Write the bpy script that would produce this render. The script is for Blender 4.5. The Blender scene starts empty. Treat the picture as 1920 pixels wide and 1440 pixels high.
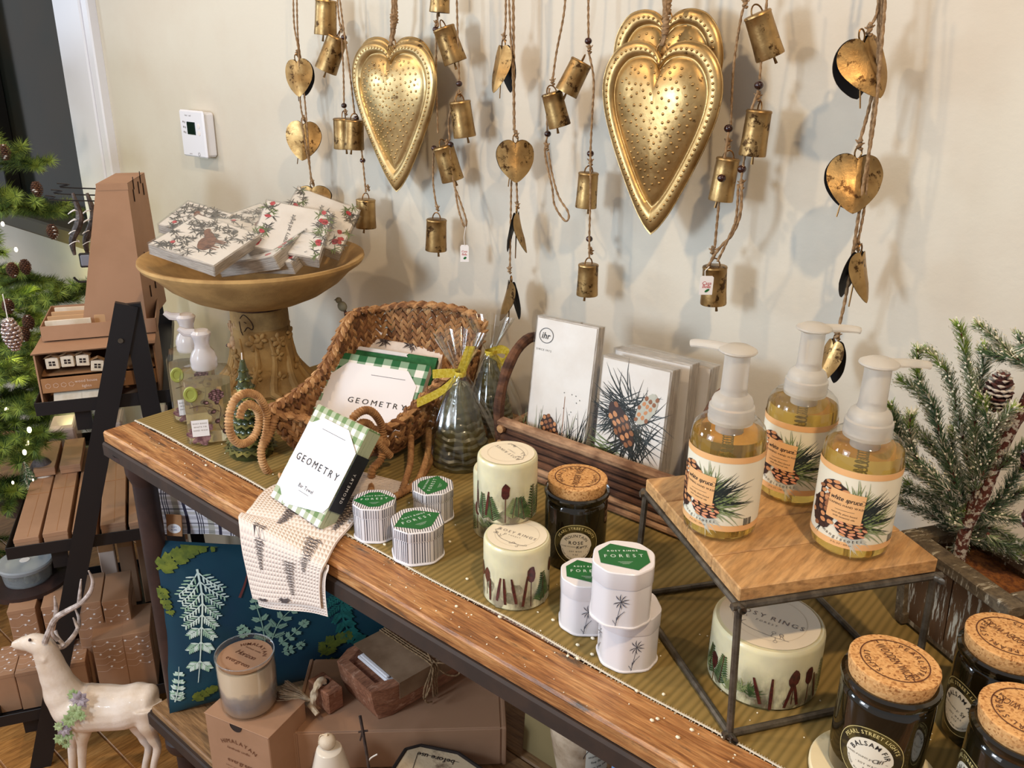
import bpy, math, random
from mathutils import Vector, Matrix, noise as mnoise
from math import sin, cos, pi, radians, sqrt, atan2, hypot
random.seed(7)
SC = bpy.context.scene
COL = SC.collection
V = Vector

# ------------------------------------------------------------------ camera
PITCH, ROLL, YAW, FPX = radians(20.93), radians(.834), radians(49.93), 1603.2
_b = Matrix(((sin(YAW), cos(YAW), 0), (-cos(YAW), sin(YAW), 0), (0, 0, 1)))
_F = V((0, cos(PITCH), -sin(PITCH))); _U = V((0, sin(PITCH), cos(PITCH))); _R = V((1, 0, 0))
Ax = Matrix(((sin(YAW), -cos(YAW), 0), (cos(YAW), sin(YAW), 0), (0, 0, 1)))
F3 = Ax @ _F
R3 = Ax @ (cos(ROLL) * _R + sin(ROLL) * _U)
U3 = Ax @ (-sin(ROLL) * _R + cos(ROLL) * _U)
EYE = V((0, 0, 1.52))
cd = bpy.data.cameras.new('camera'); cam = bpy.data.objects.new('camera', cd); COL.objects.link(cam)
cd.sensor_fit = 'HORIZONTAL'; cd.sensor_width = 36; cd.lens = 36 * FPX / 1920; cd.clip_start = .02
cam.matrix_world = Matrix(((R3.x, U3.x, -F3.x, EYE.x), (R3.y, U3.y, -F3.y, EYE.y), (R3.z, U3.z, -F3.z, EYE.z), (0, 0, 0, 1)))
SC.camera = cam

def ray(x, y): return F3 + R3 * (x - 960) / FPX - U3 * (y - 720) / FPX
def az(x, y, z):                       # where the line of sight meets a level surface
    d = ray(x, y); return EYE + d * ((z - EYE.z) / d.z)
def ay(x, y, Y):                       # where it meets a plane parallel to the wall
    d = ray(x, y); return EYE + d * (Y / d.y)
def av(x, y, A, B):                    # where it meets the upright plane through A and B
    n = V((A[1] - B[1], B[0] - A[0], 0)); d = ray(x, y)
    return EYE + d * (n.dot(V((A[0], A[1], 0)) - V((0, 0, 0)) - V((EYE.x, EYE.y, 0))) / n.dot(d))
def depth(P): return (V(P) - EYE).dot(F3)
def mpp(P): return depth(P) / FPX      # metres per pixel there
def px(P):
    v = V(P) - EYE; z = v.dot(F3); return 960 + FPX * v.dot(R3) / z, 720 - FPX * v.dot(U3) / z
def toz(x, y, P0, P1=None):            # height of the pixel row y above ground point P0
    lo, hi = P0[2] - .5, P0[2] + 1.5
    for _ in range(40):
        m = (lo + hi) / 2
        if px((P0[0], P0[1], m))[1] > y: lo = m
        else: hi = m
    return lo
def rectfit(o, u, v, P0, ratio=1.0, up=True):   # a right-angled sheet seen with these corners, its first corner at P0
    k = mpp(P0); a = V((u[0] - o[0], -(u[1] - o[1]), 0)) * k; b = V((v[0] - o[0], -(v[1] - o[1]), 0)) * k * ratio   # |V| = |U| / ratio
    A, B_, D = a.length_squared, b.length_squared, a.dot(b)
    L2 = (A + B_) / 2 + sqrt(((A - B_) / 2) ** 2 + D * D); za = sqrt(max(L2 - A, 0)); zb = sqrt(max(L2 - B_, 0)) * (-1 if D > 0 else 1); best = None
    fwd = (V(P0) - EYE).normalized(); rt = fwd.cross(V((0, 0, 1))).normalized(); rt = (R3 - fwd * R3.dot(fwd)).normalized(); upv = rt.cross(fwd)
    for s in (1, -1):
        U_ = rt * a.x + upv * a.y - fwd * za * s; V_ = (rt * b.x + upv * b.y - fwd * zb * s) / ratio; n = U_.cross(V_).normalized()
        if n.dot(fwd) > 0: U2, V2 = V_, U_; n = -n
        else: U2, V2 = U_, V_
        if best is None or (n.z > best[2].z) == up: best = (U2, V2, n)
    return best
HA = V((F3.x, F3.y, 0)).normalized()   # level direction of view
HR = V((R3.x, R3.y, 0)).normalized()
def standing(xc, yb, w, yt, z0):       # round thing: foot pixel, width, top centre row -> centre, radius, height
    P = az(xc, yb, z0); d = V((P.x, P.y, 0)).normalized()
    R = w / 2 * mpp(P)
    for _ in range(3):
        c = P + d * R; R = w / 2 * mpp(c)
    return c, R, toz(xc, yt, c) - z0

# ------------------------------------------------------------------ world, lights, exposure
SC.view_settings.view_transform = 'Standard'; SC.view_settings.look = 'None'
SC.view_settings.gamma = 1; SC.view_settings.use_curve_mapping = False
SC.view_settings.exposure = -.13
W = bpy.data.worlds.new('world'); SC.world = W; W.use_nodes = True
bg = W.node_tree.nodes['Background']; bg.inputs[0].default_value = (.88, .89, .92, 1); bg.inputs[1].default_value = .50
def area(name, loc, tgt, size, power, col, sy=None):
    l = bpy.data.lights.new(name, 'AREA'); l.energy = power; l.color = col
    l.shape = 'RECTANGLE'; l.size = size; l.size_y = sy or size
    o = bpy.data.objects.new(name, l); COL.objects.link(o); o.location = loc
    o.rotation_euler = (V(tgt) - V(loc)).to_track_quat('-Z', 'Y').to_euler(); return o
area('shop_window_daylight', (-5.7, -2.0, 1.85), (-1.1, 1.0, 1.1), .8, 70, (.66, .82, 1.0), .95)
area('unseen_cool_light', (-1.15, -.62, 1.50), (-1.05, 1.1, 1.3), .26, 17, (.66, .82, 1.0), .30)  # unseen cool source added before the table, placed to match the wall shadows
area('cool_fill', (-2.4, -2.6, 2.0), (-1.2, .7, .6), 1.6, 34, (.84, .90, 1.0))  # added fill light, lightens the white trim
def lamp(name, loc, tgt, power, col, ang=100, r=.04):
    l = bpy.data.lights.new(name, 'SPOT'); l.energy = power; l.color = col; l.spot_size = radians(ang); l.spot_blend = .6; l.shadow_soft_size = r
    o = bpy.data.objects.new(name, l); COL.objects.link(o); o.location = loc
    o.rotation_euler = (V(tgt) - V(loc)).to_track_quat('-Z', 'Y').to_euler(); return o
lamp('ceiling_spot', (-1.5, -.15, 2.65), (-1.25, .98, 1.0), 40, (1.0, .76, .50))
lamp('ceiling_spot', (.45, .05, 2.7), (-.35, .95, 1.0), 88, (1.0, .74, .46))
def glow(name, loc, power, col, r=.05):
    l = bpy.data.lights.new(name, 'POINT'); l.energy = power; l.color = col; l.shadow_soft_size = r; o = bpy.data.objects.new(name, l); COL.objects.link(o); o.location = loc; return o
glow('string_lights_glow', (-2.66, 1.0, .90), 1.8, (1.0, .93, .42)); glow('string_lights_glow', (-2.3, .75, .8), 1.2, (1.0, .9, .5))
lamp('ceiling_spot', (-2.6, -.2, 2.7), (-1.9, .5, .2), 34, (1.0, .78, .54))

# ------------------------------------------------------------------ materials
def lin(c):
    return tuple((x / 255 / 12.92 if x / 255 <= .04045 else ((x / 255 + .055) / 1.055) ** 2.4) for x in c) + (1,)
MATS = {}
def _new(name):
    m = bpy.data.materials.new(name); m.use_nodes = True; MATS[name] = m
    return m, m.node_tree.nodes, m.node_tree.links, m.node_tree.nodes['Principled BSDF']
def _coords(N, L, scale=(1, 1, 1), kind='Object', rot=(0, 0, 0)):
    t = N.new('ShaderNodeTexCoord'); mp = N.new('ShaderNodeMapping'); L.new(t.outputs[kind], mp.inputs[0])
    mp.inputs['Scale'].default_value = scale; mp.inputs['Rotation'].default_value = rot
    return mp.outputs[0]
def _noise(N, L, co, scale, detail=3, rough=.5, dist=0):
    n = N.new('ShaderNodeTexNoise'); n.inputs['Scale'].default_value = scale; n.inputs['Detail'].default_value = detail
    n.inputs['Roughness'].default_value = rough; n.inputs['Distortion'].default_value = dist
    L.new(co, n.inputs['Vector']); return n.outputs[0]
def _ramp(N, L, fac, stops):
    r = N.new('ShaderNodeValToRGB'); e = r.color_ramp.elements
    while len(e) < len(stops): e.new(.5)
    for i, (p, c) in enumerate(stops): e[i].position = p; e[i].color = lin(c) if len(c) == 3 else c
    L.new(fac, r.inputs[0]); return r.outputs[0]
def _bump(N, L, B, h, strength, dist=.001):
    b = N.new('ShaderNodeBump'); b.inputs['Strength'].default_value = strength; b.inputs['Distance'].default_value = dist
    L.new(h, b.inputs['Height']); L.new(b.outputs[0], B.inputs['Normal'])
def mat(name, col, rough=.6, metal=0, c2=None, ns=30, thr=(.4, .6), bump=None, trans=0, ior=1.45, emit=0, sss=0, coat=0, sc=(1, 1, 1), sheen=0, spec=None):
    m, N, L, B = _new(name)
    B.inputs['Base Color'].default_value = lin(col); B.inputs['Roughness'].default_value = rough; B.inputs['Metallic'].default_value = metal
    B.inputs['IOR'].default_value = ior
    if trans: B.inputs['Transmission Weight'].default_value = trans
    if emit: B.inputs['Emission Color'].default_value = lin(col); B.inputs['Emission Strength'].default_value = emit
    if sss: B.inputs['Subsurface Weight'].default_value = sss; B.inputs['Subsurface Radius'].default_value = (.02, .012, .006); B.inputs['Subsurface Scale'].default_value = .5
    if coat: B.inputs['Coat Weight'].default_value = coat; B.inputs['Coat Roughness'].default_value = .08
    if sheen: B.inputs['Sheen Weight'].default_value = sheen
    if spec is not None: B.inputs['Specular IOR Level'].default_value = spec
    co = None
    if c2 or bump: co = _coords(N, L, sc)
    if c2: L.new(_ramp(N, L, _noise(N, L, co, ns, 5, .6), [(thr[0], col), (thr[1], c2)]), B.inputs['Base Color'])
    if bump: _bump(N, L, B, _noise(N, L, co, bump[0], 4, .6), bump[1], bump[2] if len(bump) > 2 else .001)
    return m
def wood(name, cols, sc=(1, 12, 12), ns=6, rough=.5, bump=.3, wear=None, dist=1.2):
    m, N, L, B = _new(name); co = _coords(N, L, sc)
    oi = N.new('ShaderNodeObjectInfo'); ad = N.new('ShaderNodeVectorMath'); ad.operation = 'MULTIPLY_ADD'
    L.new(oi.outputs['Random'], ad.inputs[0]); ad.inputs[1].default_value = (37, 19, 11); L.new(co, ad.inputs[2]); co = ad.outputs[0]
    n = _noise(N, L, co, ns, 6, .62, dist); k = len(cols)
    c = _ramp(N, L, n, [(.28 + .44 * i / (k - 1), q) for i, q in enumerate(cols)])
    f = _noise(N, L, co, ns * 6, 4, .6)
    mx = N.new('ShaderNodeMixRGB'); mx.blend_type = 'MULTIPLY'; mx.inputs[0].default_value = .55
    L.new(c, mx.inputs[1]); L.new(_ramp(N, L, f, [(.3, (120, 110, 105)), (.6, (255, 255, 255))]), mx.inputs[2]); c = mx.outputs[0]
    if wear:
        w = _noise(N, L, _coords(N, L, wear[1]), wear[2], 6, .7)
        mx = N.new('ShaderNodeMixRGB'); L.new(_ramp(N, L, w, [(wear[3], (0, 0, 0)), (wear[4], (255, 255, 255))]), mx.inputs[0])
        L.new(c, mx.inputs[1]); mx.inputs[2].default_value = lin(wear[0]); c = mx.outputs[0]
    L.new(c, B.inputs['Base Color']); B.inputs['Roughness'].default_value = rough
    _bump(N, L, B, f, bump, .0012); return m
def gold(name, c1, c2, dark, rough=.34, ns=60, amt=.62):
    m, N, L, B = _new(name); co = _coords(N, L)
    a = _ramp(N, L, _noise(N, L, co, ns * .35, 4, .6), [(.35, c2), (.62, c1)])
    d = _ramp(N, L, _noise(N, L, co, ns, 6, .72), [(amt, (0, 0, 0)), (amt + .06, (255, 255, 255))])
    mx = N.new('ShaderNodeMixRGB'); L.new(d, mx.inputs[0]); L.new(a, mx.inputs[1]); mx.inputs[2].default_value = lin(dark)
    L.new(mx.outputs[0], B.inputs['Base Color']); B.inputs['Metallic'].default_value = .92
    r = N.new('ShaderNodeMapRange'); L.new(_noise(N, L, co, ns * 2.2, 3, .6), r.inputs[0]); r.inputs[3].default_value = rough - .1; r.inputs[4].default_value = rough + .22
    L.new(r.outputs[0], B.inputs['Roughness']); _bump(N, L, B, _noise(N, L, co, ns * 3, 4, .7), .35, .0008); return m
def film(name, col=(255, 255, 255), gl=.25, rough=.08):     # thin clear sheet: see-through with a gloss
    m, N, L, B = _new(name); N.remove(B)
    t = N.new('ShaderNodeBsdfTransparent'); t.inputs[0].default_value = lin(col); g = N.new('ShaderNodeBsdfGlossy'); g.inputs['Roughness'].default_value = rough
    lw = N.new('ShaderNodeLayerWeight'); lw.inputs[0].default_value = .5; mx = N.new('ShaderNodeMixShader')
    pw = N.new('ShaderNodeMath'); pw.operation = 'POWER'; pw.inputs[1].default_value = 3; L.new(lw.outputs['Facing'], pw.inputs[0])
    mr = N.new('ShaderNodeMapRange'); L.new(pw.outputs[0], mr.inputs[0]); mr.inputs[3].default_value = .04 + gl * .1; mr.inputs[4].default_value = .75
    L.new(mr.outputs[0], mx.inputs[0]); L.new(t.outputs[0], mx.inputs[1]); L.new(g.outputs[0], mx.inputs[2])
    L.new(mx.outputs[0], N['Material Output'].inputs[0]); return m
def checks(name, a, b, mid, nu, nv, dark=None, rough=.9):    # woven gingham on UVs
    m, N, L, B = _new(name); co = _coords(N, L, (nu, nv, 1), 'UV'); s = N.new('ShaderNodeSeparateXYZ'); L.new(co, s.inputs[0])
    fs = []
    for ax in 'XY':
        fr = N.new('ShaderNodeMath'); fr.operation = 'FRACT'; L.new(s.outputs[ax], fr.inputs[0])
        g = N.new('ShaderNodeMath'); g.operation = 'GREATER_THAN'; g.inputs[1].default_value = .5; L.new(fr.outputs[0], g.inputs[0]); fs.append(g.outputs[0])
    ad = N.new('ShaderNodeMath'); ad.operation = 'ADD'; L.new(fs[0], ad.inputs[0]); L.new(fs[1], ad.inputs[1])
    dv = N.new('ShaderNodeMath'); dv.operation = 'MULTIPLY'; dv.inputs[1].default_value = .5; L.new(ad.outputs[0], dv.inputs[0])
    r = N.new('ShaderNodeValToRGB'); r.color_ramp.interpolation = 'CONSTANT'; e = r.color_ramp.elements; e.new(.5)
    for i, (p, c) in enumerate(((0, a), (.4, mid), (.9, b))): e[i].position = p; e[i].color = lin(c)
    L.new(dv.outputs[0], r.inputs[0]); L.new(r.outputs[0], B.inputs['Base Color']); B.inputs['Roughness'].default_value = rough
    _bump(N, L, B, _noise(N, L, _coords(N, L), 900, 2), .4, .0006); return m

# ------------------------------------------------------------------ mesh builder
class M:
    def __init__(s): s.v = []; s.f = []; s.m = []; s.uv = []
    def add(s, vs, fs, m=0, T=None, uv=None):
        o = len(s.v)
        s.v += [tuple(T @ V(p)) if T else tuple(p) for p in vs]
        for f in fs: s.f.append(tuple(i + o for i in f))
        s.m += [m] * len(fs) if isinstance(m, int) else list(m)
        for f in fs: s.uv += [uv[i] for i in f] if uv else [(0, 0)] * len(f)
        return s
    def box(s, sx, sy, sz, c=(0, 0, 0), b=0, m=0, T=None):
        hx, hy, hz = sx / 2, sy / 2, sz / 2; b = min(b, hx * .9, hy * .9, hz * .9)
        C = V(c)
        if b <= 0:
            vs = [C + V((x, y, z)) for x in (-hx, hx) for y in (-hy, hy) for z in (-hz, hz)]
            return s.add(vs, [(0, 1, 3, 2), (4, 6, 7, 5), (0, 4, 5, 1), (2, 3, 7, 6), (0, 2, 6, 4), (1, 5, 7, 3)], m, T)
        vs = []; ix = {}
        for x in (-1, 1):
            for y in (-1, 1):
                for z in (-1, 1):
                    for a in range(3):
                        p = [x * (hx - b), y * (hy - b), z * (hz - b)]; p[a] = (x, y, z)[a] * (hx, hy, hz)[a]
                        ix[x, y, z, a] = len(vs); vs.append(C + V(p))
        fs = []
        for a in range(3):
            o1, o2 = (a + 1) % 3, (a + 2) % 3
            for q in (-1, 1):
                l = []
                for u, w in ((-1, -1), (1, -1), (1, 1), (-1, 1)):
                    k = [0, 0, 0]; k[a] = q; k[o1] = u; k[o2] = w; l.append(ix[k[0], k[1], k[2], a])
                fs.append(tuple(l if q > 0 else l[::-1]))
            for u in (-1, 1):
                for w in (-1, 1):
                    l = []
                    for e, ax in ((-1, o1), (1, o1), (1, o2), (-1, o2)):
                        k = [0, 0, 0]; k[a] = e; k[o1] = u; k[o2] = w; l.append(ix[k[0], k[1], k[2], ax])
                    fs.append(tuple(l if u * w > 0 else l[::-1]))
        for x in (-1, 1):
            for y in (-1, 1):
                for z in (-1, 1):
                    l = [ix[x, y, z, 0], ix[x, y, z, 1], ix[x, y, z, 2]]; fs.append(tuple(l if x * y * z > 0 else l[::-1]))
        return s.add(vs, fs, m, T)
    def lathe(s, prof, n=32, m=0, T=None, c=(0, 0, 0), a0=0, a1=2 * pi, sx=1, sy=1):
        full = abs(a1 - a0 - 2 * pi) < 1e-6; k = n if full else n + 1; vs = []
        for r, z in prof:
            for i in range(k):
                a = a0 + (a1 - a0) * i / n; vs.append((c[0] + r * cos(a) * sx, c[1] + r * sin(a) * sy, c[2] + z))
        fs = []; ms = []
        for j in range(len(prof) - 1):
            for i in range(n):
                i2 = (i + 1) % k; fs.append((j * k + i, j * k + i2, (j + 1) * k + i2, (j + 1) * k + i)); ms.append(m if isinstance(m, int) else m[j])
        return s.add(vs, fs, ms, T)
    def tube(s, pts, r, n=8, m=0, caps=True, closed=False, twist=None, T=None, flat=1):
        pts = [V(p) for p in pts]; N = len(pts); vs = []
        up = None; L = 0
        for i, p in enumerate(pts):
            a = pts[(i - 1) % N] if (closed or i) else p; b = pts[(i + 1) % N] if (closed or i < N - 1) else p
            t = (b - a).normalized() if (b - a).length > 1e-9 else V((0, 0, 1))
            if up is None: up = t.orthogonal().normalized()
            up = (up - t * up.dot(t)); up = up.normalized() if up.length > 1e-6 else t.orthogonal().normalized()
            q = t.cross(up); rr = r if isinstance(r, (int, float)) else r[i]
            if i: L += (p - pts[i - 1]).length
            for k in range(n):
                th = 2 * pi * k / n; k2 = rr
                if twist: k2 = rr * (1 + twist[0] * cos(twist[2] * (th - L / twist[1] * 2 * pi / twist[2])))
                vs.append(p + up * cos(th) * k2 + q * sin(th) * k2 * flat)
        fs = []
        for i in range(N if closed else N - 1):
            j = (i + 1) % N
            for k in range(n): k1 = (k + 1) % n; fs.append((i * n + k, i * n + k1, j * n + k1, j * n + k))
        if caps and not closed: fs += [tuple(range(n))[::-1], tuple((N - 1) * n + k for k in range(n))]
        return s.add(vs, fs, m, T)
    def ball(s, c, r, n=10, k=6, m=0, T=None):
        rx, ry, rz = (r, r, r) if isinstance(r, (int, float)) else r
        vs = [(c[0], c[1], c[2] - rz)]
        for j in range(1, k):
            a = -pi / 2 + pi * j / k
            for i in range(n): b = 2 * pi * i / n; vs.append((c[0] + rx * cos(a) * cos(b), c[1] + ry * cos(a) * sin(b), c[2] + rz * sin(a)))
        vs.append((c[0], c[1], c[2] + rz)); e = len(vs) - 1
        fs = [(0, 1 + (i + 1) % n, 1 + i) for i in range(n)]
        for j in range(k - 2):
            for i in range(n): i2 = (i + 1) % n; fs.append((1 + j * n + i, 1 + j * n + i2, 1 + (j + 1) * n + i2, 1 + (j + 1) * n + i))
        o = 1 + (k - 2) * n; fs += [(o + i, o + (i + 1) % n, e) for i in range(n)]
        return s.add(vs, fs, m, T)
    def grid(s, fn, nu, nv, m=0, T=None, u=(0, 1), v=(0, 1), flip=False):
        vs = []; uv = []
        for j in range(nv + 1):
            for i in range(nu + 1):
                a = u[0] + (u[1] - u[0]) * i / nu; b = v[0] + (v[1] - v[0]) * j / nv; vs.append(fn(a, b)); uv.append((a, b))
        k = nu + 1; fs = [(j * k + i, j * k + i + 1, (j + 1) * k + i + 1, (j + 1) * k + i) for j in range(nv) for i in range(nu)]
        if flip: fs = [f[::-1] for f in fs]
        return s.add(vs, fs, m, T, uv)
    def prism(s, poly, z0, z1, m=0, T=None, inset=0):
        n = len(poly); vs = [(x, y, z0) for x, y in poly] + [(x, y, z1) for x, y in poly]
        fs = [tuple(range(n))[::-1], tuple(range(n, 2 * n))] + [(i, (i + 1) % n, n + (i + 1) % n, n + i) for i in range(n)]
        return s.add(vs, fs, m, T)
    def decal(s, sh, fn, h=.0004, m=0, T=None):
        vs, fs = sh; return s.add([fn(p[0], p[1], h) for p in vs], fs, m, T)
    def mesh(s, name, mats, sharp=35):
        me = bpy.data.meshes.new(name); me.from_pydata([tuple(v) for v in s.v], [], s.f)
        for q in (mats if isinstance(mats, (list, tuple)) else [mats]): me.materials.append(MATS[q])
        me.polygons.foreach_set('material_index', s.m)
        me.polygons.foreach_set('use_smooth', [True] * len(s.f))
        if any(u != (0, 0) for u in s.uv):
            l = me.uv_layers.new(name='uv'); l.data.foreach_set('uv', [x for u in s.uv for x in u])
        me.update()
        if sharp: me.set_sharp_from_angle(angle=radians(sharp))
        return me
    def build(s, name, mats, parent=None, label=None, cat=None, group=None, kind=None, world=False, sharp=35, loc=None, rz=None):
        if world and parent:
            I = RM[parent.name].inverted(); s.v = [tuple(I @ V(v)) for v in s.v]
        o = bpy.data.objects.new(name, s.mesh(name, mats, sharp)); COL.objects.link(o)
        if parent: o.parent = parent
        if loc is not None: o.location = loc
        if rz is not None: o.rotation_euler = (0, 0, rz)
        if not parent: RM[o.name] = o.matrix_basis.copy() if loc is None else Matrix.LocRotScale(V(loc), o.rotation_euler, V((1, 1, 1)))
        return tag(o, label, cat, group, kind)
RM = {}
def tag(o, label=None, cat=None, group=None, kind=None):
    for k, q in (('label', label), ('category', cat), ('group', group), ('kind', kind)):
        if q: o[k] = q
    return o
def thing(name, label, cat, loc=(0, 0, 0), rz=0, group=None, mw=None):
    o = bpy.data.objects.new(name, None); o.empty_display_size = .02; COL.objects.link(o)
    if mw is not None: o.matrix_basis = mw
    else: o.location = loc; o.rotation_euler = (0, 0, rz)
    RM[o.name] = mw.copy() if mw is not None else Matrix.LocRotScale(V(loc), o.rotation_euler, V((1, 1, 1)))
    return tag(o, label, cat, group)
def dup(r, loc=None, rz=None, label=None, mw=None, scale=None):
    def cp(o, par):
        c = o.copy(); COL.objects.link(c); c.parent = par
        for ch in o.children: cp(ch, c)
        return c
    c = cp(r, r.parent)
    if loc is not None: c.location = loc
    if rz is not None: c.rotation_euler = (0, 0, rz)
    if mw is not None: c.matrix_basis = mw
    if scale is not None: c.scale = (scale,) * 3
    if label: c['label'] = label
    return c
def frame(O, U, Vv):                    # matrix with x along U, y along V, z out of that plane
    U = V(U).normalized(); n = U.cross(V(Vv)).normalized(); w = n.cross(U)
    return Matrix(((U.x, w.x, n.x, O[0]), (U.y, w.y, n.y, O[1]), (U.z, w.z, n.z, O[2]), (0, 0, 0, 1)))
def smooth(pts, n=8, closed=False):     # Catmull-Rom
    P = [V(p) for p in pts]; N = len(P); out = []
    for i in range(N if closed else N - 1):
        a, b, c, d = (P[(i - 1) % N] if closed or i else P[0]), P[i], P[(i + 1) % N], (P[(i + 2) % N] if closed or i < N - 2 else P[-1])
        for k in range(n):
            t = k / n; out.append(.5 * ((2 * b) + (c - a) * t + (2 * a - 5 * b + 4 * c - d) * t * t + (3 * b - a - 3 * c + d) * t ** 3))
    if not closed: out.append(P[-1])
    return out
def resample(pts, step):
    P = [V(p) for p in pts]; out = [P[0]]; acc = 0
    for a, b in zip(P, P[1:]):
        L = (b - a).length
        if L < 1e-9: continue
        t = step - acc
        while t <= L: out.append(a + (b - a) * (t / L)); t += step
        acc = (acc + L) % step
    if (out[-1] - P[-1]).length > step * .3: out.append(P[-1])
    return out
def rope(m, pts, r=.0017, mi=0, n=8, sm=8):
    P = resample(smooth(pts, sm), r * 1.25); m.tube(P, r, n, mi, twist=(.22, r * 6.5, 2))

# ------------------------------------------------------------------ flat shapes for print
def s_strip(pts, w, n=1):
    P = [V((p[0], p[1], 0)) for p in pts]; P = smooth(P, n) if n > 1 else P; N = len(P); vs = []
    for i, p in enumerate(P):
        t = (P[min(i + 1, N - 1)] - P[max(i - 1, 0)]).normalized(); q = V((-t.y, t.x, 0)); u = i / (N - 1)
        ww = w if isinstance(w, (int, float)) else w[0] + (w[1] - w[0]) * u if len(w) == 2 else (w[0] + (w[1] - w[0]) * u * 2 if u < .5 else w[1] + (w[2] - w[1]) * (u * 2 - 1))
        vs += [p + q * ww / 2, p - q * ww / 2]
    return [(v.x, v.y) for v in vs], [(2 * i, 2 * i + 1, 2 * i + 3, 2 * i + 2) for i in range(N - 1)]
def s_blob(cx, cy, rx, ry, rot=0, n=14, w=0):
    vs = [(cx, cy)]
    for i in range(n):
        a = 2 * pi * i / n; k = 1 + w * (random.random() - .5); x, y = rx * cos(a) * k, ry * sin(a) * k
        vs.append((cx + x * cos(rot) - y * sin(rot), cy + x * sin(rot) + y * cos(rot)))
    return vs, [(0, 1 + i, 1 + (i + 1) % n) for i in range(n)]
def s_ring(cx, cy, r, w, n=40, a0=0, a1=2 * pi):
    return s_strip([(cx + r * cos(a0 + (a1 - a0) * i / n), cy + r * sin(a0 + (a1 - a0) * i / n)) for i in range(n + 1)], w)
def s_rect(x0, y0, x1, y1, nx=1, ny=1):
    vs = [(x0 + (x1 - x0) * i / nx, y0 + (y1 - y0) * j / ny) for j in range(ny + 1) for i in range(nx + 1)]; k = nx + 1
    return vs, [(j * k + i, j * k + i + 1, (j + 1) * k + i + 1, (j + 1) * k + i) for j in range(ny) for i in range(nx)]
def s_poly(pts): return list(pts), [tuple(range(len(pts)))]
def s_xf(sh, s=1, rot=0, dx=0, dy=0, shear=0, sx=1):
    c, n = cos(rot), sin(rot); o = []
    for x, y in sh[0]:
        x, y = x * s * sx + shear * y * s, y * s; o.append((x * c - y * n + dx, x * n + y * c + dy))
    return o, sh[1]
def s_join(*shs):
    vs = []; fs = []
    for a, b in shs: o = len(vs); vs += a; fs += [tuple(i + o for i in f) for f in b]
    return vs, fs
_T = {}
def _glyph(t, bold=0):
    if (t, bold) not in _T:
        c = bpy.data.curves.new('t', 'FONT'); c.body = t; c.size = 1; c.offset = bold; c.resolution_u = 2
        o = bpy.data.objects.new('t', c); me = o.to_mesh()
        vs = [(v.co.x, v.co.y) for v in me.vertices]; fs = [tuple(p.vertices) for p in me.polygons]
        o.to_mesh_clear(); bpy.data.objects.remove(o); bpy.data.curves.remove(c)
        x0 = min([v[0] for v in vs] or [0]); x1 = max([v[0] for v in vs] or [.3]); _T[t, bold] = (vs, fs, x0, x1)
    return _T[t, bold]
def s_text(t, h, cx=0, cy=0, rot=0, shear=0, gap=.12, bold=0, sx=1, fit=None):      # h = capital height
    x = 0; parts = []; s = h / .7
    for ch in t:
        if ch == ' ': x += .35; continue
        vs, fs, a, b = _glyph(ch, bold); parts.append(([(p[0] - a + x, p[1]) for p in vs], fs)); x += b - a + gap
    if fit: sx = min(sx, fit / ((x - gap) * s))
    sh = s_join(*parts); return s_xf(([(p[0] - (x - gap) / 2, p[1] - .35) for p in sh[0]], sh[1]), s, rot, cx, cy, shear, sx)
def s_arc(t, h, R, mid, cx=0, cy=0, inside=False, gap=.14, bold=0):        # lettering round a circle
    s = h / .7; ws = [(.35, None) if ch == ' ' else (_glyph(ch, bold)[3] - _glyph(ch, bold)[2] + gap, ch) for ch in t]
    tot = sum(w for w, _ in ws) * s; x = -tot / 2 + gap * s / 2; out = []; sg = 1 if inside else -1
    for w, ch in ws:
        if ch:
            vs, fs, a, b = _glyph(ch, bold); ang = mid + sg * (x + w * s / 2) / R; rot = ang - sg * -1 * 0 + (pi / 2 if inside else -pi / 2)
            out.append(s_xf(([(p[0] - (a + b) / 2, p[1] - .35) for p in vs], fs), s, rot, cx + R * cos(ang), cy + R * sin(ang)))
        x += w * s
    return s_join(*out)
def cyl(R, z=0, a0=-pi / 2):            # print wrapped on a drum: u runs round it, v up
    return lambda u, v, h: V(((R + h) * cos(a0 + u / R), (R + h) * sin(a0 + u / R), z + v))
def flat(z=0): return lambda u, v, h: V((u, v, z + h))
def needles(cx, cy, n, L, a0, a1, w, seg=4, spread=0):
    out = []
    for i in range(n):
        a = a0 + (a1 - a0) * random.random(); l = L * random.uniform(.55, 1.05); k = random.uniform(-.35, .35)
        x0, y0 = cx + random.uniform(-spread, spread), cy + random.uniform(-spread, spread)
        out.append(s_strip([(x0 + l * t / seg * cos(a + k * t / seg), y0 + l * t / seg * sin(a + k * t / seg)) for t in range(seg + 1)], (w * .5, w, w * .1)))
    return s_join(*out)
def cone2d(m, fn, cx, cy, w, h, rot, h0, mats):     # painted pine cone: ground + scales
    m.decal(s_xf(s_blob(0, 0, w / 2, h / 2, 0, 18, .1), 1, rot, cx, cy), fn, h0, mats[0])
    rows = 6
    for j in range(rows):
        y = -h / 2 + h * (j + .5) / rows; ww = w * sqrt(max(.05, 1 - (2 * y / h) ** 2)); k = max(2, int(ww / w * 4 + .5))
        for i in range(k):
            x = -ww / 2 + ww * (i + .5 + (.25 if j % 2 else -.25)) / k
            m.decal(s_xf(s_blob(x, y, ww / k * .42, h / rows * .40, random.uniform(-.3, .3), 9, .2), 1, rot, cx, cy), fn, h0 + .0002, random.choice(mats[1:]))
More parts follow.
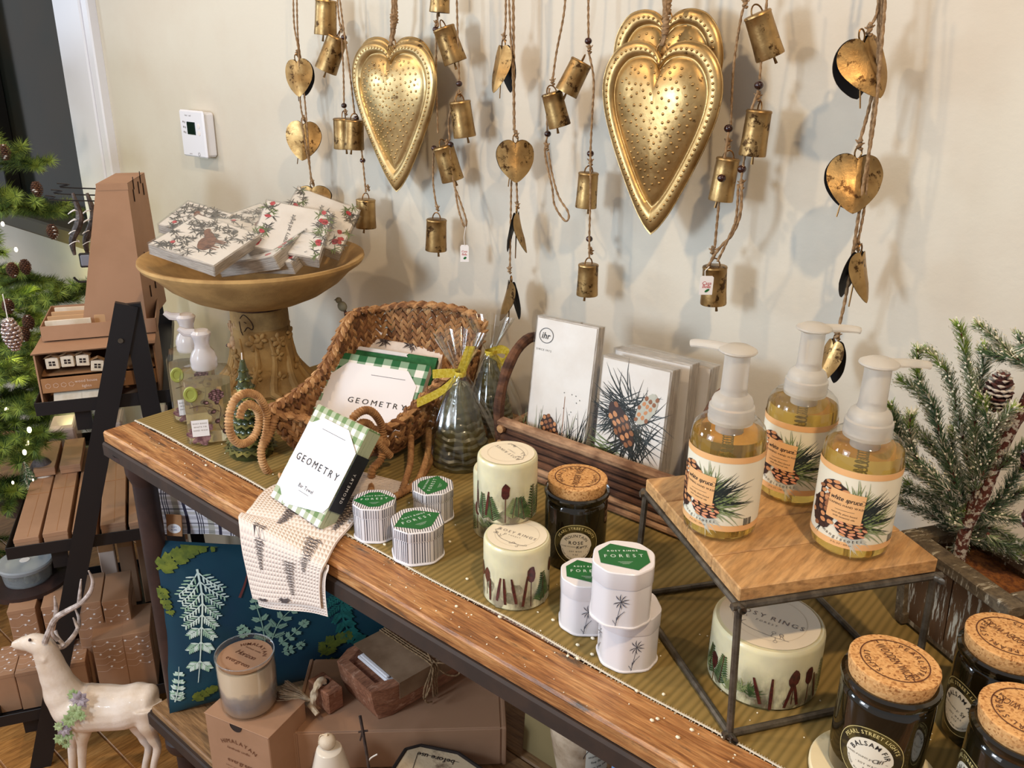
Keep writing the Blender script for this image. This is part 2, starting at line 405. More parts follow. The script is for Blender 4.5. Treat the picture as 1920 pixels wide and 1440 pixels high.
# ------------------------------------------------------------------ materials used
mat('wall', (209, 202, 186), .82, c2=(205, 195, 178), ns=3, bump=(70, .35, .0015))
mat('trim_white', (232, 232, 238), .3)
mat('window_night', (30, 36, 32), .12, c2=(46, 40, 30), ns=2.2)
mat('sill', (74, 66, 44), .6)
wood('floor_wood', [(150, 100, 52), (178, 124, 66), (196, 142, 82)], (14, 1.5, 14), 3, .32, .15)
wood('shelf_wood', [(100, 62, 36), (160, 104, 58), (194, 138, 84), (216, 166, 112)], (1.6, 18, 18), 4.2, .42, .5, wear=((84, 66, 50), (2, 7, 7), 5, .56, .66), dist=1.6)
wood('lower_wood', [(110, 80, 52), (150, 112, 72), (172, 134, 92)], (1.6, 16, 16), 4, .6, .4)
wood('board_wood', [(150, 106, 62), (190, 142, 88), (206, 160, 106), (170, 122, 74)], (9, 1.3, 9), 3.5, .5, .3, dist=1.1)
mat('iron', (58, 40, 36), .5, c2=(44, 31, 29), ns=14, bump=(60, .3, .0006), spec=.5)
mat('fascia', (56, 40, 30), .7, c2=(46, 34, 27), ns=20, bump=(200, .15, .0004))
mat('black_metal', (24, 22, 24), .42)
mat('black_steel_rod', (104, 96, 84), .4, .5, c2=(76, 68, 58), ns=60)
mat('fray', (206, 196, 176), .95)
mat('rope', (156, 126, 92), .95, c2=(120, 92, 62), ns=160)
mat('bead', (38, 14, 10), .18, c2=(58, 24, 16), ns=60, coat=.4)
gold('gold', (184, 150, 98), (136, 104, 62), (76, 52, 28), .34, 48, .55)
gold('gold_pale', (204, 176, 124), (162, 130, 82), (96, 66, 36), .32, 34, .62)
gold('gold_mid', (194, 160, 106), (150, 118, 72), (84, 58, 32), .33, 40, .615)
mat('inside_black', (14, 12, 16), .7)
mat('wire', (130, 96, 56), .35, .9)
mat('paper', (236, 230, 226), .55)
mat('cream_paper', (232, 222, 200), .5)
mat('ink', (34, 30, 30), .6)
mat('ink_soft', (120, 112, 108), .6)
mat('ink_brown', (92, 48, 24), .7)
mat('kraft', (168, 128, 98), .72, c2=(158, 119, 89), ns=6, bump=(300, .12, .0003))
mat('kraft_dark', (166, 118, 76), .75, c2=(150, 104, 64), ns=9)
mat('kraft_print', (222, 196, 178), .8)
mat('white_ink', (240, 236, 236), .7)

# ------------------------------------------------------------------ room
YW = 1.18                                # the wall's face
TT, SH = .900, .30                       # table top and lower shelf heights
TRX0, TRX1 = -2.66, -2.47
m = M()
m.box(6.2, .1, 3.2, (-2.47 + 3.1, YW + .05, 1.6))
m.box(3.2, .1, .96, (-4.07, YW + .05, .48)); m.box(3.2, .1, .7, (-4.07, YW + .05, 2.85))
m.build('wall_back', 'wall', kind='structure')
win = M().box(2.2, .01, 1.52, (-3.6, YW + .05, 1.74)).build('window_1', 'window_night', kind='structure')
M().box(.10, .05, 1.52, (-3.36, YW + .02, 1.74), .003).build('mullion', 'black_metal', win, world=False)
tr = M().box(TRX1 - TRX0 - .03, .07, 1.52, ((TRX0 + TRX1 - .03) / 2, YW + .005, 1.74), .004).box(.035, .05, 1.52, (TRX1 - .012, YW + .0, 1.74), .004).build('trim_1', 'trim_white', kind='structure')
M().box(2.3, .12, .05, (-3.6, YW - .01, .985), .006).build('trim_2', 'sill', kind='structure')
fl = M().box(7, 4.6, .1, (-1.4, -.9, -.052)).build('floor', 'kraft_dark', kind='structure')
mp = {}
for i in range(34):                       # floor boards run along the wall
    y = 1.17 - .095 * i
    if y < -1.2: break
    for j in range(4):
        x0 = -4.6 + 1.6 * j - (i * .47) % 1.2; k = round(i % 3)
        q = M().box(1.596, .092, .018, (0, 0, 0), .0015) if k not in mp else None
        if q: mp[k] = q.mesh('plank', 'floor_wood')
        o = bpy.data.objects.new('plank', mp[k]); COL.objects.link(o); o.parent = fl; o.location = (x0 + .8, y - .047, -.007)

# thermostat
P = ay(377, 251, YW - .012); th = thing('thermostat', 'white square wall thermostat with a small dark screen', 'thermostat', (P.x, YW, P.z))
M().box(.098, .030, .104, (0, -.015, 0), .005).build('body', 'trim_white', th)
M().box(.106, .008, .110, (0, -.031, .001), .004).build('cover', 'trim_white', th)
mat('lcd', (18, 34, 26), .15)
M().box(.036, .004, .030, (-.002, -.0345, .014), .001).build('screen', 'lcd', th)
for z in (.020, .004): M().lathe([(0, 0), (.006, 0), (.006, .0012), (0, .0016)], 12, 0, Matrix.Translation((.031, -.0345, z)) @ Matrix.Rotation(pi / 2, 4, 'X')).build('button', 'paper', th)
tf = lambda u, v, h: V((u, -.0352 - h, v)); m = M()
for a, b, t in ((-.012, .044, 'heat  cool'), (-.016, -.046, 'auto')): m.decal(s_text(t, .004, a, b, gap=.15), tf)
for z in (.028, .016, .004): m.decal(s_blob(-.036, z, .0022, .0022), tf); m.decal(s_blob(-.029, z - .001, .0014, .0026), tf)
m.decal(s_ring(.022, -.046, .004, .001, 14), tf); m.build('lettering', 'ink_soft', th)

# ------------------------------------------------------------------ console table
TX0, TX1, TY0, TY1 = -1.425, .62, .582, 1.13
tb = thing('console_table', 'long industrial console table with reclaimed wooden planks and dark pipe legs', 'table', (TX0, TY0, 0))
ys = [TY0, TY0 + .062, TY0 + .2, TY0 + .335, TY0 + .45, TY1]
for i in range(5):
    w = ys[i + 1] - ys[i]; poly = [(TX0, ys[i] + .012 * (i == 0)), (TX0, ys[i + 1] - .0007), (TX1, ys[i + 1] - .0007), (TX1, ys[i])] + ([(TX0 + .012, ys[i])] if i == 0 else [])
    m = M(); m.box(TX1 - TX0, w - .0016, .022, ((TX0 + TX1) / 2, (ys[i] + ys[i + 1]) / 2, TT - .011), .003)
    m.build('plank', 'shelf_wood', tb, world=True)
m = M(); zc = TT - .022 - .013
m.box(TX1 - TX0 + .006, .012, .027, ((TX0 + TX1) / 2, TY0 + .003, zc), .003); m.box(TX1 - TX0, .012, .027, ((TX0 + TX1) / 2, TY1 - .006, zc), .002)
m.box(.012, TY1 - TY0, .027, (TX0 + .003, (TY0 + TY1) / 2, zc), .003); m.build('apron', 'fascia', tb, world=True)
for x in (TX0 + .045, TX1 - .05):
    for y in (TY0 + .04, TY1 - .05):
        m = M(); m.lathe([(.045, TT - .035), (.045, TT - .043), (.030, TT - .045), (.029, TT - .078), (.021, TT - .10), (.021, TT - .104), (.0205, SH + .004)], 20, 0, c=(x, y, 0))
        m.lathe([(.033, SH - .022), (.033, SH - .07), (.037, SH - .075), (.037, SH - .09), (.033, SH - .1), (.0205, SH - .115), (.0205, .03), (.038, .02), (.04, 0)], 20, 0, c=(x, y, 0))
        m.build('leg', 'iron', tb, world=True)
ys = [TY0, TY0 + .115, TY0 + .25, TY0 + .385, TY1]
for i in range(4): M().box(TX1 - TX0 - .01, ys[i + 1] - ys[i] - .002, .02, ((TX0 + TX1) / 2, (ys[i] + ys[i + 1]) / 2, SH - .010), .003).build('shelf_plank', 'lower_wood', tb, world=True)
m = M(); m.box(TX1 - TX0, .012, .03, ((TX0 + TX1) / 2, TY0 - .001, SH - .028), .003); m.box(.012, TY1 - TY0, .03, (TX0 + .002, (TY0 + TY1) / 2, SH - .028), .003)
m.build('shelf_apron', 'fascia', tb, world=True)

# runner: ribbed olive cloth with a frayed pale edge
mm, N, L, B = _new('runner'); co = _coords(N, L, (1, 1, 1)); wv = N.new('ShaderNodeTexWave'); wv.inputs['Scale'].default_value = 36; wv.inputs['Distortion'].default_value = 3.5; wv.inputs['Detail'].default_value = 2; wv.inputs['Detail Scale'].default_value = 1.5
mpn = N.new('ShaderNodeMapping'); mpn.inputs['Scale'].default_value = (1, .12, 1); L.new(co, mpn.inputs[0]); L.new(mpn.outputs[0], wv.inputs[0])
L.new(_ramp(N, L, wv.outputs[1], [(.0, (118, 97, 46)), (.4, (132, 108, 54)), (1, (142, 117, 62))]), B.inputs['Base Color']); B.inputs['Roughness'].default_value = .85
_bump(N, L, B, wv.outputs[1], .35, .0008)
RY0, RY1 = .642, 1.06; RZ = TT + .0022
def wav(x): return .0022 * sin(x * 9) + .0016 * sin(x * 23 + 1)
def rf(u, v):
    x = TX0 + .004 + (TX1 - TX0 - .02) * u; y = RY0 + (RY1 - RY0) * v + (1 - v) * wav(x)
    return (x, y, RZ + .0006 * sin(x * 31) * (v < .02))
rn = M(); rn.grid(rf, 160, 6); rn.grid(lambda u, v: (rf(u, v)[0], rf(u, v)[1], TT + .0003), 160, 1)
rn = rn.build('table_runner', 'runner', None, 'olive green ribbed runner with a frayed pale edge on the table top', 'runner')
m = M(); pts = []
for i in range(700):
    x = TX0 + .004 + (TX1 - TX0 - .02) * i / 700; y = RY0 + wav(x); l = random.uniform(.001, .0045)
    m.tube([(x, y + .002, RZ + .0004), (x + random.uniform(-.002, .002), y - l, TT + .0012)], .0005, 3, 0, False)
m.tube([(TX0 + .004 + (TX1 - TX0 - .02) * i / 300, RY0 + wav(TX0 + .004 + (TX1 - TX0 - .02) * i / 300) - .0006, RZ) for i in range(301)], .0011, 5)
m.build('frayed_edge', 'fray', rn, kind='stuff')
m = M(); mat('crumb', (240, 228, 200), .5)
for i in range(230):
    x = random.uniform(-1.35, .1); y = random.choice([random.uniform(TY0 + .006, TY0 + .06), random.uniform(.65, .78)])
    r = random.choice([.0006, .0008, .001, .0012, .0022]); z = TT if y < RY0 - .004 else RZ
    m.ball((x, y, z + r * .6), (r * random.uniform(.8, 1.6), r, r * .7), 5, 3)
m.build('salt_crumbs', 'crumb', None, 'white salt crumbs scattered along the table edge and runner', 'crumbs', kind='stuff', sharp=0)
# ------------------------------------------------------------------ things on the table top
ZT = RZ + .0003
def face_to(c): return atan2(-c[1], -c[0])             # bearing of the viewer's side as seen from a thing

# --- amber glass candle jars with cork lids
mat('amber_glass', (26, 20, 10), .06, c2=(34, 28, 12), ns=12, coat=.6)
mat('jar_label', (84, 72, 34), .4, c2=(34, 30, 16), ns=55, thr=(.45, .55))
m_, N, L, B = _new('cork'); co = _coords(N, L); vo = N.new('ShaderNodeTexVoronoi'); vo.inputs['Scale'].default_value = 480; L.new(co, vo.inputs[0])
L.new(_ramp(N, L, vo.outputs[1], [(.1, (150, 96, 48)), (.35, (206, 152, 92)), (.7, (222, 172, 112)), (.95, (186, 128, 72))]), B.inputs['Base Color']); B.inputs['Roughness'].default_value = .9
_bump(N, L, B, _noise(N, L, co, 300, 4), .6, .001)
def make_jar(label, R, H, turn, ang, words, sig, lid_turn, tilt=(0, 0)):
    t = thing('candle_jar', label, 'candle', (0, 0, 0))
    jh = H - .012
    M().lathe([(0, 0), (R * .9, 0), (R * .985, .004), (R, .012), (R, jh * .80), (R * .97, jh * .845), (R * .93, jh * .865), (R * .94, jh * .89), (R * 1.03, jh * .91), (R * 1.045, jh * .935), (R * 1.03, jh * .96), (R * .96, jh * .975), (R * .90, jh * .97), (R * .88, jh * .9), (0, jh * .9)], 48).build('jar', 'amber_glass', t)
    m = M(); rc = R * .955; z0 = jh * .955; z1 = H; n = 56
    pr = [(0, z0), (rc * .93, z0), (rc * .95, z0 + .004), (rc * .99, z1 - .003), (rc * .985, z1 - .0008), (rc * .96, z1), (0, z1)]
    m.lathe(pr, n); m.v = [(x * (1 + .006 * sin(31 * atan2(y, x)) * (z > z1 - .005)), y, z) for x, y, z in m.v]
    T = Matrix.Translation((0, 0, z0)) @ Matrix.Rotation(tilt[0], 4, 'X') @ Matrix.Rotation(tilt[1], 4, 'Y') @ Matrix.Translation((0, 0, -z0))
    m.v = [tuple(T @ V(q)) for q in m.v]; lid = m.build('cork_lid', 'cork', t)
    m = M(); f = lambda u, v, h: T @ (Matrix.Rotation(lid_turn, 4, 'Z') @ V((u, v, z1 + .0002 + h)))
    m.decal(s_ring(0, 0, rc * .74, .0011, 60), f); m.decal(s_arc('PEARL STREET', rc * .14, rc * .60, radians(62), gap=.25), f)
    m.decal(s_arc('LIGHTS', rc * .14, rc * .60, radians(-100), inside=True, gap=.2), f)
    m.decal(s_text('WOODEN WICK', rc * .22, shear=.1, gap=.10, fit=rc * 1.2), f); m.decal(s_strip([(-rc * .74, 0), (-rc * .64, .0)], .0012), f); m.decal(s_strip([(rc * .64, 0), (rc * .74, 0)], .0012), f)
    m.build('burned_lettering', 'ink_brown', lid, kind='stuff')
    C = cyl(R, jh * .40, ang); LR = R * .66
    m = M(); n = 48                       # egg-shaped dark label with a cream disc
    def ov(r, k): return [(r * cos(2 * pi * i / n) * (1.0 - .06 * (sin(2 * pi * i / n) < 0)), r * 1.02 * sin(2 * pi * i / n) + k) for i in range(n)]
    def disc(r, k=0, rings=6): 
        vs = [(0, k)]; fs = []
        for j in range(1, rings + 1): vs += [(x * j / rings, k + (y - k) * j / rings) for x, y in ov(r, k)]
        for i in range(n): fs.append((0, 1 + i, 1 + (i + 1) % n))
        for j in range(rings - 1):
            for i in range(n): a = 1 + j * n; fs.append((a + i, a + n + i, a + n + (i + 1) % n, a + (i + 1) % n))
        return vs, fs
    m.decal(disc(LR * 1.08), C, .0002, 0)
    m.decal(disc(LR * .76, -LR * .10), C, .0005, 1)
    m.decal(s_ring(0, 0, LR * 1.06, .0005, 60), C, .0004, 3)
    lb = m.build('label', ['jar_label', 'cream_paper', 'ink', 'gold_text'], t)
    m = M(); m.decal(s_arc('PEARL STREET LIGHTS', LR * .135, LR * .90, pi / 2, gap=.14, bold=.01), C, .0007, 1)
    for s in words: m.decal(s, C, .0008, 0)
    m.decal(s_text('HAND-POURED BY', LR * .06, -LR * .28, -LR * .1, gap=.2), C, .0008, 0); m.decal(s_strip([(LR * .0, -LR * .15), (LR * .6, -LR * .15)], .0003), C, .0008)
    m.decal(s_text(sig, LR * .16, LR * .3, -LR * .08, .15, .35, gap=.03), C, .0009, 0)
    m.decal(s_text('- SOY WAX -', LR * .075, 0, -LR * .35, gap=.2), C, .0008); m.decal(s_text('8 OZ', LR * .065, 0, -LR * .52, gap=.2), C, .0008)
    m.decal(s_arc('WOOD, WICK AND NATURAL OILS', LR * .065, LR * .66, -pi / 2, 0, -LR * .10, inside=True, gap=.2), C, .0008)
    m.build('label_lettering', ['ink', 'gold_text'], lb, kind='stuff')
    return t
mat('gold_text', (226, 206, 138), .45)
bf = lambda LR: [s_arc('BALSAM FIR', LR * .17, LR * .59, pi / 2 - .0, 0, -LR * .10, gap=.2, bold=.012)]
cj, RJ, HJ = standing(1081, 1072, 117, 893, ZT)
RJ = .0405; HJ = .118
cj = az(1083, 894, ZT + HJ)
LRj = RJ * .66
j = make_jar('dark candle jar labelled mountain rose, with cork lid, in front of the bark basket', RJ, HJ, 0, face_to(cj) + .04,
    [s_arc('MOUNTAIN', LRj * .15, LRj * .60, pi / 2, 0, -LRj * .10, gap=.16), s_text('ROSE', LRj * .17, 0, LRj * .12, gap=.2, bold=.012)], 'Kerry', radians(118)); j.location = (cj.x, cj.y, ZT)
c1 = az(1677, 1239, ZT + .008 + HJ); ct = thing('coaster', 'round cream marbled coaster under the front balsam fir jar', 'coaster', (c1.x + .004, c1.y - .006, ZT))
mat('marble', (232, 216, 176), .35, c2=(206, 186, 140), ns=9, thr=(.5, .54))
M().lathe([(0, 0), (.055, 0), (.0575, .002), (.0575, .006), (.056, .0078), (0, .0078)], 56).build('plate', 'marble', ct)
a = make_jar('dark candle jar with round label signed Cliff, standing on the marbled coaster', RJ, HJ, 0, face_to(c1) - .1, bf(LRj), 'Cliff', radians(-38), (-.03, .02)); a.location = (c1.x, c1.y, ZT + .008)
c2 = az(1895, 1193, ZT + HJ); a = make_jar('dark candle jar with cork lid at the right, behind the other two', RJ, HJ, 0, face_to(c2) - .72, bf(LRj), 'Sy', radians(160)); a.location = (c2.x, c2.y, ZT)
c3 = az(1932, 1336, ZT + HJ); a = make_jar('dark candle jar cut by the right edge of the picture, nearest the corner', RJ, HJ, 0, face_to(c3) - .85, bf(LRj), 'Sy', radians(175)); a.location = (c3.x, c3.y, ZT)

# --- wax pillar candles with pressed botanicals
m_, N, L, B = _new('wax'); co = _coords(N, L, (1, 1, 1)); sp = N.new('ShaderNodeSeparateXYZ'); L.new(co, sp.inputs[0])
MX0 = N.new('ShaderNodeMixRGB'); L.new(MX0.outputs[0], B.inputs['Base Color']); zz = N.new('ShaderNodeMapRange'); L.new(sp.outputs['Z'], zz.inputs[0]); zz.inputs[1].default_value = .012; zz.inputs[2].default_value = .056; zz.inputs[3].default_value = .9; zz.inputs[4].default_value = 0
pn = _ramp(N, L, _noise(N, L, _coords(N, L, (1, 1, .45)), 48, 4, .6), [(.40, (0, 0, 0)), (.60, (255, 255, 255))]); ml = N.new('ShaderNodeMath'); ml.operation = 'MULTIPLY'; L.new(pn, ml.inputs[0]); L.new(zz.outputs[0], ml.inputs[1]); L.new(ml.outputs[0], MX0.inputs[0])
L.new(_ramp(N, L, _noise(N, L, co, 70, 3), [(.4, (62, 70, 40)), (.5, (84, 66, 56)), (.62, (96, 92, 62))]), MX0.inputs[2])
L.new(_ramp(N, L, _noise(N, L, co, 26, 3), [(.35, (206, 200, 168)), (.65, (226, 218, 178))]), MX0.inputs[1]); B.inputs['Roughness'].default_value = .3
B.inputs['Subsurface Weight'].default_value = .35; B.inputs['Subsurface Radius'].default_value = (.02, .015, .008); B.inputs['Subsurface Scale'].default_value = .4; B.inputs['Coat Weight'].default_value = .3
mat('wax_leaf', (70, 96, 52), .35, c2=(40, 62, 34), ns=140, coat=.4); mat('wax_leaf_pale', (136, 142, 96), .35, c2=(110, 118, 76), ns=90)
mat('wax_twig', (88, 34, 30), .35, c2=(58, 24, 22), ns=200, coat=.4); mat('wax_smoke', (112, 108, 84), .35, c2=(150, 140, 116), ns=90)
mat('candle_label', (228, 214, 188), .5); mat('candle_label_ring', (206, 192, 168), .5)
def make_candle(label, R, H, seed, rot_label, words=True, sx=1, sy=1):
    random.seed(seed); t = thing('pillar_candle', label, 'candle')
    Rr = R; 
    M().lathe([(0, 0), (R * .94, 0), (R, .003), (R, H - .006), (R * .985, H - .0025), (R * .95, H - .0005), (0, H)], 56, sx=sx, sy=sy).build('wax_body', 'wax', t)
    C0 = cyl(Rr, 0, 0); C = (lambda u, v, h: V((C0(u, v, h).x * sx, C0(u, v, h).y * sy, v)))
    m = M(); per = 2 * pi * R
    for i in range(16): m.decal(s_join(*[s_blob(u0 := random.uniform(0, per), random.uniform(.1, .38) * H, .007, .008, 0, 12, .4)]), C, .00015, 4)
    for i in range(int(per / .0098)):      # ferns, sprigs, twigs, seed heads
        u = per * (i + random.random() * .7) / int(per / .0098); k = random.random(); top = H * random.uniform(.45, .72); b = H * random.uniform(.03, .15); ln = random.uniform(-.006, .006)
        if k < .45:
            md = random.choice([0, 0, 1]); m.decal(s_strip([(u, b), (u + ln, top)], .0008, 3), C, .0005, 2)
            for q in range(12):
                f = q / 12; x, y = u + ln * f, b + (top - b) * f; l = .0115 * (1 - f * .7)
                for sg in (-1, 1): m.decal(s_strip([(x, y), (x + sg * l * .7, y + l * .5), (x + sg * l, y + l * .55)], (.0016, .0022, .0005)), C, .0004, md)
        elif k < .7: m.decal(s_strip([(u, b), (u + ln * 1.6, top)], (.003, .0036, .002), 4), C, .0006, 2)
        elif k < .85: m.decal(s_blob(u, top * .9, .0055, .0105, 0, 12, .3), C, .0005, 2); m.decal(s_strip([(u, b), (u, top * .8)], .001), C, .0005, 2)
        else:
            m.decal(needles(u, b + .008, 26, .016, .2, pi - .2, .0011, 3, .003), C, .0005, random.choice([0, 1]))
    m.build('pressed_botanicals', ['wax_leaf', 'wax_leaf_pale', 'wax_twig', 'wax_smoke', 'wax_smoke'], t, kind='stuff')
    m = M(); f0 = Matrix.Rotation(rot_label, 4, 'Z'); f = lambda u, v, h: V(((f0 @ V((u, v, 0))).x * sx, (f0 @ V((u, v, 0))).y * sy, H + .0001 + h))
    m.decal(s_blob(0, 0, R * .89, R * .89, 0, 56), f, .0002, 0); m.decal(s_ring(0, 0, R * .66, .0004, 56), f, .0004, 1); lb = m.build('top_label', ['candle_label', 'candle_label_ring'], t)
    m = M(); m.decal(s_text('ROSY RINGS', R * .12, 0, R * .02, gap=.3), f, .0005); m.decal(s_text('FOREST', R * .055, 0, -R * .16, gap=.4), f, .0005)
    br = [(-R * .7, -R * .1), (-R * .35, -R * .42), (R * .1, -R * .5), (R * .5, -R * .48)]
    m.decal(s_strip(br, .0005, 5), f, .0005)
    for i in range(9):
        x, y = V(br[0]).lerp(V(br[2]), i / 9) if i < 5 else V(br[2]).lerp(V(br[3]), (i - 4) / 5); a = random.uniform(0, 6.3)
        m.decal(s_strip([(x, y), (x + R * .09 * cos(a), y + R * .09 * sin(a))], .0005), f, .0005); m.decal(s_ring(x + R * .12 * cos(a), y + R * .12 * sin(a), R * .035, .0004, 8), f, .0005)
    m.build('label_lettering', 'ink_soft', lb, kind='stuff'); return t
cb, Rb, Hb = standing(967, 1148, 123, 1002, ZT)
print('candle', cb, Rb, Hb)
a = make_candle('pale pillar candle with pressed twigs, the lower of the two stacked candles', Rb, Hb, 3, YAW - .7); a.location = (cb.x, cb.y, ZT)
cu, Ru, Hu = standing(950, 987, 111, 850, ZT + Hb); print('upper', cu, Ru, Hu); a = make_candle('pale pillar candle with pressed leaves stacked on top of another candle', Ru, Hu, 5, YAW + radians(115))
a.location = (cu.x, cu.y, ZT + Hb + .0009)
P = az(912, 1012, ZT); cs = az(908, 1000, ZT); a = make_candle('small narrow pillar candle mostly hidden behind the stacked candles', .033, .098, 8, 1); a.location = (cs.x + .006, cs.y + .02, ZT)
co_ = az(1424, 1240, ZT + .035)
ce, Re, He = standing(1418, 1330, 200, 1160, ZT)
print('wide', ce, Re, He)
a = make_candle('wide pale botanical candle standing under the wooden riser', Re, He, 12, YAW - 1.1 + .35); a.location = (ce.x, ce.y, ZT)
random.seed(21)

# --- octagonal tins
def octo(w, c): h = w / 2; return [(h, -h + c), (h, h - c), (h - c, h), (-h + c, h), (-h, h - c), (-h, -h + c), (-h + c, -h), (h - c, -h)]
mat('tin_white', (226, 220, 220), .28, coat=.3); mat('label_green', (22, 98, 44), .4); mat('stripe', (50, 52, 66), .4); mat('label_white_ink', (214, 226, 214), .5)
def rounded(poly, r=.25, n=3):
    out = []; N_ = len(poly)
    for i in range(N_):
        a, b, c = V(poly[i - 1]), V(poly[i]), V(poly[(i + 1) % N_])
        for k in range(n + 1):
            t = k / n; p, q = b.lerp(a, r), b.lerp(c, r); e = p.lerp(b, t).lerp(b.lerp(q, t), t); out.append((e.x, e.y))
    return out
def make_tin(label, w, h, striped, turn, group=None):
    t = thing('candle_tin', label, 'tin', group=group); c = w * .27; P = rounded(octo(w, c)); n = len(P)
    def loft(levels, mi=0):
        m = M(); vs = [(x * s, y * s, z) for s, z in levels for x, y in P]
        m.add(vs, [(j * n + i, j * n + (i + 1) % n, (j + 1) * n + (i + 1) % n, (j + 1) * n + i) for j in range(len(levels) - 1) for i in range(n)] + [tuple(range(n))[::-1], tuple((len(levels) - 1) * n + i for i in range(n))]); return m
    loft([(.98, 0), (1.02, .0006), (1.02, .002), (.975, .0026), (.975, h * .74)]).build('tin_body', 'tin_white', t)
    loft([(1.0, h * .71), (1.004, h * .715), (1.0, h * .985), (.985, h - .0004), (.97, h), (.2, h)]).build('lid', 'tin_white', t)
    f = lambda u, v, hh: Matrix.Rotation(turn, 4, 'Z') @ V((u, v, h + .0001 + hh)); q = .40 * w
    dia = [(-w * .5, 0), (-w * .12, w * .36), (w * .12, w * .36), (w * .5, 0), (w * .12, -w * .36), (-w * .12, -w * .36)]
    if not striped: dia = [(-w * .40, w * .17), (-w * .17, w * .40), (w * .40, w * .17), (w * .40, -w * .17), (w * .17, -w * .40), (-w * .40, -w * .17)]
    m = M(); m.decal(s_poly(dia), f, .0003, 0); lb = m.build('lid_label', 'label_green', t)
    m = M(); m.decal(s_text('ROSY RINGS', w * .045, 0, w * .17, gap=.3, bold=.02), f, .0005); m.decal(s_text('FOREST', w * .085, 0, w * .02, gap=.45), f, .0005)
    for k in range(3): m.decal(s_rect(-w * .12 + k * .002, -w * .16 - k * w * .03, w * .12 - k * .002, -w * .155 - k * w * .03), f, .0005)
    m.build('label_lettering', 'label_white_ink', lb, kind='stuff')
    m = M()
    if striped:
        O = octo(w, c)
        for i in range(8):
            a, b = V(O[i]), V(O[(i + 1) % 8]); L_ = (b - a).length; d = (b - a) / L_; nn = V((d.y, -d.x)); k = int(L_ / .0031)
            for s in range(1, k):
                p = a + d * (L_ * s / k); wd = random.choice([.0007, .0009, .0013]) / 2
                for s0, z0, z1 in ((.977, .004, h * .70), (1.008, h * .73, h * .975)):
                    p1, p2 = (p - d * wd) * s0, (p + d * wd) * s0
                    m.add([(p1.x, p1.y, z0), (p2.x, p2.y, z0), (p2.x, p2.y, z1), (p1.x, p1.y, z1)], [(0, 1, 2, 3)])
        k = int(w / .0031)
        for s in range(k):
            x = -w / 2 + w * (s + .5) / k; lim = min(w * .47, w / 2 + (w / 2 - c) - abs(x) - .001)
            m.add([(x - .0005, -lim, h + .0002), (x + .0005, -lim, h + .0002), (x + .0005, lim, h + .0002), (x - .0005, lim, h + .0002)], [(0, 1, 2, 3)])
        m.build('stripes', 'stripe', t, kind='stuff')
    else:
        for side in (5, 7):                # line drawn flower on the faces
            O = octo(w, c); a, b = V(O[side - 1]), V(O[side]); mid = (a + b) / 2; d = (b - a).normalized(); nn = V((d.y, -d.x)) * (1 if V((d.y, -d.x)).dot(mid) > 0 else -1)
            F = lambda u, v, hh: V(((mid + d * u).x * .976 + nn.x * (hh + .0004), (mid + d * u).y * .976 + nn.y * (hh + .0004), v))
            m.decal(s_strip([(-.004, .003), (-.001, h * .3), (.001, h * .5)], .0005, 4), F)
            for q2 in range(9):
                an = -2.7 + q2 * .62; l = .009
                m.decal(s_strip([(.001, h * .5), (.001 + l * .6 * cos(an) - .001, h * .5 + l * .6 * sin(an)), (.001 + l * cos(an), h * .5 + l * sin(an))], (.0003, .001, .0002), 3), F)
            for q2 in range(4): m.decal(s_strip([(-.003, .004 + q2 * .003), (-.007 + q2 * .004, .010 + q2 * .004)], .0005), F)
        m.build('flower_drawing', 'stripe', t, kind='stuff')
    return t
ST = 'striped tins with green labels'; WT = 'plain white tins with green labels'
def put_tin(lab, xb, yb, w, yt, striped, turn, z0=ZT, group=None, hfix=None):
    P = az(xb, yb, z0); d = V((P.x, P.y, 0)).normalized(); c = P + d * (w / 2 * mpp(P)); W_ = w * mpp(c) * .965
    h = hfix or toz(xb, yt, c) - z0; t = make_tin(lab, W_, h, striped, turn, group); t.location = (c.x, c.y, z0 + .0003); print(lab[:20], W_, h); return c, W_, h, t
TR_ = face_to((-.7, .7)) + pi / 2
_, _, _, t = put_tin('striped octagonal tin with green label, left of the three by the basket', 706, 1020, 80, 937, True, -.05 + .2, group=ST); t.rotation_euler.z = TR_ - .1
_, _, _, t = put_tin('striped octagonal tin, nearest the table edge of the three', 785, 1062, 98, 975, True, .35, group=ST); t.rotation_euler.z = TR_ + .15
_, _, _, t = put_tin('striped octagonal tin, farthest back of the three', 813, 985, 78, 910, True, pi / 2 - .3, group=ST); t.rotation_euler.z = TR_ + .05
c, w1, h1, t = put_tin('white octagonal tin with flower drawing, behind and left of the stacked tins', 1095, 1194, 100, 1096, False, 0, group=WT, hfix=.0665); t.rotation_euler.z = TR_ - .1
c, w2, h2, t = put_tin('white octagonal tin carrying another white tin on its lid', 1172, 1262, 112, 1150, False, pi / 2, group=WT, hfix=.0665); t.rotation_euler.z = TR_ + .05
cc = az(1170, 1043, ZT + .135); t = make_tin('white octagonal tin stacked on top of two others', w2, .0665, False, .2, WT); t.location = (cc.x, cc.y, ZT + .0678); t.rotation_euler.z = TR_ - .25

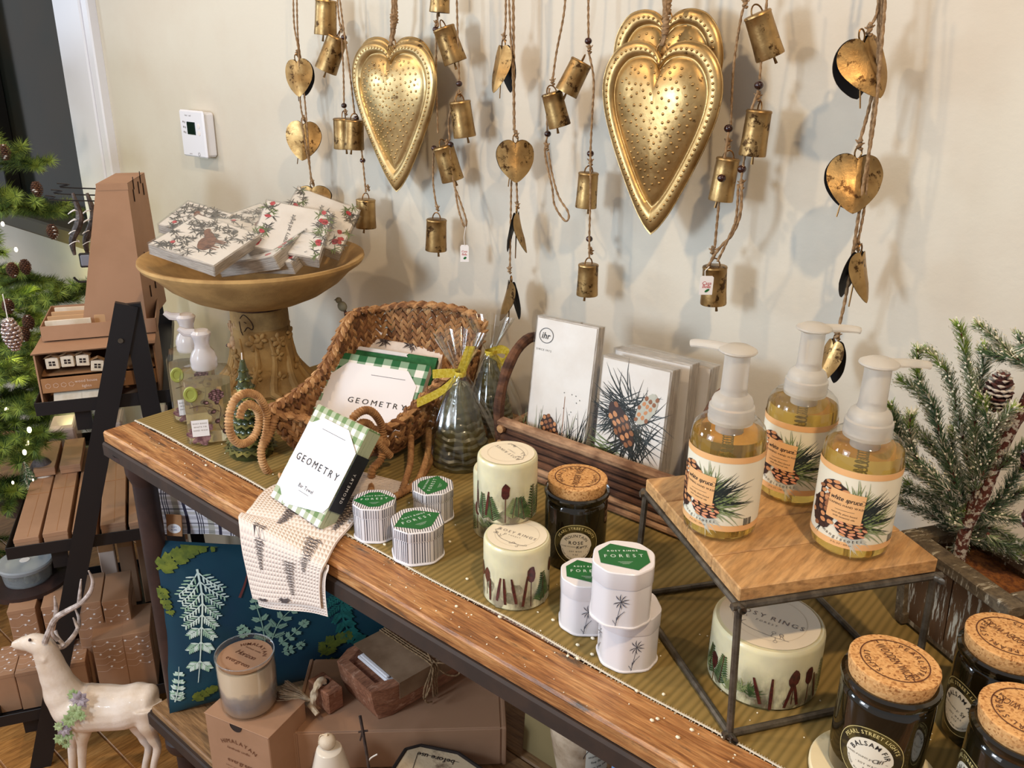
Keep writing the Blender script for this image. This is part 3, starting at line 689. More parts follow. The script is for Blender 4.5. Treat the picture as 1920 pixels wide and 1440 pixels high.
# --- riser: wooden board on a bent rod frame
zr = TT + .148
F0, L0, R0 = az(1385, 1136, zr), az(1211, 925, zr), az(1751, 1080, zr)
B0 = L0 + R0 - F0
rs = thing('riser', 'small riser with a plank board on a square dark wire frame', 'stand', (F0.x, F0.y, TT))
g0 = [az(1368, 1376, ZT + .0035), az(1222, 1128, ZT + .0035), None, az(1716, 1300, ZT + .0035)]
up = [F0, L0, B0, R0]; ct_ = (F0 + B0) / 2; lo = []
for p in up: q = ct_ + (p - ct_) * 1.03; lo.append(V((q.x, q.y, ZT + .0038)))
lo[0] = V(g0[0]); lo[0].z = ZT + .0038
m = M()
for ring in (up, lo): m.tube(resample(smooth([p for k in range(4) for p in (ring[k].lerp(ring[k - 1], .03), ring[k], ring[k].lerp(ring[(k + 1) % 4], .03))], 4, True) + [ring[0].lerp(ring[3], .03)], .006), .0038, 8, closed=True)
m.build('rod_frame', 'black_steel_rod', rs, world=True)
for k in range(4): M().tube([up[k], lo[k]], .0038, 8).build('upright', 'black_steel_rod', rs, world=True)
Uv, Vv = (R0 - F0), (L0 - F0); zb = zr + .0042
for k in range(4):                        # boards glued edge to edge
    a, b = k / 4 + .004 * (k > 0), (k + 1) / 4 - .001; q = [F0 + Vv * a, F0 + Vv * b, F0 + Vv * b + Uv, F0 + Vv * a + Uv]
    T = frame((q[0] + q[2]) / 2, Uv, Vv); T.translation.z = zb + .0075
    M().box(Uv.length * 1.01, (q[1] - q[0]).length, .015, b=.0012, T=T).build('board', 'board_wood', rs, world=True)
BT = zb + .015

# --- foaming soap bottles
mat('soap', (246, 214, 120), .04, trans=.85, ior=1.15, c2=(242, 206, 108), ns=5); 
mat('frosted', (236, 230, 220), .3, trans=.6, ior=1.2); film('clear_plastic', (252, 252, 250), .22, .05)
mat('label_cream', (232, 224, 200), .45); mat('label_peach', (232, 178, 120), .45); mat('cone_dark', (58, 34, 26), .6); mat('cone_mid', (150, 96, 60), .6); mat('cone_light', (206, 142, 92), .6); mat('cone_pink', (222, 150, 112), .6)
mat('needle_dark', (34, 42, 40), .6); mat('needle_green', (112, 128, 78), .6); mat('needle_pale', (150, 160, 120), .6); mat('wash_gray', (196, 194, 178), .6)
def make_bottle(label, ang, spout, barcode=True):
    random.seed(4); t = thing('soap_bottle', label, 'bottle'); R = .0375; H = .122
    bp = [(0, .0015), (R * .88, 0), (R * .97, .003), (R, .010), (R, H * .80), (R * .985, H * .87), (R * .92, H * .94), (R * .78, H * .985), (R * .58, H * 1.005), (.0165, H * 1.012), (.0165, H + .01)]
    M().lathe(bp, 48).build('bottle', 'clear_plastic', t)
    M().lathe([(0, .003), (R * .86, .0025), (R * .96, .006), (R * .985, .012), (R * .985, H * .80), (R * .97, H * .86), (R * .955, H * .885), (0, H * .885)], 48).build('liquid_soap', 'soap', t)
    C = cyl(R + .0003, 0, ang); wid = R * 4.2; z0, z1 = .014, H * .78
    m = M(); m.decal(s_rect(-wid / 2, z0, wid / 2, z1, 48, 1), C, 0, 0); m.decal(s_rect(-wid / 2, z0, wid / 2, z0 + .0065, 48, 1), C, .0002, 1); m.decal(s_rect(-wid / 2, z1 - .0065, wid / 2, z1, 48, 1), C, .0002, 1)
    lb = m.build('label', ['label_cream', 'label_peach'], t)
    m = M()
    m.decal(needles(.004, .042, 44, .040, -.5, 1.7, .0016, 6, .006), C, .0003, 6); m.decal(needles(.004, .042, 50, .044, -.3, 1.5, .0015, 6, .006), C, .0004, 5); m.decal(needles(.006, .044, 26, .048, 0, 1.2, .0014, 6, .005), C, .0005, 4)
    m.decal(needles(.0, .030, 26, .026, -1.2, .3, .0012, 6, .005), C, .0003, 7); m.decal(needles(-.020, .036, 16, .022, 1.8, 4, .0014, 5, .004), C, .0004, 4)
    cone2d(m, C, -.017, .067, .032, .028, .3, .0006, (0, 1, 2, 2)); cone2d(m, C, -.026, .045, .028, .036, .1, .0008, (0, 1, 0, 2)); cone2d(m, C, .005, .0355, .029, .019, -.1, .0009, (0, 3, 3, 2))
    m.decal(s_xf(s_rect(-.0165, -.0155, .0165, .0155, 8, 1), 1, -.05, -.003, .0575), C, .0012, 8)
    m.build('painted_pine_cones', ['cone_dark', 'cone_mid', 'cone_light', 'cone_pink', 'needle_dark', 'needle_green', 'needle_pale', 'wash_gray', 'label_peach'], lb, kind='stuff')
    m = M(); h = .0014
    m.decal(s_text('white spruce', .0046, -.003, .0655, -.03, .3, gap=.03, bold=.01, fit=.029), C, h); m.decal(s_ring(.0118, .0650, .0022, .0003, 16, -2, 2), C, h)
    m.decal(s_text('FOAMING HAND WASH', .0021, -.003, .0590, -.05, gap=.15), C, h); m.decal(s_rect(-.012, .0535, .006, .0538, 5, 1), C, h)
    m.decal(s_text('naturally plant-based', .0018, -.003, .050, -.05, gap=.12), C, h); m.decal(s_text('with essential oils', .0018, -.003, .0465, -.05, gap=.12), C, h)
    for i, chh in enumerate('mangiacotti'):
        a = (i - 5) * .0036; m.decal(s_text(chh, .0036, a - .002, .0232 + a * a * 8 - a * .08, -.1 + a * 12), C, .0007)
    m.decal(s_text('17 FL OZ / 500 ml', .0016, -.002, .0180, 0, gap=.15), C, .0007)
    if barcode:
        for i in range(16): m.decal(s_rect(.046 + i * .0006, .016 + .004, .046 + i * .0006 + random.choice([.0002, .0004]), .028), C, .0004)
    m.build('label_lettering', 'ink', lb, kind='stuff')
    z = H + .002
    cap = M().lathe([(.0175, z - .006), (.0222, z - .005), (.0226, z - .001), (.0220, z + .001), (.0226, z + .003), (.0220, z + .005), (.0226, z + .007), (.0222, z + .011), (.0206, z + .0125), (.0202, z + .016), (.0185, z + .020), (.0155, z + .0225), (.0135, z + .024), (.0128, z + .028), (.0122, z + .060), (.0124, z + .064)], 36)
    cp = cap.build('pump_collar', 'frosted', t)
    m = M(); m.lathe([(.0, z + .066), (.017, z + .066), (.0185, z + .0675), (.018, z + .069), (.012, z + .072), (0, z + .0725)], 28)
    for k in range(6): pass
    sp_ = [V((cos(spout) * s, sin(spout) * s, z + .068 - dz)) for s, dz in ((.008, 0), (.022, -.0004), (.034, 0), (.044, .0008), (.048, .0022))]
    m.tube(smooth(sp_, 3), [.0055, .0054, .0052, .0052, .005, .005, .0048, .0048, .0046, .0046, .0044, .0044, .004], 10, flat=.55)
    m.build('pump_nozzle', 'frosted', t)
    m = M(); m.tube([(0, 0, .006), (0, 0, H * .7)], .0022, 8); m.lathe([(.011, H * .86), (.014, H * .88), (.014, H + .004)], 20)
    m.build('dip_tube', 'frosted', t)
    m = M(); m.tube([(.0052 * cos(a * .7), .0052 * sin(a * .7), H * .62 + a * .0005) for a in range(60)], .0008, 5); m.build('pump_spring', 'black_steel_rod', t)
    return t
ang = atan2(-.72, .15)
def on_board(x, yb, R): P = az(x, yb, BT); return P + V((P.x, P.y, 0)).normalized() * R
for lab, x, yb, da, spd in (('amber foaming hand wash bottle, left of the three on the riser', 1343, 1019, -.55, radians(188)), ('amber foaming hand wash bottle at the front right corner of the riser', 1583, 1053, -.12, radians(40)), ('amber foaming hand wash bottle standing at the back of the riser', 1478, 950, -.35, radians(38))):
    P = on_board(x, yb, .0375); b = make_bottle(lab, face_to(P) + da, spd); b['group'] = 'foaming hand wash bottles'; b.location = (P.x, P.y, BT + .0004); print(px((P.x, P.y, BT + .196)), [round(q) for q in px((P.x, P.y, BT + .11))], .075 / mpp((P.x, P.y, BT + .05)))
random.seed(33)
# ------------------------------------------------------------------ bark basket of paper napkins
mat('bark', (104, 68, 46), .9, c2=(62, 38, 26), ns=45, bump=(120, .9, .002), sc=(.35, 1, 1)); mat('bark_pale', (176, 138, 104), .85, c2=(112, 78, 54), ns=38, bump=(110, .8, .002), sc=(.4, 1, 1))
mat('cut_wood', (190, 146, 98), .8, c2=(158, 112, 70), ns=80)
bx0, bx1, by0, by1 = -.81, -.475, .935, 1.085; bz = TT + .004
bb = thing('bark_basket', 'rustic basket of stacked bark covered branches with an arched twig handle', 'basket', (bx0, by0, TT))
def branch(pts, r, matn='bark', name='branch', seed=0):
    P = resample(smooth(pts, 4), .012); m = M(); rs_ = [r * (1 + .12 * mnoise.noise(V((i * .35, seed * 7.3, 0)))) for i in range(len(P))]
    n = 9; m.tube(P, rs_, n); m.m[-1] = 1; m.m[-2] = 1
    return m.build(name, [matn, 'cut_wood'], bb, world=True)
for k in range(7):
    z = bz + .0065 + k * .0125; r = .0062; top = k == 6
    branch([(bx0 - .004 + random.uniform(-.004, .004), by0 + random.uniform(-.002, .002), z), ((bx0 + bx1) / 2, by0 + random.uniform(-.002, .002), z + random.uniform(-.0008, .0008)), (bx1 + random.uniform(-.006, .006), by0, z)], r if not top else .0085, random.choice(['bark', 'bark', 'bark_pale']) if not top else 'bark_pale', seed=k)
    branch([(bx0, by1, z), (bx1, by1, z)], r, 'bark', seed=k + 20)
    if k % 2:
        for x in (bx0 + .01, bx1 - .01): branch([(x, by0 - .012, z + .004), (x, by1 + .012, z + .004)], r * 1.1, 'bark_pale' if k == 5 else 'bark', seed=k + 40)
for k in range(9): y = by0 + .014 + k * (by1 - by0 - .028) / 8; branch([(bx0 + .005, y, bz + .006), (bx1 - .005, y, bz + .006)], .006, 'bark', 'floor_branch', seed=60 + k)
for x in (bx0 - .002, bx1 + .004):        # arched handles at the ends
    c = (by0 + by1) / 2; branch([(x + .004, by0 + .004, bz + .02)] + [(x, c - (by1 - by0) / 2 * cos(a) * 1.02, bz + .085 + .115 * sin(a)) for a in [pi * i / 10 for i in range(11)]] + [(x + .004, by1 - .002, bz + .02)], .0085, 'bark', 'handle', seed=80)
mat('twig_dark', (70, 44, 30), .9, c2=(48, 28, 20), ns=60, bump=(100, .6, .001))

# --- napkin packs
mat('napkin', (236, 230, 222), .75, c2=(228, 220, 210), ns=12); mat('napkin_side', (206, 196, 184), .85, c2=(166, 156, 144), ns=30, sc=(1, 1, 18), bump=(300, .7, .0008)); film('cellophane', (250, 250, 250), .28, .10)
mat('cellophane_crinkle', (255, 255, 255), .1)
PM = ['cone_dark', 'cone_mid', 'cone_light', 'wash_gray', 'needle_dark', 'needle_green', 'needle_pale']
def pack(name, label, T, w, h, d, art, group, wrap=True, seed=1, cat='napkins', slump=0):
    random.seed(seed); t = thing(name, label, cat, mw=T, group=group)
    m = M(); nl = 12
    vs = []; 
    m.box(w, h, d, (w / 2, h / 2, -d / 2), .0022, 0); m.m = [0 if abs(sum(m.v[i][2] for i in f) / len(f)) < .001 else 1 for f in m.f]
    for k in range(1, nl):                # folded edges
        z = -d * k / nl; m.box(w + .0006, h + .0006, .0005, (w / 2, h / 2, z), 0, 1)
    m.build('folded_napkins', ['napkin', 'napkin_side'], t)
    m = M(); art(m, flat(.0002), w, h)
    m.build('printed_picture', PM + ['ink', 'deer_brown', 'berry_red', 'fir_gray'], t, kind='stuff')
    if wrap:
        m = M(); nx, ny = 12, 14; e = .0012
        def cf(u, v):
            x, y = -e + (w + 2 * e) * u, -e + (h + 2 * e) * v; return (x, y, .0014 + .0008 * mnoise.noise(V((x * 90, y * 60, seed))))
        m.grid(cf, nx, ny)
        for s in range(4):
            def sd(u, v, s=s):
                x, y = ((-e + (w + 2 * e) * u, -e), (w + e, -e + (h + 2 * e) * u), (w + e - (w + 2 * e) * u, h + e), (-e, h + e - (h + 2 * e) * u))[s]; return (x, y, .0014 - (d + .002) * v)
            m.grid(sd, 8, 2)
        m.build('clear_wrapper', 'cellophane', t, sharp=0)
    return t
mat('deer_brown', (140, 98, 76), .7, c2=(112, 76, 60), ns=120); mat('berry_red', (176, 44, 58), .6, c2=(206, 96, 96), ns=160); mat('fir_gray', (112, 108, 100), .7, c2=(84, 80, 76), ns=160)
def cone_art(top=.5, logo=False):
    def a(m, f, w, h):
        s = w / .12
        H = h * top
        for k in range(5): m.decal(needles(w * (.12 + .19 * k), .004, 16, H * .7, 1.0, 2.3, .0016 * s, 3, .012), f, .0001 + k * .00002, random.choice([4, 5, 6]))
        m.decal(needles(w * .82, h * .06, 24, H * .75, 1.1, 2.2, .0017 * s, 3, .01), f, .0002, 4); m.decal(needles(w * .06, h * .02, 26, H * .6, .7, 2.0, .0018 * s, 3, .01), f, .0002, 5); m.decal(needles(w * .5, h * .1, 34, H * .5, .2, 2.9, .0014 * s, 3, .02), f, .0002, 4)
        cone2d(m, f, w * .40, H * .52, w * .26, H * .36, .5, .0004, (0, 1, 2, 1)); cone2d(m, f, w * .50, H * .24, w * .28, H * .34, -.2, .0006, (0, 1, 2, 2))
        m.decal(s_strip([(w * .62, H * .3), (w * .60, H * .95)], (.0012, .0008)), f, .0003, 1)
        for k in range(9): m.decal(s_blob(w * random.uniform(.55, .95), H * random.uniform(.7, 1.0), .0008, .0008), f, .0003, 4)
        if logo:
            m.decal(s_text('ihr', w * .085, w * .19, h * .885, shear=.2, bold=.01), f, .0004, 7); m.decal(s_xf(s_ring(0, 0, w * .10, .0009, 30), 1, .1, w * .19, h * .885, sx=1.15), f, .0004, 7)
            m.decal(s_text('SINCE 1972', w * .025, w * .17, h * .79, gap=.4), f, .0004, 7)
    return a
def cone_art2(m, f, w, h):
    for k in range(7): m.decal(needles(w * random.uniform(.3, .7), h * random.uniform(.3, .7), 26, w * .55, k * .9, k * .9 + 1.6, .0018, 3, .01), f, .0001 + k * .00004, random.choice([4, 5, 6, 4]))
    m.decal(needles(w * .35, h * .62, 70, w * .45, 2.6, 5.4, .0016, 3, .012), f, .0005, 4)
    cone2d(m, f, w * .38, h * .55, w * .26, h * .34, .6, .0007, (0, 0, 1, 2)); cone2d(m, f, w * .72, h * .70, w * .22, h * .26, -.5, .0007, (3, 3, 1, 2)); cone2d(m, f, w * .58, h * .16, w * .30, h * .22, .1, .0007, (0, 1, 2, 2))
    m.decal(needles(w * .8, h * .25, 30, w * .35, 4.0, 5.8, .0015, 3, .01), f, .0004, 5)
yf = by0 + .018
A = ay(1000, 815, yf); A.z = max(A.z, bz + .015)
TLp, TRp = ay(1044, 603, yf + .035), ay(1163, 627, yf + .035)
U = (TRp - TLp); d = (TLp - ay(996, 800, yf + .006)).normalized(); w = U.length; O = TLp - d * .215
O = V(TLp) - d * ((TLp.z - (bz + .014)) / d.z)
t = pack('guest_towel_pack', 'tall white napkin pack with pine cones along its foot, standing in the bark basket', frame(O, U, d), w, (TLp - O).length, .018, cone_art(.55, True), None, seed=3)
T2, T2r = ay(1143, 670, yf + .018), ay(1274, 700, yf + .018); U = T2r - T2; d = (T2 - ay(1120, 820, yf + .002)).normalized(); O = T2 - d * ((T2.z - (bz + .014)) / d.z)
t = pack('napkin_pack', 'square napkin pack covered in pine cones, front one at the right of the bark basket', frame(O, U, d), U.length, (T2 - O).length, .026, cone_art2, 'pine cone napkin packs', seed=5)
for k, (p, q, dy, lab) in enumerate((((1160, 655), (1306, 683), .062, 'white napkin pack standing second in the row behind the front napkin pack'), ((1176, 652), (1338, 690), .092, 'white napkin pack standing last in the row in the bark basket'))):
    T2, T2r = ay(*p, yf + dy), ay(*q, yf + dy); U = T2r - T2; U.z *= .6; d = V((0, .08, 1)).normalized(); O = T2 - d * ((T2.z - (bz + .014)) / d.z)
    pack('napkin_pack', lab, frame(O, U, d), U.length, (T2 - O).length, .024, lambda m, f, w, h: m.decal(needles(w * .5, h * .3, 30, w * .4, 0, 6.2, .0015), f, .0002, 5), 'pine cone napkin packs', seed=9 + k)
random.seed(40)

# ------------------------------------------------------------------ frosted pine in a weathered wooden planter
m_, N, L, B = _new('planter_wood'); co = _coords(N, L, (26, 26, 2.2)); st = _noise(N, L, co, 5.5, 5, .7); base = _ramp(N, L, _noise(N, L, _coords(N, L, (6, 6, 1)), 6), [(.3, (78, 50, 24)), (.7, (104, 70, 34))])
mx = N.new('ShaderNodeMixRGB'); L.new(_ramp(N, L, st, [(.55, (0, 0, 0)), (.60, (255, 255, 255))]), mx.inputs[0]); L.new(base, mx.inputs[1]); mx.inputs[2].default_value = lin((192, 182, 160)); L.new(mx.outputs[0], B.inputs['Base Color']); B.inputs['Roughness'].default_value = .7; _bump(N, L, B, st, .5, .001)
wood('planter_rim', [(78, 64, 46), (112, 96, 72), (66, 52, 38)], (3, 3, 3), 9, .75, .8, wear=((176, 166, 144), (40, 8, 8), 5, .56, .62))
mat('peat', (96, 52, 22), .95, c2=(140, 84, 34), ns=160, bump=(260, 1, .003))
zt = 1.02
q = [az(1688, 993, zt), az(1893, 1140, zt)]; Uv = (q[1] - q[0]); Uv.z = 0; Wp = Uv.length; ux = Uv.normalized(); vx = V((-ux.y, ux.x, 0)); Dp = .105
print('planter', Wp, q[0], Uv)
T0 = Matrix(((ux.x, vx.x, 0, q[0].x + ux.x * Wp / 2 + vx.x * Dp / 2), (ux.y, vx.y, 0, q[0].y + ux.y * Wp / 2 + vx.y * Dp / 2), (0, 0, 1, TT + .0026), (0, 0, 0, 1)))
pl = thing('potted_pine', 'frosted artificial pine with pine cones in a weathered wooden planter box', 'plant', mw=T0); hP = zt - TT - .003
def tp(k): return 1 - .16 * (1 - k)       # sides lean inward towards the foot
for s, (wd, off, rot) in enumerate(((Wp - .02, -Dp / 2 + .008, 0), (Wp - .02, -Dp / 2 + .008, pi), (Dp - .02, -Wp / 2 + .008, pi / 2), (Dp - .02, -Wp / 2 + .008, -pi / 2))):
    npn = 2 if s < 2 else 1
    for k in range(npn):
        a, b = -wd / 2 + wd * k / npn + .0008, -wd / 2 + wd * (k + 1) / npn - .0008; T = Matrix.Rotation(rot, 4, 'Z'); th_ = .006; sc0 = .86
        vs = [(x * (sc0 if z < .01 else 1), (off + y) * (sc0 if z < .01 else 1), z) for z in (.004, hP - .014) for x, y in ((a, 0), (b, 0), (b, th_), (a, th_))]
        M().add(vs, [(0, 3, 2, 1), (4, 5, 6, 7), (0, 1, 5, 4), (1, 2, 6, 5), (2, 3, 7, 6), (3, 0, 4, 7)], 0, T).build('side_panel', 'planter_wood', pl)
    L_ = (Wp, Wp, Dp, Dp)[s]; o2 = -(Dp, Dp, Wp, Wp)[s] / 2 + .011
    M().box(L_ - (.0 if s < 2 else .044), .022, .014, (0, o2, hP - .007), .0015, T=Matrix.Rotation(rot, 4, 'Z')).build('rim_board', 'planter_rim', pl)
    M().box(L_ * .88, .008, .014, (0, (o2 + .003) * .9, .010), .001, T=Matrix.Rotation(rot, 4, 'Z')).build('foot_board', 'planter_rim', pl)
for sx_ in (-1, 1):
    for sy_ in (-1, 1):
        x, y = sx_ * (Wp / 2 - .008), sy_ * (Dp / 2 - .008); m = M(); m.add([(x * k + dx, y * k + dy, z) for k, z in ((.88, .002), (1, hP - .013)) for dx, dy in ((-.006, -.006), (.006, -.006), (.006, .006), (-.006, .006))], [(0, 3, 2, 1), (4, 5, 6, 7), (0, 1, 5, 4), (1, 2, 6, 5), (2, 3, 7, 6), (3, 0, 4, 7)]); m.build('corner_post', 'planter_rim', pl)
m = M(); m.grid(lambda u, v: ((u - .5) * (Wp - .03), (v - .5) * (Dp - .03), hP - .022 + .004 * mnoise.noise(V((u * 9, v * 9, 2)))), 16, 10); m.build('peat', 'peat', pl)
mat('pine_bark', (88, 44, 32), .9, c2=(190, 180, 166), ns=150, thr=(.5, .56), bump=(220, 1, .002)); mat('needle_frost', (142, 158, 114), .7, c2=(104, 126, 86), ns=40); mat('needle_lime', (134, 160, 66), .7); mat('frost', (214, 208, 186), .8); mat('needle_deep', (100, 128, 90), .7, c2=(76, 102, 70), ns=30)
mat('scale_red', (96, 50, 44), .75, c2=(64, 34, 28), ns=90); mat('scale_frost', (206, 196, 184), .8)
def sprig(m, pts, L0, dens, frost, tip=True, w=.0013, wood_r=.0024, mats=(0, 1, 2, 3)):
    P = resample(smooth(pts, 5), .006); m.tube(P, [wood_r * (1 - .6 * i / len(P)) for i in range(len(P))], 5, mats[3])
    acc = 0
    for i in range(len(P) - 1):
        t = (P[i + 1] - P[i]); ln = t.length; t = t.normalized(); u = t.orthogonal().normalized(); f = i / (len(P) - 1)
        for k in range(int(dens * ln * 1000 + random.random())):
            a = random.uniform(0, 2 * pi); r = Matrix.Rotation(a, 3, t) @ u; l = L0 * random.uniform(.7, 1.1) * (1 - .25 * f)
            d = (r * random.uniform(.6, 1) + t * random.uniform(.5, 1.1)).normalized(); p = P[i] + t * ln * random.random() + r * wood_r * .5; q = d.cross(t).normalized() * w / 2
            mi = mats[2] if (random.random() < frost) else (mats[1] if tip and f > .78 and random.random() < .8 else mats[0]); e = p + d * l
            m.add([p - q, p + q, e + q * .5, e - q * .5], [(0, 1, 2, 3)], mi)
            if random.random() < frost * .5: m.add([e - q * 1.6, e + q * 1.6, e + q + t * .002, e - q + t * .002], [(0, 1, 2, 3)], 4 if len(mats) > 4 else mats[2])
def twig(pix, Y, L0=.013, dens=2.2, frost=.25, tip=True, wr=.0022):
    pts = [ay(x, y, Y + (dy if len(p) > 2 else 0)) for p in pix for x, y, dy in [(p + (0,))[:3]]]
    m = M(); sprig(m, pts, L0, dens, frost, tip, wood_r=wr)
    if m.v: m.build('twig', ['needle_deep' if random.random() < .5 else 'needle_frost', 'needle_lime', 'frost', 'pine_bark'], pl, world=True, sharp=0)
Yt = (T0.translation.y) - .0
stem_px = [(1797, 1052), (1806, 1010), (1820, 960), (1850, 900), (1868, 850), (1895, 800), (1925, 760)]
m = M(); sp_ = [ay(x, y, Yt) for x, y in stem_px]; m.tube(resample(smooth(sp_, 4), .008), .0068, 9); m.build('trunk', 'pine_bark', pl, world=True)
m = M(); sp2 = [ay(x, y, Yt - .005) for x, y in ((1815, 985), (1845, 930), (1880, 840), (1915, 770), (1950, 700))]; m.tube(resample(smooth(sp2, 4), .008), .0055, 8); m.build('trunk', 'pine_bark', pl, world=True)
TW = [
 [(1822, 975), (1800, 960), (1775, 930), (1740, 900), (1695, 870), (1668, 845)], [(1810, 1000), (1780, 985), (1745, 965), (1700, 945), (1676, 935)],
 [(1820, 960), (1800, 920), (1780, 880), (1760, 850), (1740, 830), (1712, 812)], [(1800, 930), (1780, 870), (1758, 800), (1750, 760), (1728, 725), (1718, 690), (1722, 655)],
 [(1758, 800), (1740, 760), (1715, 730), (1688, 712)], [(1832, 920), (1815, 860), (1800, 800), (1790, 750), (1778, 705), (1755, 672), (1735, 658)],
 [(1840, 900), (1830, 840), (1828, 780), (1822, 730), (1812, 680), (1806, 640), (1797, 608)], [(1828, 770), (1838, 720), (1845, 680), (1846, 648)],
 [(1950, 700), (1905, 670), (1880, 650), (1855, 625), (1832, 608)], [(1930, 690), (1900, 672), (1868, 668), (1842, 655)], [(1940, 640), (1918, 655), (1915, 630)],
 [(1855, 880), (1850, 840), (1868, 800), (1890, 775), (1900, 765)], [(1840, 900), (1848, 860), (1858, 820), (1850, 780), (1842, 745)],
 [(1780, 920), (1740, 880), (1712, 850), (1705, 800), (1708, 775)], [(1745, 900), (1715, 870), (1700, 830), (1690, 800), (1672, 770)], [(1690, 850), (1682, 810), (1672, 772), (1668, 758)],
 [(1800, 930), (1790, 880), (1785, 840), (1787, 805)], [(1760, 860), (1735, 820), (1712, 800), (1700, 785)], [(1815, 990), (1790, 975), (1790, 965), (1812, 955)],
 [(1820, 1000), (1850, 990), (1885, 1000), (1915, 1030)], [(1822, 980), (1860, 960), (1900, 930), (1925, 915)], [(1825, 970), (1870, 940), (1905, 890), (1925, 860)], [(1815, 1010), (1840, 1015), (1870, 1025), (1905, 1040)],
 [(1835, 960), (1880, 970), (1920, 975), (1950, 980)], [(1870, 880), (1905, 850), (1930, 830)], [(1800, 985), (1770, 975), (1750, 945), (1725, 925), (1700, 905)], [(1780, 960), (1760, 930), (1735, 925), (1690, 920)],
 [(1850, 1000), (1880, 1020), (1910, 1020), (1940, 1030)], [(1790, 985), (1808, 1000), (1800, 1025), (1790, 1030)], [(1830, 930), (1808, 905), (1795, 880), (1775, 850)], [(1850, 870), (1840, 830), (1815, 800), (1795, 790)]]
for i, pth in enumerate(TW): twig(pth, Yt + random.uniform(-.035, .04), .0135, 7.0, .42 if i % 3 else .22, True)
def pinecone(P, up, r, h, parent, world=True, mats=('scale_red', 'scale_frost'), fr=.35, name='pine_cone'):
    m = M(); up = V(up).normalized(); u = up.orthogonal().normalized(); w_ = up.cross(u); rows = 9
    m.tube([V(P) + up * h * k / 5 for k in range(6)], [r * .5 * sin(pi * (.15 + .8 * k / 5)) for k in range(6)], 8, 0)
    for j in range(rows):
        f = (j + .5) / rows; rr = r * (sin(pi * (.12 + .80 * f)) ** .8); n = 9
        for i in range(n):
            a = 2 * pi * (i + .5 * (j % 2)) / n; d = u * cos(a) + w_ * sin(a); s = d.cross(up); c = V(P) + up * h * f; ww = rr * .38
            m.add([c + d * rr * .3, c + d * rr * .85 + s * ww + up * h * .03, c + d * rr + up * h * .055, c + d * rr * .85 - s * ww + up * h * .03, c + d * rr * .8 - up * h * .04], [(0, 4, 1), (1, 4, 2), (2, 4, 3), (3, 4, 0), (0, 1, 2, 3)], 1 if random.random() < fr else 0)
    return m.build(name, list(mats), parent, world=world, sharp=0, kind=None)
P = ay(1862, 770, Yt - .01); pinecone(P, (.05, -.1, 1), .0145, .044, pl, fr=.4)
P = ay(1925, 880, Yt - .01); pinecone(P, (.3, -.1, 1), .0145, .042, pl, fr=.4); P = ay(1928, 990, Yt - .02); pinecone(P, (.2, -.3, 1), .012, .034, pl, fr=.2)
random.seed(52)

# ------------------------------------------------------------------ pedestal bowl (bird bath shape) with relief leaves
mat('sand_clay', (184, 146, 90), .85, c2=(160, 124, 74), ns=18, bump=(420, .35, .0008)); mat('sand_clay_dark', (158, 124, 74), .85, c2=(130, 100, 58), ns=22, bump=(300, .5, .001))
bc = V((-1.405, .905, TT)); zr_ = 1.165; BRr = .207
bwl = thing('pedestal_bowl', 'sand coloured clay pedestal bowl with leaf relief on its foot, holding napkin packs', 'bowl', (bc.x, bc.y, ZT)); h0 = zr_ - ZT
R_ = BRr
M().lathe([(0, h0 - .082), (.06, h0 - .078), (.11, h0 - .062), (.15, h0 - .04), (.176, h0 - .018), (R_ - .022, h0 - .008), (R_ - .006, h0 - .001), (R_ - .001, h0 - .001), (R_, h0 - .006), (R_ - .004, h0 - .013), (.184, h0 - .026), (.16, h0 - .05), (.125, h0 - .073), (.09, h0 - .088), (.06, h0 - .096), (0, h0 - .098)], 72).build('bowl', 'sand_clay', bwl)
hp = h0 - .097; prof = [(.0, .002), (.090, 0), (.093, .006), (.082, .018), (.068, .036), (.061, .058), (.058, .085), (.056, hp - .042), (.057, hp - .040), (.0555, hp - .037), (.0545, hp - .01), (.055, hp), (0, hp)]
M().lathe(prof, 48).build('pedestal', 'sand_clay_dark', bwl)
m = M(); m.lathe([(.05, 0), (.0575, .001), (.0575, .004), (.05, .005)], 40, c=(0, 0, hp - .004)); m.build('band', 'twig_dark', bwl)
def ped_r(z):
    for (r1, z1), (r2, z2) in zip(prof[1:], prof[2:]):
        if z1 <= z <= z2: return r1 + (r2 - r1) * (z - z1) / max(z2 - z1, 1e-6)
    return .05
va = face_to(bc)
for i in range(16):                        # raised leaves and berries round the foot
    a = va + random.uniform(-1.5, 1.5); z = random.uniform(.03, .115); r = ped_r(z)
    m = M(); s = random.uniform(.010, .016)
    for k in range(5):
        b = 2 * pi * k / 5 + i; T = Matrix.Rotation(a, 4, 'Z') @ Matrix.Translation((r + .0005, s * .55 * cos(b), z + s * .55 * sin(b))) @ Matrix.Rotation(b, 4, 'X')
        m.ball((0, 0, 0), (.004, s * .62, s * .36), 8, 5, 0, T)
    m.build('relief_leaf', 'sand_clay_dark', bwl)
for i in range(12):                        # root-like flares
    a = 2 * pi * i / 12 + .2; m = M(); m.tube([V((cos(a + .1 * sin(k)) * ped_r(z) * .99, sin(a + .1 * sin(k)) * ped_r(z) * .99, z)) for k, z in enumerate((.11, .085, .06, .04, .022, .008))] + [V((cos(a) * .103, sin(a) * .103, .003))], [.003, .004, .006, .007, .0085, .009, .006], 7); m.build('root_relief', 'sand_clay_dark', bwl)
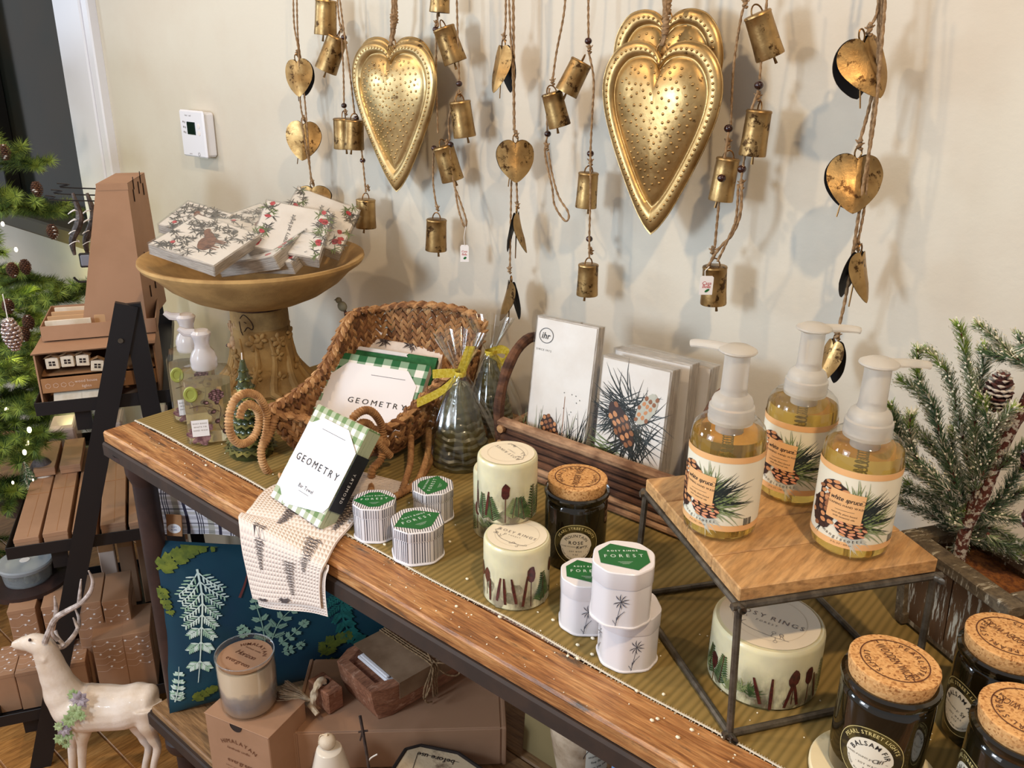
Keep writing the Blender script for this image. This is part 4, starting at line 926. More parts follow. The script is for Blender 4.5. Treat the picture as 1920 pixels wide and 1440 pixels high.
# deer head relief lines
m = M(); CR = lambda u, v, h: V(((ped_r(v) + h) * cos(va - .52 + u / .052), (ped_r(v) + h) * sin(va - .52 + u / .052), v))
for l in ([(-.010, .150), (-.002, .158), (.008, .150), (.014, .138), (.012, .130), (.004, .134), (-.002, .126)], [(-.006, .118), (-.010, .130), (-.012, .144)], [(-.002, .144), (.002, .142)]):
    m.tube([CR(x, z, .0004) for x, z in smooth([(a, b, 0) for a, b in l], 5) and [(p.x, p.y) for p in smooth([(a, b, 0) for a, b in l], 5)]], .0009, 5)
m.build('deer_relief', 'twig_dark', bwl, kind='stuff')

# napkin packs in the bowl
def deer_art(m, f, w, h):
    for k in range(46): x, y = random.uniform(.05, .95) * w, random.uniform(.05, .95) * h; m.decal(needles(x, y, 9, .016, 0, 6.28, .0022, 2, .003), f, .0001 + .00001 * (k % 5), 10)
    m.decal(s_blob(w * .42, h * .42, .026, .014, .3, 16, .1), f, .0004, 8); m.decal(s_blob(w * .60, h * .52, .012, .008, .9, 12), f, .0005, 8); m.decal(s_blob(w * .67, h * .60, .010, .0055, .3, 12), f, .0006, 8)
    for x in (.32, .38, .50, .54): m.decal(s_strip([(w * x, h * .38), (w * (x + .02), h * .22)], (.006, .003)), f, .0004, 8)
    for s in (-1, 1): m.decal(s_strip([(w * .66, h * .64), (w * (.68 + .05 * s), h * .76), (w * (.70 + .09 * s), h * .80)], (.003, .001), 3), f, .0006, 10)
    m.decal(s_blob(w * .2, h * .78, .005, .004), f, .0005, 9); m.decal(s_blob(w * .85, h * .3, .008, .005), f, .0004, 10)
def red_art(m, f, w, h):
    for k in range(34): x, y = (random.uniform(.02, .98) * w, random.choice([.06, .12, .9]) * h + random.uniform(-.01, .01)); m.decal(needles(x, y, 8, .016, 0, 6.28, .002, 2, .002), f, .0001 + .00001 * (k % 5), random.choice([10, 5, 10]))
    for k in range(13): x, y = random.uniform(.05, .95) * w, h * random.choice([.08, .14, .9]); m.decal(s_blob(x, y, .006, .0045, k, 10, .3), f, .0004, 9)
    m.decal(s_text('merry and bright', .008, w * .5, h * .55, 0, .2, gap=.04), f, .0003, 10)
def bowl_pack(name, lab, c, size, tx, ty, rz, art, seed, grp):
    T = Matrix.Translation(c) @ Matrix.Rotation(rz, 4, 'Z') @ Matrix.Rotation(tx, 4, 'X') @ Matrix.Rotation(ty, 4, 'Y') @ Matrix.Translation((-size[0] / 2, -size[1] / 2, 0))
    return pack(name, lab, T, *size, art, grp, True, seed)
PK = 'wrapped napkin packs heaped in the bowl'
def pk(lab, OX, UX, VX, zs, d, art, seed, flip=False):  # three corner pixels with heights give the pack its place
    O, Uc, Vc = az(*OX, zs[0]), az(*UX, zs[1]), az(*VX, zs[2]); U_, V_ = Uc - O, Vc - O; T = frame(O, U_, V_); return pack('napkin_pack', lab, T, U_.length, V_.length, d, art, PK, True, seed)
FAN = [  # label, corner pixels (first, along, across), height of the first corner, picture
 ('gray fir napkin pack lying at the back left of the bowl, mostly covered', (385, 446), (440, 400), (302, 420), 1.196, deer_art, .02),
 ('gray fir napkin pack lying flat at the back centre of the bowl', (500, 448), (590, 412), (400, 412), 1.196, deer_art, .02),
 ('napkin pack printed with a resting brown deer, left front of the bowl', (401, 499), (492, 436), (284, 456), 1.186, deer_art, .022),
 ('red flowered napkin pack, rightmost of the fan over the bowl rim', (638, 474), (680, 390), (520, 430), 1.176, red_art, .024),
 ('red flowered napkin pack, second from the right end of the fan', (598, 486), (630, 395), (470, 462), 1.176, red_art, .024),
 ('red flowered napkin pack tucked under the front one of the fan', (545, 492), (618, 418), (430, 490), 1.174, red_art, .026),
 ('napkin pack with red berries and lettering, front centre of the bowl', (512, 480), (600, 408), (402, 497), 1.188, red_art, .028)]
for i, (lab, o, u, v, z, art, d) in enumerate(FAN):
    P0 = az(*o, z); U_, V_, n = rectfit(o, u, v, P0); print(lab[:30], round(U_.length, 3), [round(x, 2) for x in n], [round(x, 2) for x in P0 - bc])
    pack('napkin_pack', lab, frame(P0, U_, V_), U_.length, V_.length, d, art, PK, True, 70 + i)
random.seed(61)
# ------------------------------------------------------------------ woven sleigh basket of tea towels
mat('straw', (172, 126, 80), .8, c2=(132, 90, 54), ns=55, bump=(300, .9, .001)); mat('straw_dark', (132, 88, 52), .85, c2=(98, 62, 36), ns=70, bump=(300, .9, .001)); mat('straw_pale', (196, 152, 104), .8, c2=(158, 114, 72), ns=60, bump=(300, .9, .001))
FL, FR, BR, BL = (-1.085, .715), (-.925, .800), (-.955, 1.075), (-1.165, .985)
sl = thing('sleigh_basket', 'brown woven straw basket shaped like a sleigh with curled runners, holding tea towels', 'basket', (FL[0], FL[1], TT))
def plane_px(pts, A, B): return [av(x, y, A, B) for x, y in pts]
rim = plane_px([(508, 773), (548, 745), (590, 712), (618, 672), (640, 625), (664, 590)], FL, BL) + plane_px([(715, 580), (770, 573), (830, 576), (880, 588)], BL, BR) + plane_px([(903, 612), (892, 650), (862, 686), (820, 722), (775, 766), (738, 797)], BR, FR) + plane_px([(690, 808), (640, 800), (560, 785)], FR, FL)
rimc = resample(smooth(rim, 8, True) + [rim[0]], .0095)
cen = sum((V(p) for p in rimc), V()) / len(rimc)
def strand(m, p, d, nrm, l, w, th, mi):
    d = V(d).normalized(); n = V(nrm); n = (n - d * n.dot(d)).normalized(); s = d.cross(n); vs = []; 
    for t, k in ((-.5, .25), (-.25, .85), (.1, 1), (.4, .7), (.5, .2)):
        c = V(p) + d * l * t
        for a in range(5): b = 2 * pi * a / 5 + t; vs.append(c + s * cos(b) * w * k / 2 + n * sin(b) * th * k / 2)
    m.add(vs, [(j * 5 + i, j * 5 + (i + 1) % 5, (j + 1) * 5 + (i + 1) % 5, (j + 1) * 5 + i) for j in range(4) for i in range(5)], mi)
walls = M(); rimm = M(); nR = len(rimc); zb0 = TT + .028
for i in range(nR):
    p = V(rimc[i]); q = V(rimc[(i + 1) % nR]); t = (q - p).normalized(); out = V((p.x - cen.x, p.y - cen.y, 0)).normalized(); side = V((t.y, -t.x, 0)).normalized(); side = side if side.dot(out) > 0 else -side
    for s in (-1, 1):                     # plaited rim
        strand(rimm, p + V((0, 0, .003)) + side * s * .0045, t * 1.0 + V((0, 0, .55 * (1 if i % 2 else -.2))) + side * s * -.6, V((0, 0, 1)) + side * s, .024, .0105, .0075, random.choice([0, 0, 1, 2]))
    base = V((cen.x + (p.x - cen.x) * .80, cen.y + (p.y - cen.y) * .84, zb0 + .03 * max(0, (p.y - .85) / .25)))
    H = (p - base).length; rows = int(H / .0125)
    for j in range(rows):
        f = (j + .5) / rows; c = base.lerp(p, f) + side * .006 * sin(pi * f); up_ = (p - base).normalized(); sg = 1 if i % 2 else -1
        strand(walls, c + t * random.uniform(-.001, .001), up_ * 1.0 + t * .62 * sg, side, .0225, .0092, .0085, random.choice([0, 0, 0, 1, 1, 2]))
walls.build('woven_wall', ['straw', 'straw_dark', 'straw_pale'], sl, world=True, kind='stuff'); rimm.build('plaited_rim', ['straw', 'straw_dark', 'straw_pale'], sl, world=True, kind='stuff')
m = M(); bp = [V((cen.x + (p.x - cen.x) * .82, cen.y + (p.y - cen.y) * .85, zb0 + .03 * max(0, (p.y - .85) / .25))) for p in rimc[::2]]; n = len(bp)
m.add(bp + [p - V((0, 0, .008)) for p in bp], [tuple(range(n)), tuple(range(n, 2 * n))[::-1]] + [(i, n + i, n + (i + 1) % n, (i + 1) % n) for i in range(n)]); m.build('basket_floor', 'straw_dark', sl, world=True)
def wrapped(pts, r=.0064, name='runner_coil'):
    P = resample(smooth(pts, 6), .0010); m = M(); m.tube(P, [r * (.72 + .34 * abs(sin(pi * i / 4.6))) for i in range(len(P))], 8, 0); return m.build(name, 'straw_pale' if random.random() < .4 else 'straw', sl, world=True, sharp=0)
A, B = (FL[0] + .012, FL[1] - .03), (BL[0] + .012, BL[1] - .03)
c = plane_px([(522, 893), (505, 888), (493, 868), (490, 843), (499, 810), (500, 775), (485, 745), (462, 737), (440, 750), (430, 780), (432, 812), (447, 831), (468, 827), (483, 805), (485, 775), (470, 758), (455, 765), (449, 785)], A, B); wrapped(c)
wrapped([c[3], c[4] + V((.004, .006, 0)), c[5] + V((.006, .01, -.01)), V((FL[0], FL[1], .975)), V((FL[0] + .01, FL[1] + .02, .93))])
A, B = (FR[0] + .006, FR[1] - .115), (BR[0] + .006, BR[1] - .115)
c = plane_px([(697, 905), (698, 880), (714, 862), (719, 835), (716, 800), (702, 776), (685, 769), (665, 780), (652, 808), (648, 838), (660, 860), (680, 859), (695, 842), (700, 815), (692, 796), (676, 794), (667, 812)], A, B); wrapped(c)
wrapped([c[3] + V((.0, .008, .0)), V((FR[0], FR[1] - .02, .968)), V((FR[0] - .006, FR[1] + .01, .93))])
ra = [az(697, 925, TT + .010), az(716, 938, TT + .009), az(752, 925, TT + .009), az(785, 900, TT + .009), az(808, 862, TT + .009), az(835, 800, TT + .010)]; wrapped([c[0]] + ra, .0055, 'runner_rail')
wrapped([az(522, 893, TT + .010), az(560, 880, TT + .010), V((-1.09, .86, TT + .010)), V((-1.12, .97, TT + .010))], .0055, 'runner_rail')
for p, q in ((V((FR[0] - .01, .86, .945)), ra[2]), (V((FR[0] - .01, .9, .945)), ra[3]), (V((-.95, 1.02, .95)), V((-.90, 1.0, TT + .010)))): wrapped([p, p.lerp(q, .5) + V((.008, 0, 0)), q], .0052, 'runner_post')

# --- towels
checks('gingham_green', (228, 224, 216), (30, 92, 50), (128, 156, 128), 1 / .030, 1 / .030); checks('gingham_sage', (222, 214, 204), (108, 132, 84), (166, 172, 142), 1 / .019, 1 / .019)
mat('towel_white', (226, 212, 200), .95, c2=(216, 200, 188), ns=60, bump=(900, .5, .0006)); mat('towel_green', (44, 104, 60), .95, c2=(34, 88, 50), ns=60, bump=(900, .6, .0008)); mat('tree_print', (66, 56, 56), .95, c2=(92, 80, 76), ns=200)
mat('card_white', (232, 226, 226), .3, coat=.2); mat('card_black', (24, 24, 28), .4)
def folded(name, label, P0, U, Vv, w, h, d, mt, group=None, cat='towel', layers=3, art=None, seed=0):
    T = frame(P0, U, Vv); t = thing(name, label, cat, mw=T, group=group); m = M()
    for k in range(layers):
        dk = d / layers; z0 = -dk * k; sec = []
        for i in range(9): a = pi / 2 - pi * i / 8; sec.append((h - dk / 2 * (1 - 0) + dk / 2 * sin(pi * i / 8) + 0, z0 - dk / 2 + dk / 2 * cos(pi * i / 8)))
        path = [(h * j / 6 * .97, z0) for j in range(6)] + sec + [(h * (6 - j) / 6 * .97, z0 - dk * .96) for j in range(1, 7)]
        acc = [0]
        for a, b in zip(path, path[1:]): acc.append(acc[-1] + hypot(a[0] - b[0], a[1] - b[1]))
        nu = 14; vs = []; uv = []
        for j, (y, z) in enumerate(path):
            for i in range(nu + 1):
                x = w * i / nu; wob = .0012 * mnoise.noise(V((x * 30, y * 25, seed + k))); e = (.0025 * mnoise.noise(V((y * 40, seed, i > 7)))) if i in (0, nu) else 0; vs.append((x + e, y, z + wob)); uv.append((x + .003 * k, acc[j]))
        m.add(vs, [(j * (nu + 1) + i, j * (nu + 1) + i + 1, (j + 1) * (nu + 1) + i + 1, (j + 1) * (nu + 1) + i) for j in range(len(path) - 1) for i in range(nu)], 0, None, uv)
        n_ = len(path)                     # close the sides
        for ix in (0, nu):
            ring = [j * (nu + 1) + ix for j in range(n_)]; o = len(m.v) - len(vs)
            for a in range(n_ // 2 - 0):
                b = n_ - 1 - a
                if b - a > 1: m.f.append((o + ring[a], o + ring[a + 1], o + ring[b - 1], o + ring[b]) if ix else (o + ring[b], o + ring[b - 1], o + ring[a + 1], o + ring[a])); m.m.append(0); m.uv += [(uv[ring[a]][1], .01)] * 4
    m.build('folded_cloth', mt, t, sharp=50)
    if art: art(t, w, h, d)
    return t
def oct2(x0, y0, x1, y1, c): return [(x0 + c, y0), (x1 - c, y0), (x1, y0 + c * 1.3), (x1, y1 - c * 1.3), (x1 - c, y1), (x0 + c, y1), (x0, y1 - c * 1.3), (x0, y0 + c * 1.3)]
def card(t, poly, texts, h=.0016, wrap=None):
    m = M(); vs = [(x, y, h) for x, y in poly]; m.add(vs + [(x, y, h - .0006) for x, y, z in vs], [tuple(range(len(vs)))] + [(i, len(vs) + i, len(vs) + (i + 1) % len(vs), (i + 1) % len(vs)) for i in range(len(vs))]); cdn = m.build('paper_band', 'card_white', t)
    m = M()
    for s in texts: m.decal(s, flat(h + .0002))
    m.build('band_lettering', 'ink', cdn, kind='stuff')
    return cdn
P0 = az(577, 792, .950); U_, V_, n = rectfit((577, 792), (744, 820), (622, 668), P0, 1.22); hV = V_.length; wU = U_.length; U_.normalize(); V_.normalize(); print(hV, wU, 'towels', n, px(P0 + U_ * .17), px(P0 + V_ * .16))
wt, ht = .172, V_.length if False else .150
def geo_big(t, w, h, d): card(t, oct2(w * .05, -.02, w * .93, h * .86, .022), [s_text('GEOMETRY', .0105, w * .60, h * .37, gap=.32), s_rect(w * .45, h * .73, w * .8, h * .7345)])
def art_trees(t, w, h, d):
    m = M()
    for x in (.3, .62, .9): m.decal(needles(w * x, h * .97, 26, .016, 0, 6.28, .0018, 2, .006), lambda u, v, q: V((u, min(v, h - .002), q + .0012)), .0004)
    m.build('printed_trees', 'tree_print', t, kind='stuff')
def art_fern(t, w, h, d):
    m = M()
    for k in range(40):
        x = w * (.05 + .62 * k / 40)
        for s in (0, 1): m.decal(s_strip([(x, h * .955), (x + .004, h * (.955 + (.025 if s else -.03)))], (.0022, .001)), flat(.0014), .0003)
    m.build('printed_fern', 'card_white', t, kind='stuff')
TS = [('folded_towel', 'green gingham tea towel with white card band, front one in the woven basket', 'gingham_green', geo_big, .022), ('folded_towel', 'dark green tea towel printed with a white fern, second in the woven basket', 'towel_green', art_fern, .016),
      ('folded_towel', 'cream tea towel with small tree print, third in the woven basket', 'towel_white', art_trees, .018), ('folded_towel', 'cream tea towel with a large dark branch print, fourth in the woven basket', 'towel_white', art_trees, .018), ('folded_towel', 'green and white checked tea towel at the very back of the woven basket', 'gingham_green', None, .016)]
off = V(); nn = U_.cross(V_).normalized()
for i, (nm, lab, mt, art, d) in enumerate(TS):
    folded(nm, lab, P0 + off + U_ * (.003 * i), U_, V_, wt * (1 - .035 * i), ht, d, mt, None, art=art, seed=i, layers=2 if i else 3); off += -nn * (d + .001) + V_ * .034 + U_ * .006
# --- bar towel leaning on the basket
Pb = az(507, 930, TT + .012); Bb = az(598, 990, TT + .012); Ub = Bb - Pb; d_ = ray(592, 766); Vb = EYE + d_ * ((Pb - EYE).dot(Ub) / d_.dot(Ub)) - Pb; nb = Ub.cross(Vb).normalized(); hb, wb = Vb.length * 1.06, Ub.length; print('bar', wb, hb, nb, px(Pb + Ub), px(Pb + Vb))
def bar_art(t, w, h, d):
    c = card(t, [(w * .28, h * .015), (w * .95, h * .13), (w * 1.0, h * .2), (w * 1.0, h * .74), (w * .72, h * .90), (w * .24, h * .90), (w * .02, h * .78), (w * .02, h * .17)], [s_text('GEOMETRY', .0105, w * .52, h * .47, gap=.35, fit=w * .84), s_text('Bar Towel', .0055, w * .52, h * .24, gap=.1), s_rect(w * .3, h * .80, w * .75, h * .803), s_rect(w * .42, h * .19, w * .62, h * .193)])
    m = M(); m.box(.0012, h * .56, d * 1.02, (w + .002, h * .46, -d / 2)); m.build('black_band', 'card_black', t)
    m = M(); F = lambda u, v, q: V((w + .0028 + q, v, u)); m.decal(s_xf(s_text('GEOMETRY', .0048, gap=.3), 1, pi / 2, -d / 2, h * .42), F); m.build('band_lettering', 'paper', t, kind='stuff')
folded('bar_towel', 'sage gingham bar towel with white lettered card, leaning on the front of the woven basket', Pb, Ub, Vb, wb, hb, .024, 'gingham_sage', cat='towel', art=bar_art, seed=9, layers=4)

# --- tea towel hanging over the table edge
m_, N, L, B = _new('waffle'); co = _coords(N, L, (150, 150, 1), 'UV'); s = N.new('ShaderNodeSeparateXYZ'); L.new(co, s.inputs[0]); q = []
for ax in 'XY':
    a = N.new('ShaderNodeMath'); a.operation = 'SINE'; b = N.new('ShaderNodeMath'); b.operation = 'MULTIPLY'; b.inputs[1].default_value = 6.283; L.new(s.outputs[ax], b.inputs[0]); L.new(b.outputs[0], a.inputs[0]); q.append(a.outputs[0])
mu = N.new('ShaderNodeMath'); mu.operation = 'MAXIMUM'; L.new(q[0], mu.inputs[0]); L.new(q[1], mu.inputs[1]); _bump(N, L, B, mu.outputs[0], .7, .0012)
B.inputs['Base Color'].default_value = lin((228, 208, 192)); B.inputs['Roughness'].default_value = .95
z1 = TT + .004; Lc = [V((-1.0, .76, z1 + .002)), az(520, 905, z1), az(468, 958, z1 + .002), ay(452, 985, TY0 - .008), ay(456, 1020, TY0 - .012), ay(463, 1060, TY0 - .012), ay(470, 1095, TY0 - .012), ay(476, 1121, TY0 - .012)]
Lc = [V((-1.0, .76, z1 + .002)), az(512, 912, z1 + .001), az(470, 953, z1 + .003), ay(456, 971, TY0 - .003), ay(452, 994, TY0 - .012)] + [ay(x, y, TY0 - .014) for x, y in ((456, 1030), (463, 1064), (470, 1096), (476, 1121))]
Rc = [V((-.84, .80, z1 + .002)), az(702, 936, z1 + .001), az(660, 984, z1 + .003), az(630, 1018, z1 + .003), ay(611, 1046, TY0 - .009)] + [ay(x, y, TY0 - .015) for x, y in ((604, 1072), (602, 1096), (603, 1118), (605, 1139))]
for C_ in (Lc, Rc):
    for P_ in C_[3:5]: P_.z = min(P_.z, z1 + .002)
def curve(C): return smooth(C, 8)
LC, RC = curve(Lc), curve(Rc); nL = len(LC) - 1
def S(u, v, h=0):
    t = v * nL; i = min(int(t), nL - 1); f = t - i; a, b = LC[i].lerp(LC[i + 1], f), RC[i].lerp(RC[i + 1], f); p = a.lerp(b, u)
    if v > .5: p = p + V((0, -.006 * sin(pi * u * 2.1) * (v - .5), .0))
    else: p.z = max(p.z, z1 - .001)
    i2 = min(i + 1, nL); tv = (LC[i2].lerp(RC[i2], u) - LC[max(i2 - 1, 0)].lerp(RC[max(i2 - 1, 0)], u)); nrm = (b - a).cross(tv)
    nrm = nrm.normalized() if nrm.length > 0 else V((0, -1, 0)); nrm = -nrm if nrm.dot(EYE - p) < 0 else nrm
    return p + nrm * h
tt = thing('tea_towel', 'cream waffle tea towel with dark tree print hanging over the table edge', 'towel', (Lc[2].x, Lc[2].y, TT))
m = M(); nu, nv = 24, 64; vs = []; uv = []; VL = [0]
for j in range(nv): VL.append(VL[-1] + (S(.5, (j + 1) / nv) - S(.5, j / nv)).length)
for j in range(nv + 1):
    for i in range(nu + 1): vs.append(S(i / nu, j / nv, .0022)); uv.append((i / nu * .17, VL[j]))
k = nu + 1; m.add(vs, [(j * k + i, j * k + i + 1, (j + 1) * k + i + 1, (j + 1) * k + i) for j in range(nv) for i in range(nu)], 0, None, uv)
vs2 = [S(i / nu, j / nv, -.001) + V((.010 * (j / nv), 0, -.010 * (j / nv) * (j > nv * .5))) for j in range(nv // 2, nv + 1) for i in range(nu + 1)]
m.add(vs2, [(j * k + i, j * k + i + 1, (j + 1) * k + i + 1, (j + 1) * k + i) for j in range(nv // 2) for i in range(nu)], 0, None, uv[:len(vs2)])
for i0 in (0, nu): m.add([vs[j * k + i0] for j in range(nv + 1)] + [vs[j * k + i0] - V((0, -.001, .0035)) for j in range(nv + 1)], [(j, j + 1, nv + 2 + j, nv + 1 + j) for j in range(nv)])
m.build('cloth', 'waffle', tt, world=True, sharp=0)
m = M()
def palm(u, v, l, k=1.0):                 # slim dark tree: drooping fronds down a stem
    for i in range(13):
        f = i / 12; y = v + l * f; w = .085 * k * (1 - f * .72) * (1 if i else 1.1)
        for s in (-1, 1):
            for q_ in range(2): m.decal(s_strip([(u + .004 * i / 17, y), (u + s * w * random.uniform(.4, .6), y - .008 + .012 * q_), (u + s * w * random.uniform(.8, 1.1), y + random.uniform(-.004, .016))], (.0045, .005, .0015)), lambda a, b, h: S(min(max(a, 0), 1), min(b, 1), .0028 + h))
    m.decal(s_strip([(u, v), (u + .006, v + l)], (.006, .003), 5), lambda a, b, h: S(min(max(a, 0), 1), min(b, 1), .0028 + h))
for u, v, l in ((.26, .46, .26), (.80, .40, .26), (.62, .62, .28), (.40, .20, .16), (.9, .14, .16), (.5, .95, .05), (.2, .97, .03)): palm(u, v, l)
m.build('printed_trees', 'tree_print', tt, world=True, kind='stuff', sharp=0)

# ------------------------------------------------------------------ square hand soap bottles
mat('soap_clear', (236, 226, 196), .03, trans=.88, ior=1.15); mat('pump_clear', (236, 230, 230), .18, trans=.55, ior=1.25); mat('wax_seal', (146, 150, 72), .35); mat('petal', (150, 112, 110), .6, c2=(96, 60, 64), ns=200); mat('label_art', (224, 216, 212), .6)
def sq_bottle(label, seed=0):
    t = thing('soap_bottle', label, 'bottle', group='square hand soap bottles'); w = .066; d = .052; H = .105; c = .012
    def ring(s, z): return [(x * w * s, y * d * s, z) for x, y in ((.5, -.5 + c / d), (.5, .5 - c / d), (.5 - c / w, .5), (-.5 + c / w, .5), (-.5, .5 - c / d), (-.5, -.5 + c / d), (-.5 + c / w, -.5), (.5 - c / w, -.5))]
    def body(levels):
        m = M(); vs = [p for s, z in levels for p in ring(s, z)]; m.add(vs, [(j * 8 + i, j * 8 + (i + 1) % 8, (j + 1) * 8 + (i + 1) % 8, (j + 1) * 8 + i) for j in range(len(levels) - 1) for i in range(8)] + [tuple(range(8))[::-1], tuple(range((len(levels) - 1) * 8, len(levels) * 8))]); return m
    body([(.96, 0), (1, .003), (1, H - .008), (.86, H), (.40, H + .004)]).build('bottle', 'clear_plastic', t, sharp=20)
    body([(.90, .004), (.93, .008), (.93, H - .02)]).build('liquid_soap', 'soap_clear', t, sharp=20)
    Ff = lambda u, v, h: V((u, -d / 2 - .0005 - h, v)); m = M()
    m.decal(s_rect(-w / 2 + c - .002, .004, w / 2 - c, H * .62), Ff, 0, 3) if False else None
    for k in range(16): x, y = -.014 + random.uniform(-.012, .012), .014 + random.uniform(-.01, .02); m.decal(s_blob(x, y, .007, .004, random.uniform(0, 3), 10, .2), Ff, .0003 + k * .00002, 0)
    m.decal(s_strip([(.024, .008), (.012, .030), (.016, .055), (.004, .072)], .0008, 5), Ff, .0004, 1); m.decal(s_strip([(.014, .050), (-.006, .060), (-.024, .058)], .0008, 4), Ff, .0004, 1)
    for x, y in ((.010, .036), (.020, .030), (.006, .050), (.018, .020), (.022, .042), (-.002, .064), (.012, .064)): m.decal(s_blob(x, y, .0042, .003, x * 99, 9, .2), Ff, .0005, 1); m.decal(s_blob(x + .001, y, .002, .0014, 0, 7), Ff, .0006, 0)
    cone2d(m, Ff, .012, .074, .020, .017, .2, .0006, (1, 0, 0))
    m.decal(s_rect(-.024, .016, -.002, .040), Ff, .0010, 2); m.build('label', ['petal', 'cone_dark', 'paper', 'label_art'], t)
    m = M()
    for k, tx in enumerate(('ROSY RINGS', 'WHITE FIR', 'HAND WASH')): m.decal(s_text(tx, .0022, -.013, .035 - k * .005, gap=.2, fit=.018), Ff, .0012)
    m.build('label_lettering', 'ink_soft', t, kind='stuff')
    m = M(); m.lathe([(0, 0), (.0085, 0), (.0092, .0012), (.008, .0025), (.0055, .0022), (.005, .0014), (0, .0014)], 24, 0, Matrix.Translation((-.020, -d / 2 - .0005, .078)) @ Matrix.Rotation(pi / 2, 4, 'X') @ Matrix.Scale(1.25, 4, (0, 1, 0))); m.build('wax_seal', 'wax_seal', t)
    z = H + .004; m = M(); m.lathe([(.0165, z - .004), (.0175, z), (.0172, z + .004), (.0178, z + .008), (.0168, z + .012), (.015, z + .018), (.0105, z + .024), (.0095, z + .030), (.0105, z + .036), (.012, z + .040), (.013, z + .044)], 28)
    m.build('pump_collar', 'pump_clear', t)
    m = M(); m.lathe([(0, z + .050), (.010, z + .0495), (.0135, z + .046), (.013, z + .043), (0, z + .042)], 24); m.tube([(-.008, 0, z + .046), (-.020, 0, z + .048), (-.027, 0, z + .054)], [.006, .0055, .0035], 9); m.build('pump_nozzle', 'pump_clear', t)
    return t
Ps = az(368, 832, ZT); so = sq_bottle('square clear hand soap bottle with pine cone picture and green seal, nearer the table edge'); so.location = (Ps.x + .0, Ps.y + .026, ZT); so.rotation_euler.z = radians(57)
P2 = az(333, 795, ZT); o2 = dup(so, (P2.x + .005, P2.y + .03, ZT), radians(60), 'square hand soap bottle standing behind another, partly off the table corner side')
so.scale = (1.22,) * 3; o2.scale = (1.22,) * 3; so.location.y += .006; o2.location.x -= .008; o2.location.y += .012
o2['label'] = 'square clear hand soap bottle standing behind the nearer one at the table corner'

# ------------------------------------------------------------------ green tree candle
mat('tree_wax', (64, 70, 34), .3, c2=(48, 54, 28), ns=40, coat=.5, sss=.05); mat('tree_gold', (104, 98, 48), .35, .5)
Pt = az(474, 866, ZT); d = V((Pt.x, Pt.y, 0)).normalized(); Pt = Pt + d * .036; ht_ = toz(463, 668, Pt) - ZT
tc = thing('tree_candle', 'dark green fir tree shaped candle with gilded tips, behind the curled runner', 'candle', (Pt.x, Pt.y, ZT)); m = M(); m.lathe([(0, 0), (.034, 0), (.036, .004), (.034, .022), (.030, .026), (0, .028)], 28); m.lathe([(.022, .02), (.018, ht_ * .5), (.004, ht_ * .95)], 12); m.build('trunk', 'tree_wax', tc)
m = M(); tiers = 11
for j in range(tiers):
    f = j / (tiers - 1); z = .022 + (ht_ - .030) * f; r = .038 * (1 - f) ** .85 + .004; n = max(5, int(13 * (1 - f) + 4))
    for i in range(n):
        a = 2 * pi * (i + .5 * (j % 2)) / n; T = Matrix.Rotation(a, 4, 'Z') @ Matrix.Translation((r * .55, 0, z)) @ Matrix.Rotation(radians(24), 4, 'Y'); l, w, th = r * .55, r * .34 + .001, .0035
        m.add([(-l * .5, -w * .6, 0), (l * .4, -w, -.001), (l, 0, -.002), (l * .4, w, -.001), (-l * .5, w * .6, 0), (0, 0, th), (l * .2, 0, -th)], [(0, 1, 5), (1, 2, 5), (2, 3, 5), (3, 4, 5), (4, 0, 5), (1, 0, 6), (2, 1, 6), (3, 2, 6), (4, 3, 6), (0, 4, 6)], 0, T)
        m.add([(l * .35, -w * .95, .0003), (l * 1.02, 0, -.0014), (l * .35, w * .95, .0003), (l * .72, 0, .0012)], [(0, 1, 3), (1, 2, 3)], 1, T)
m.build('boughs', ['tree_wax', 'tree_gold'], tc, kind='stuff', sharp=0); M().tube([(0, 0, ht_ - .006), (.0006, 0, ht_ + .006)], .0009, 5).build('wick', 'paper', tc)

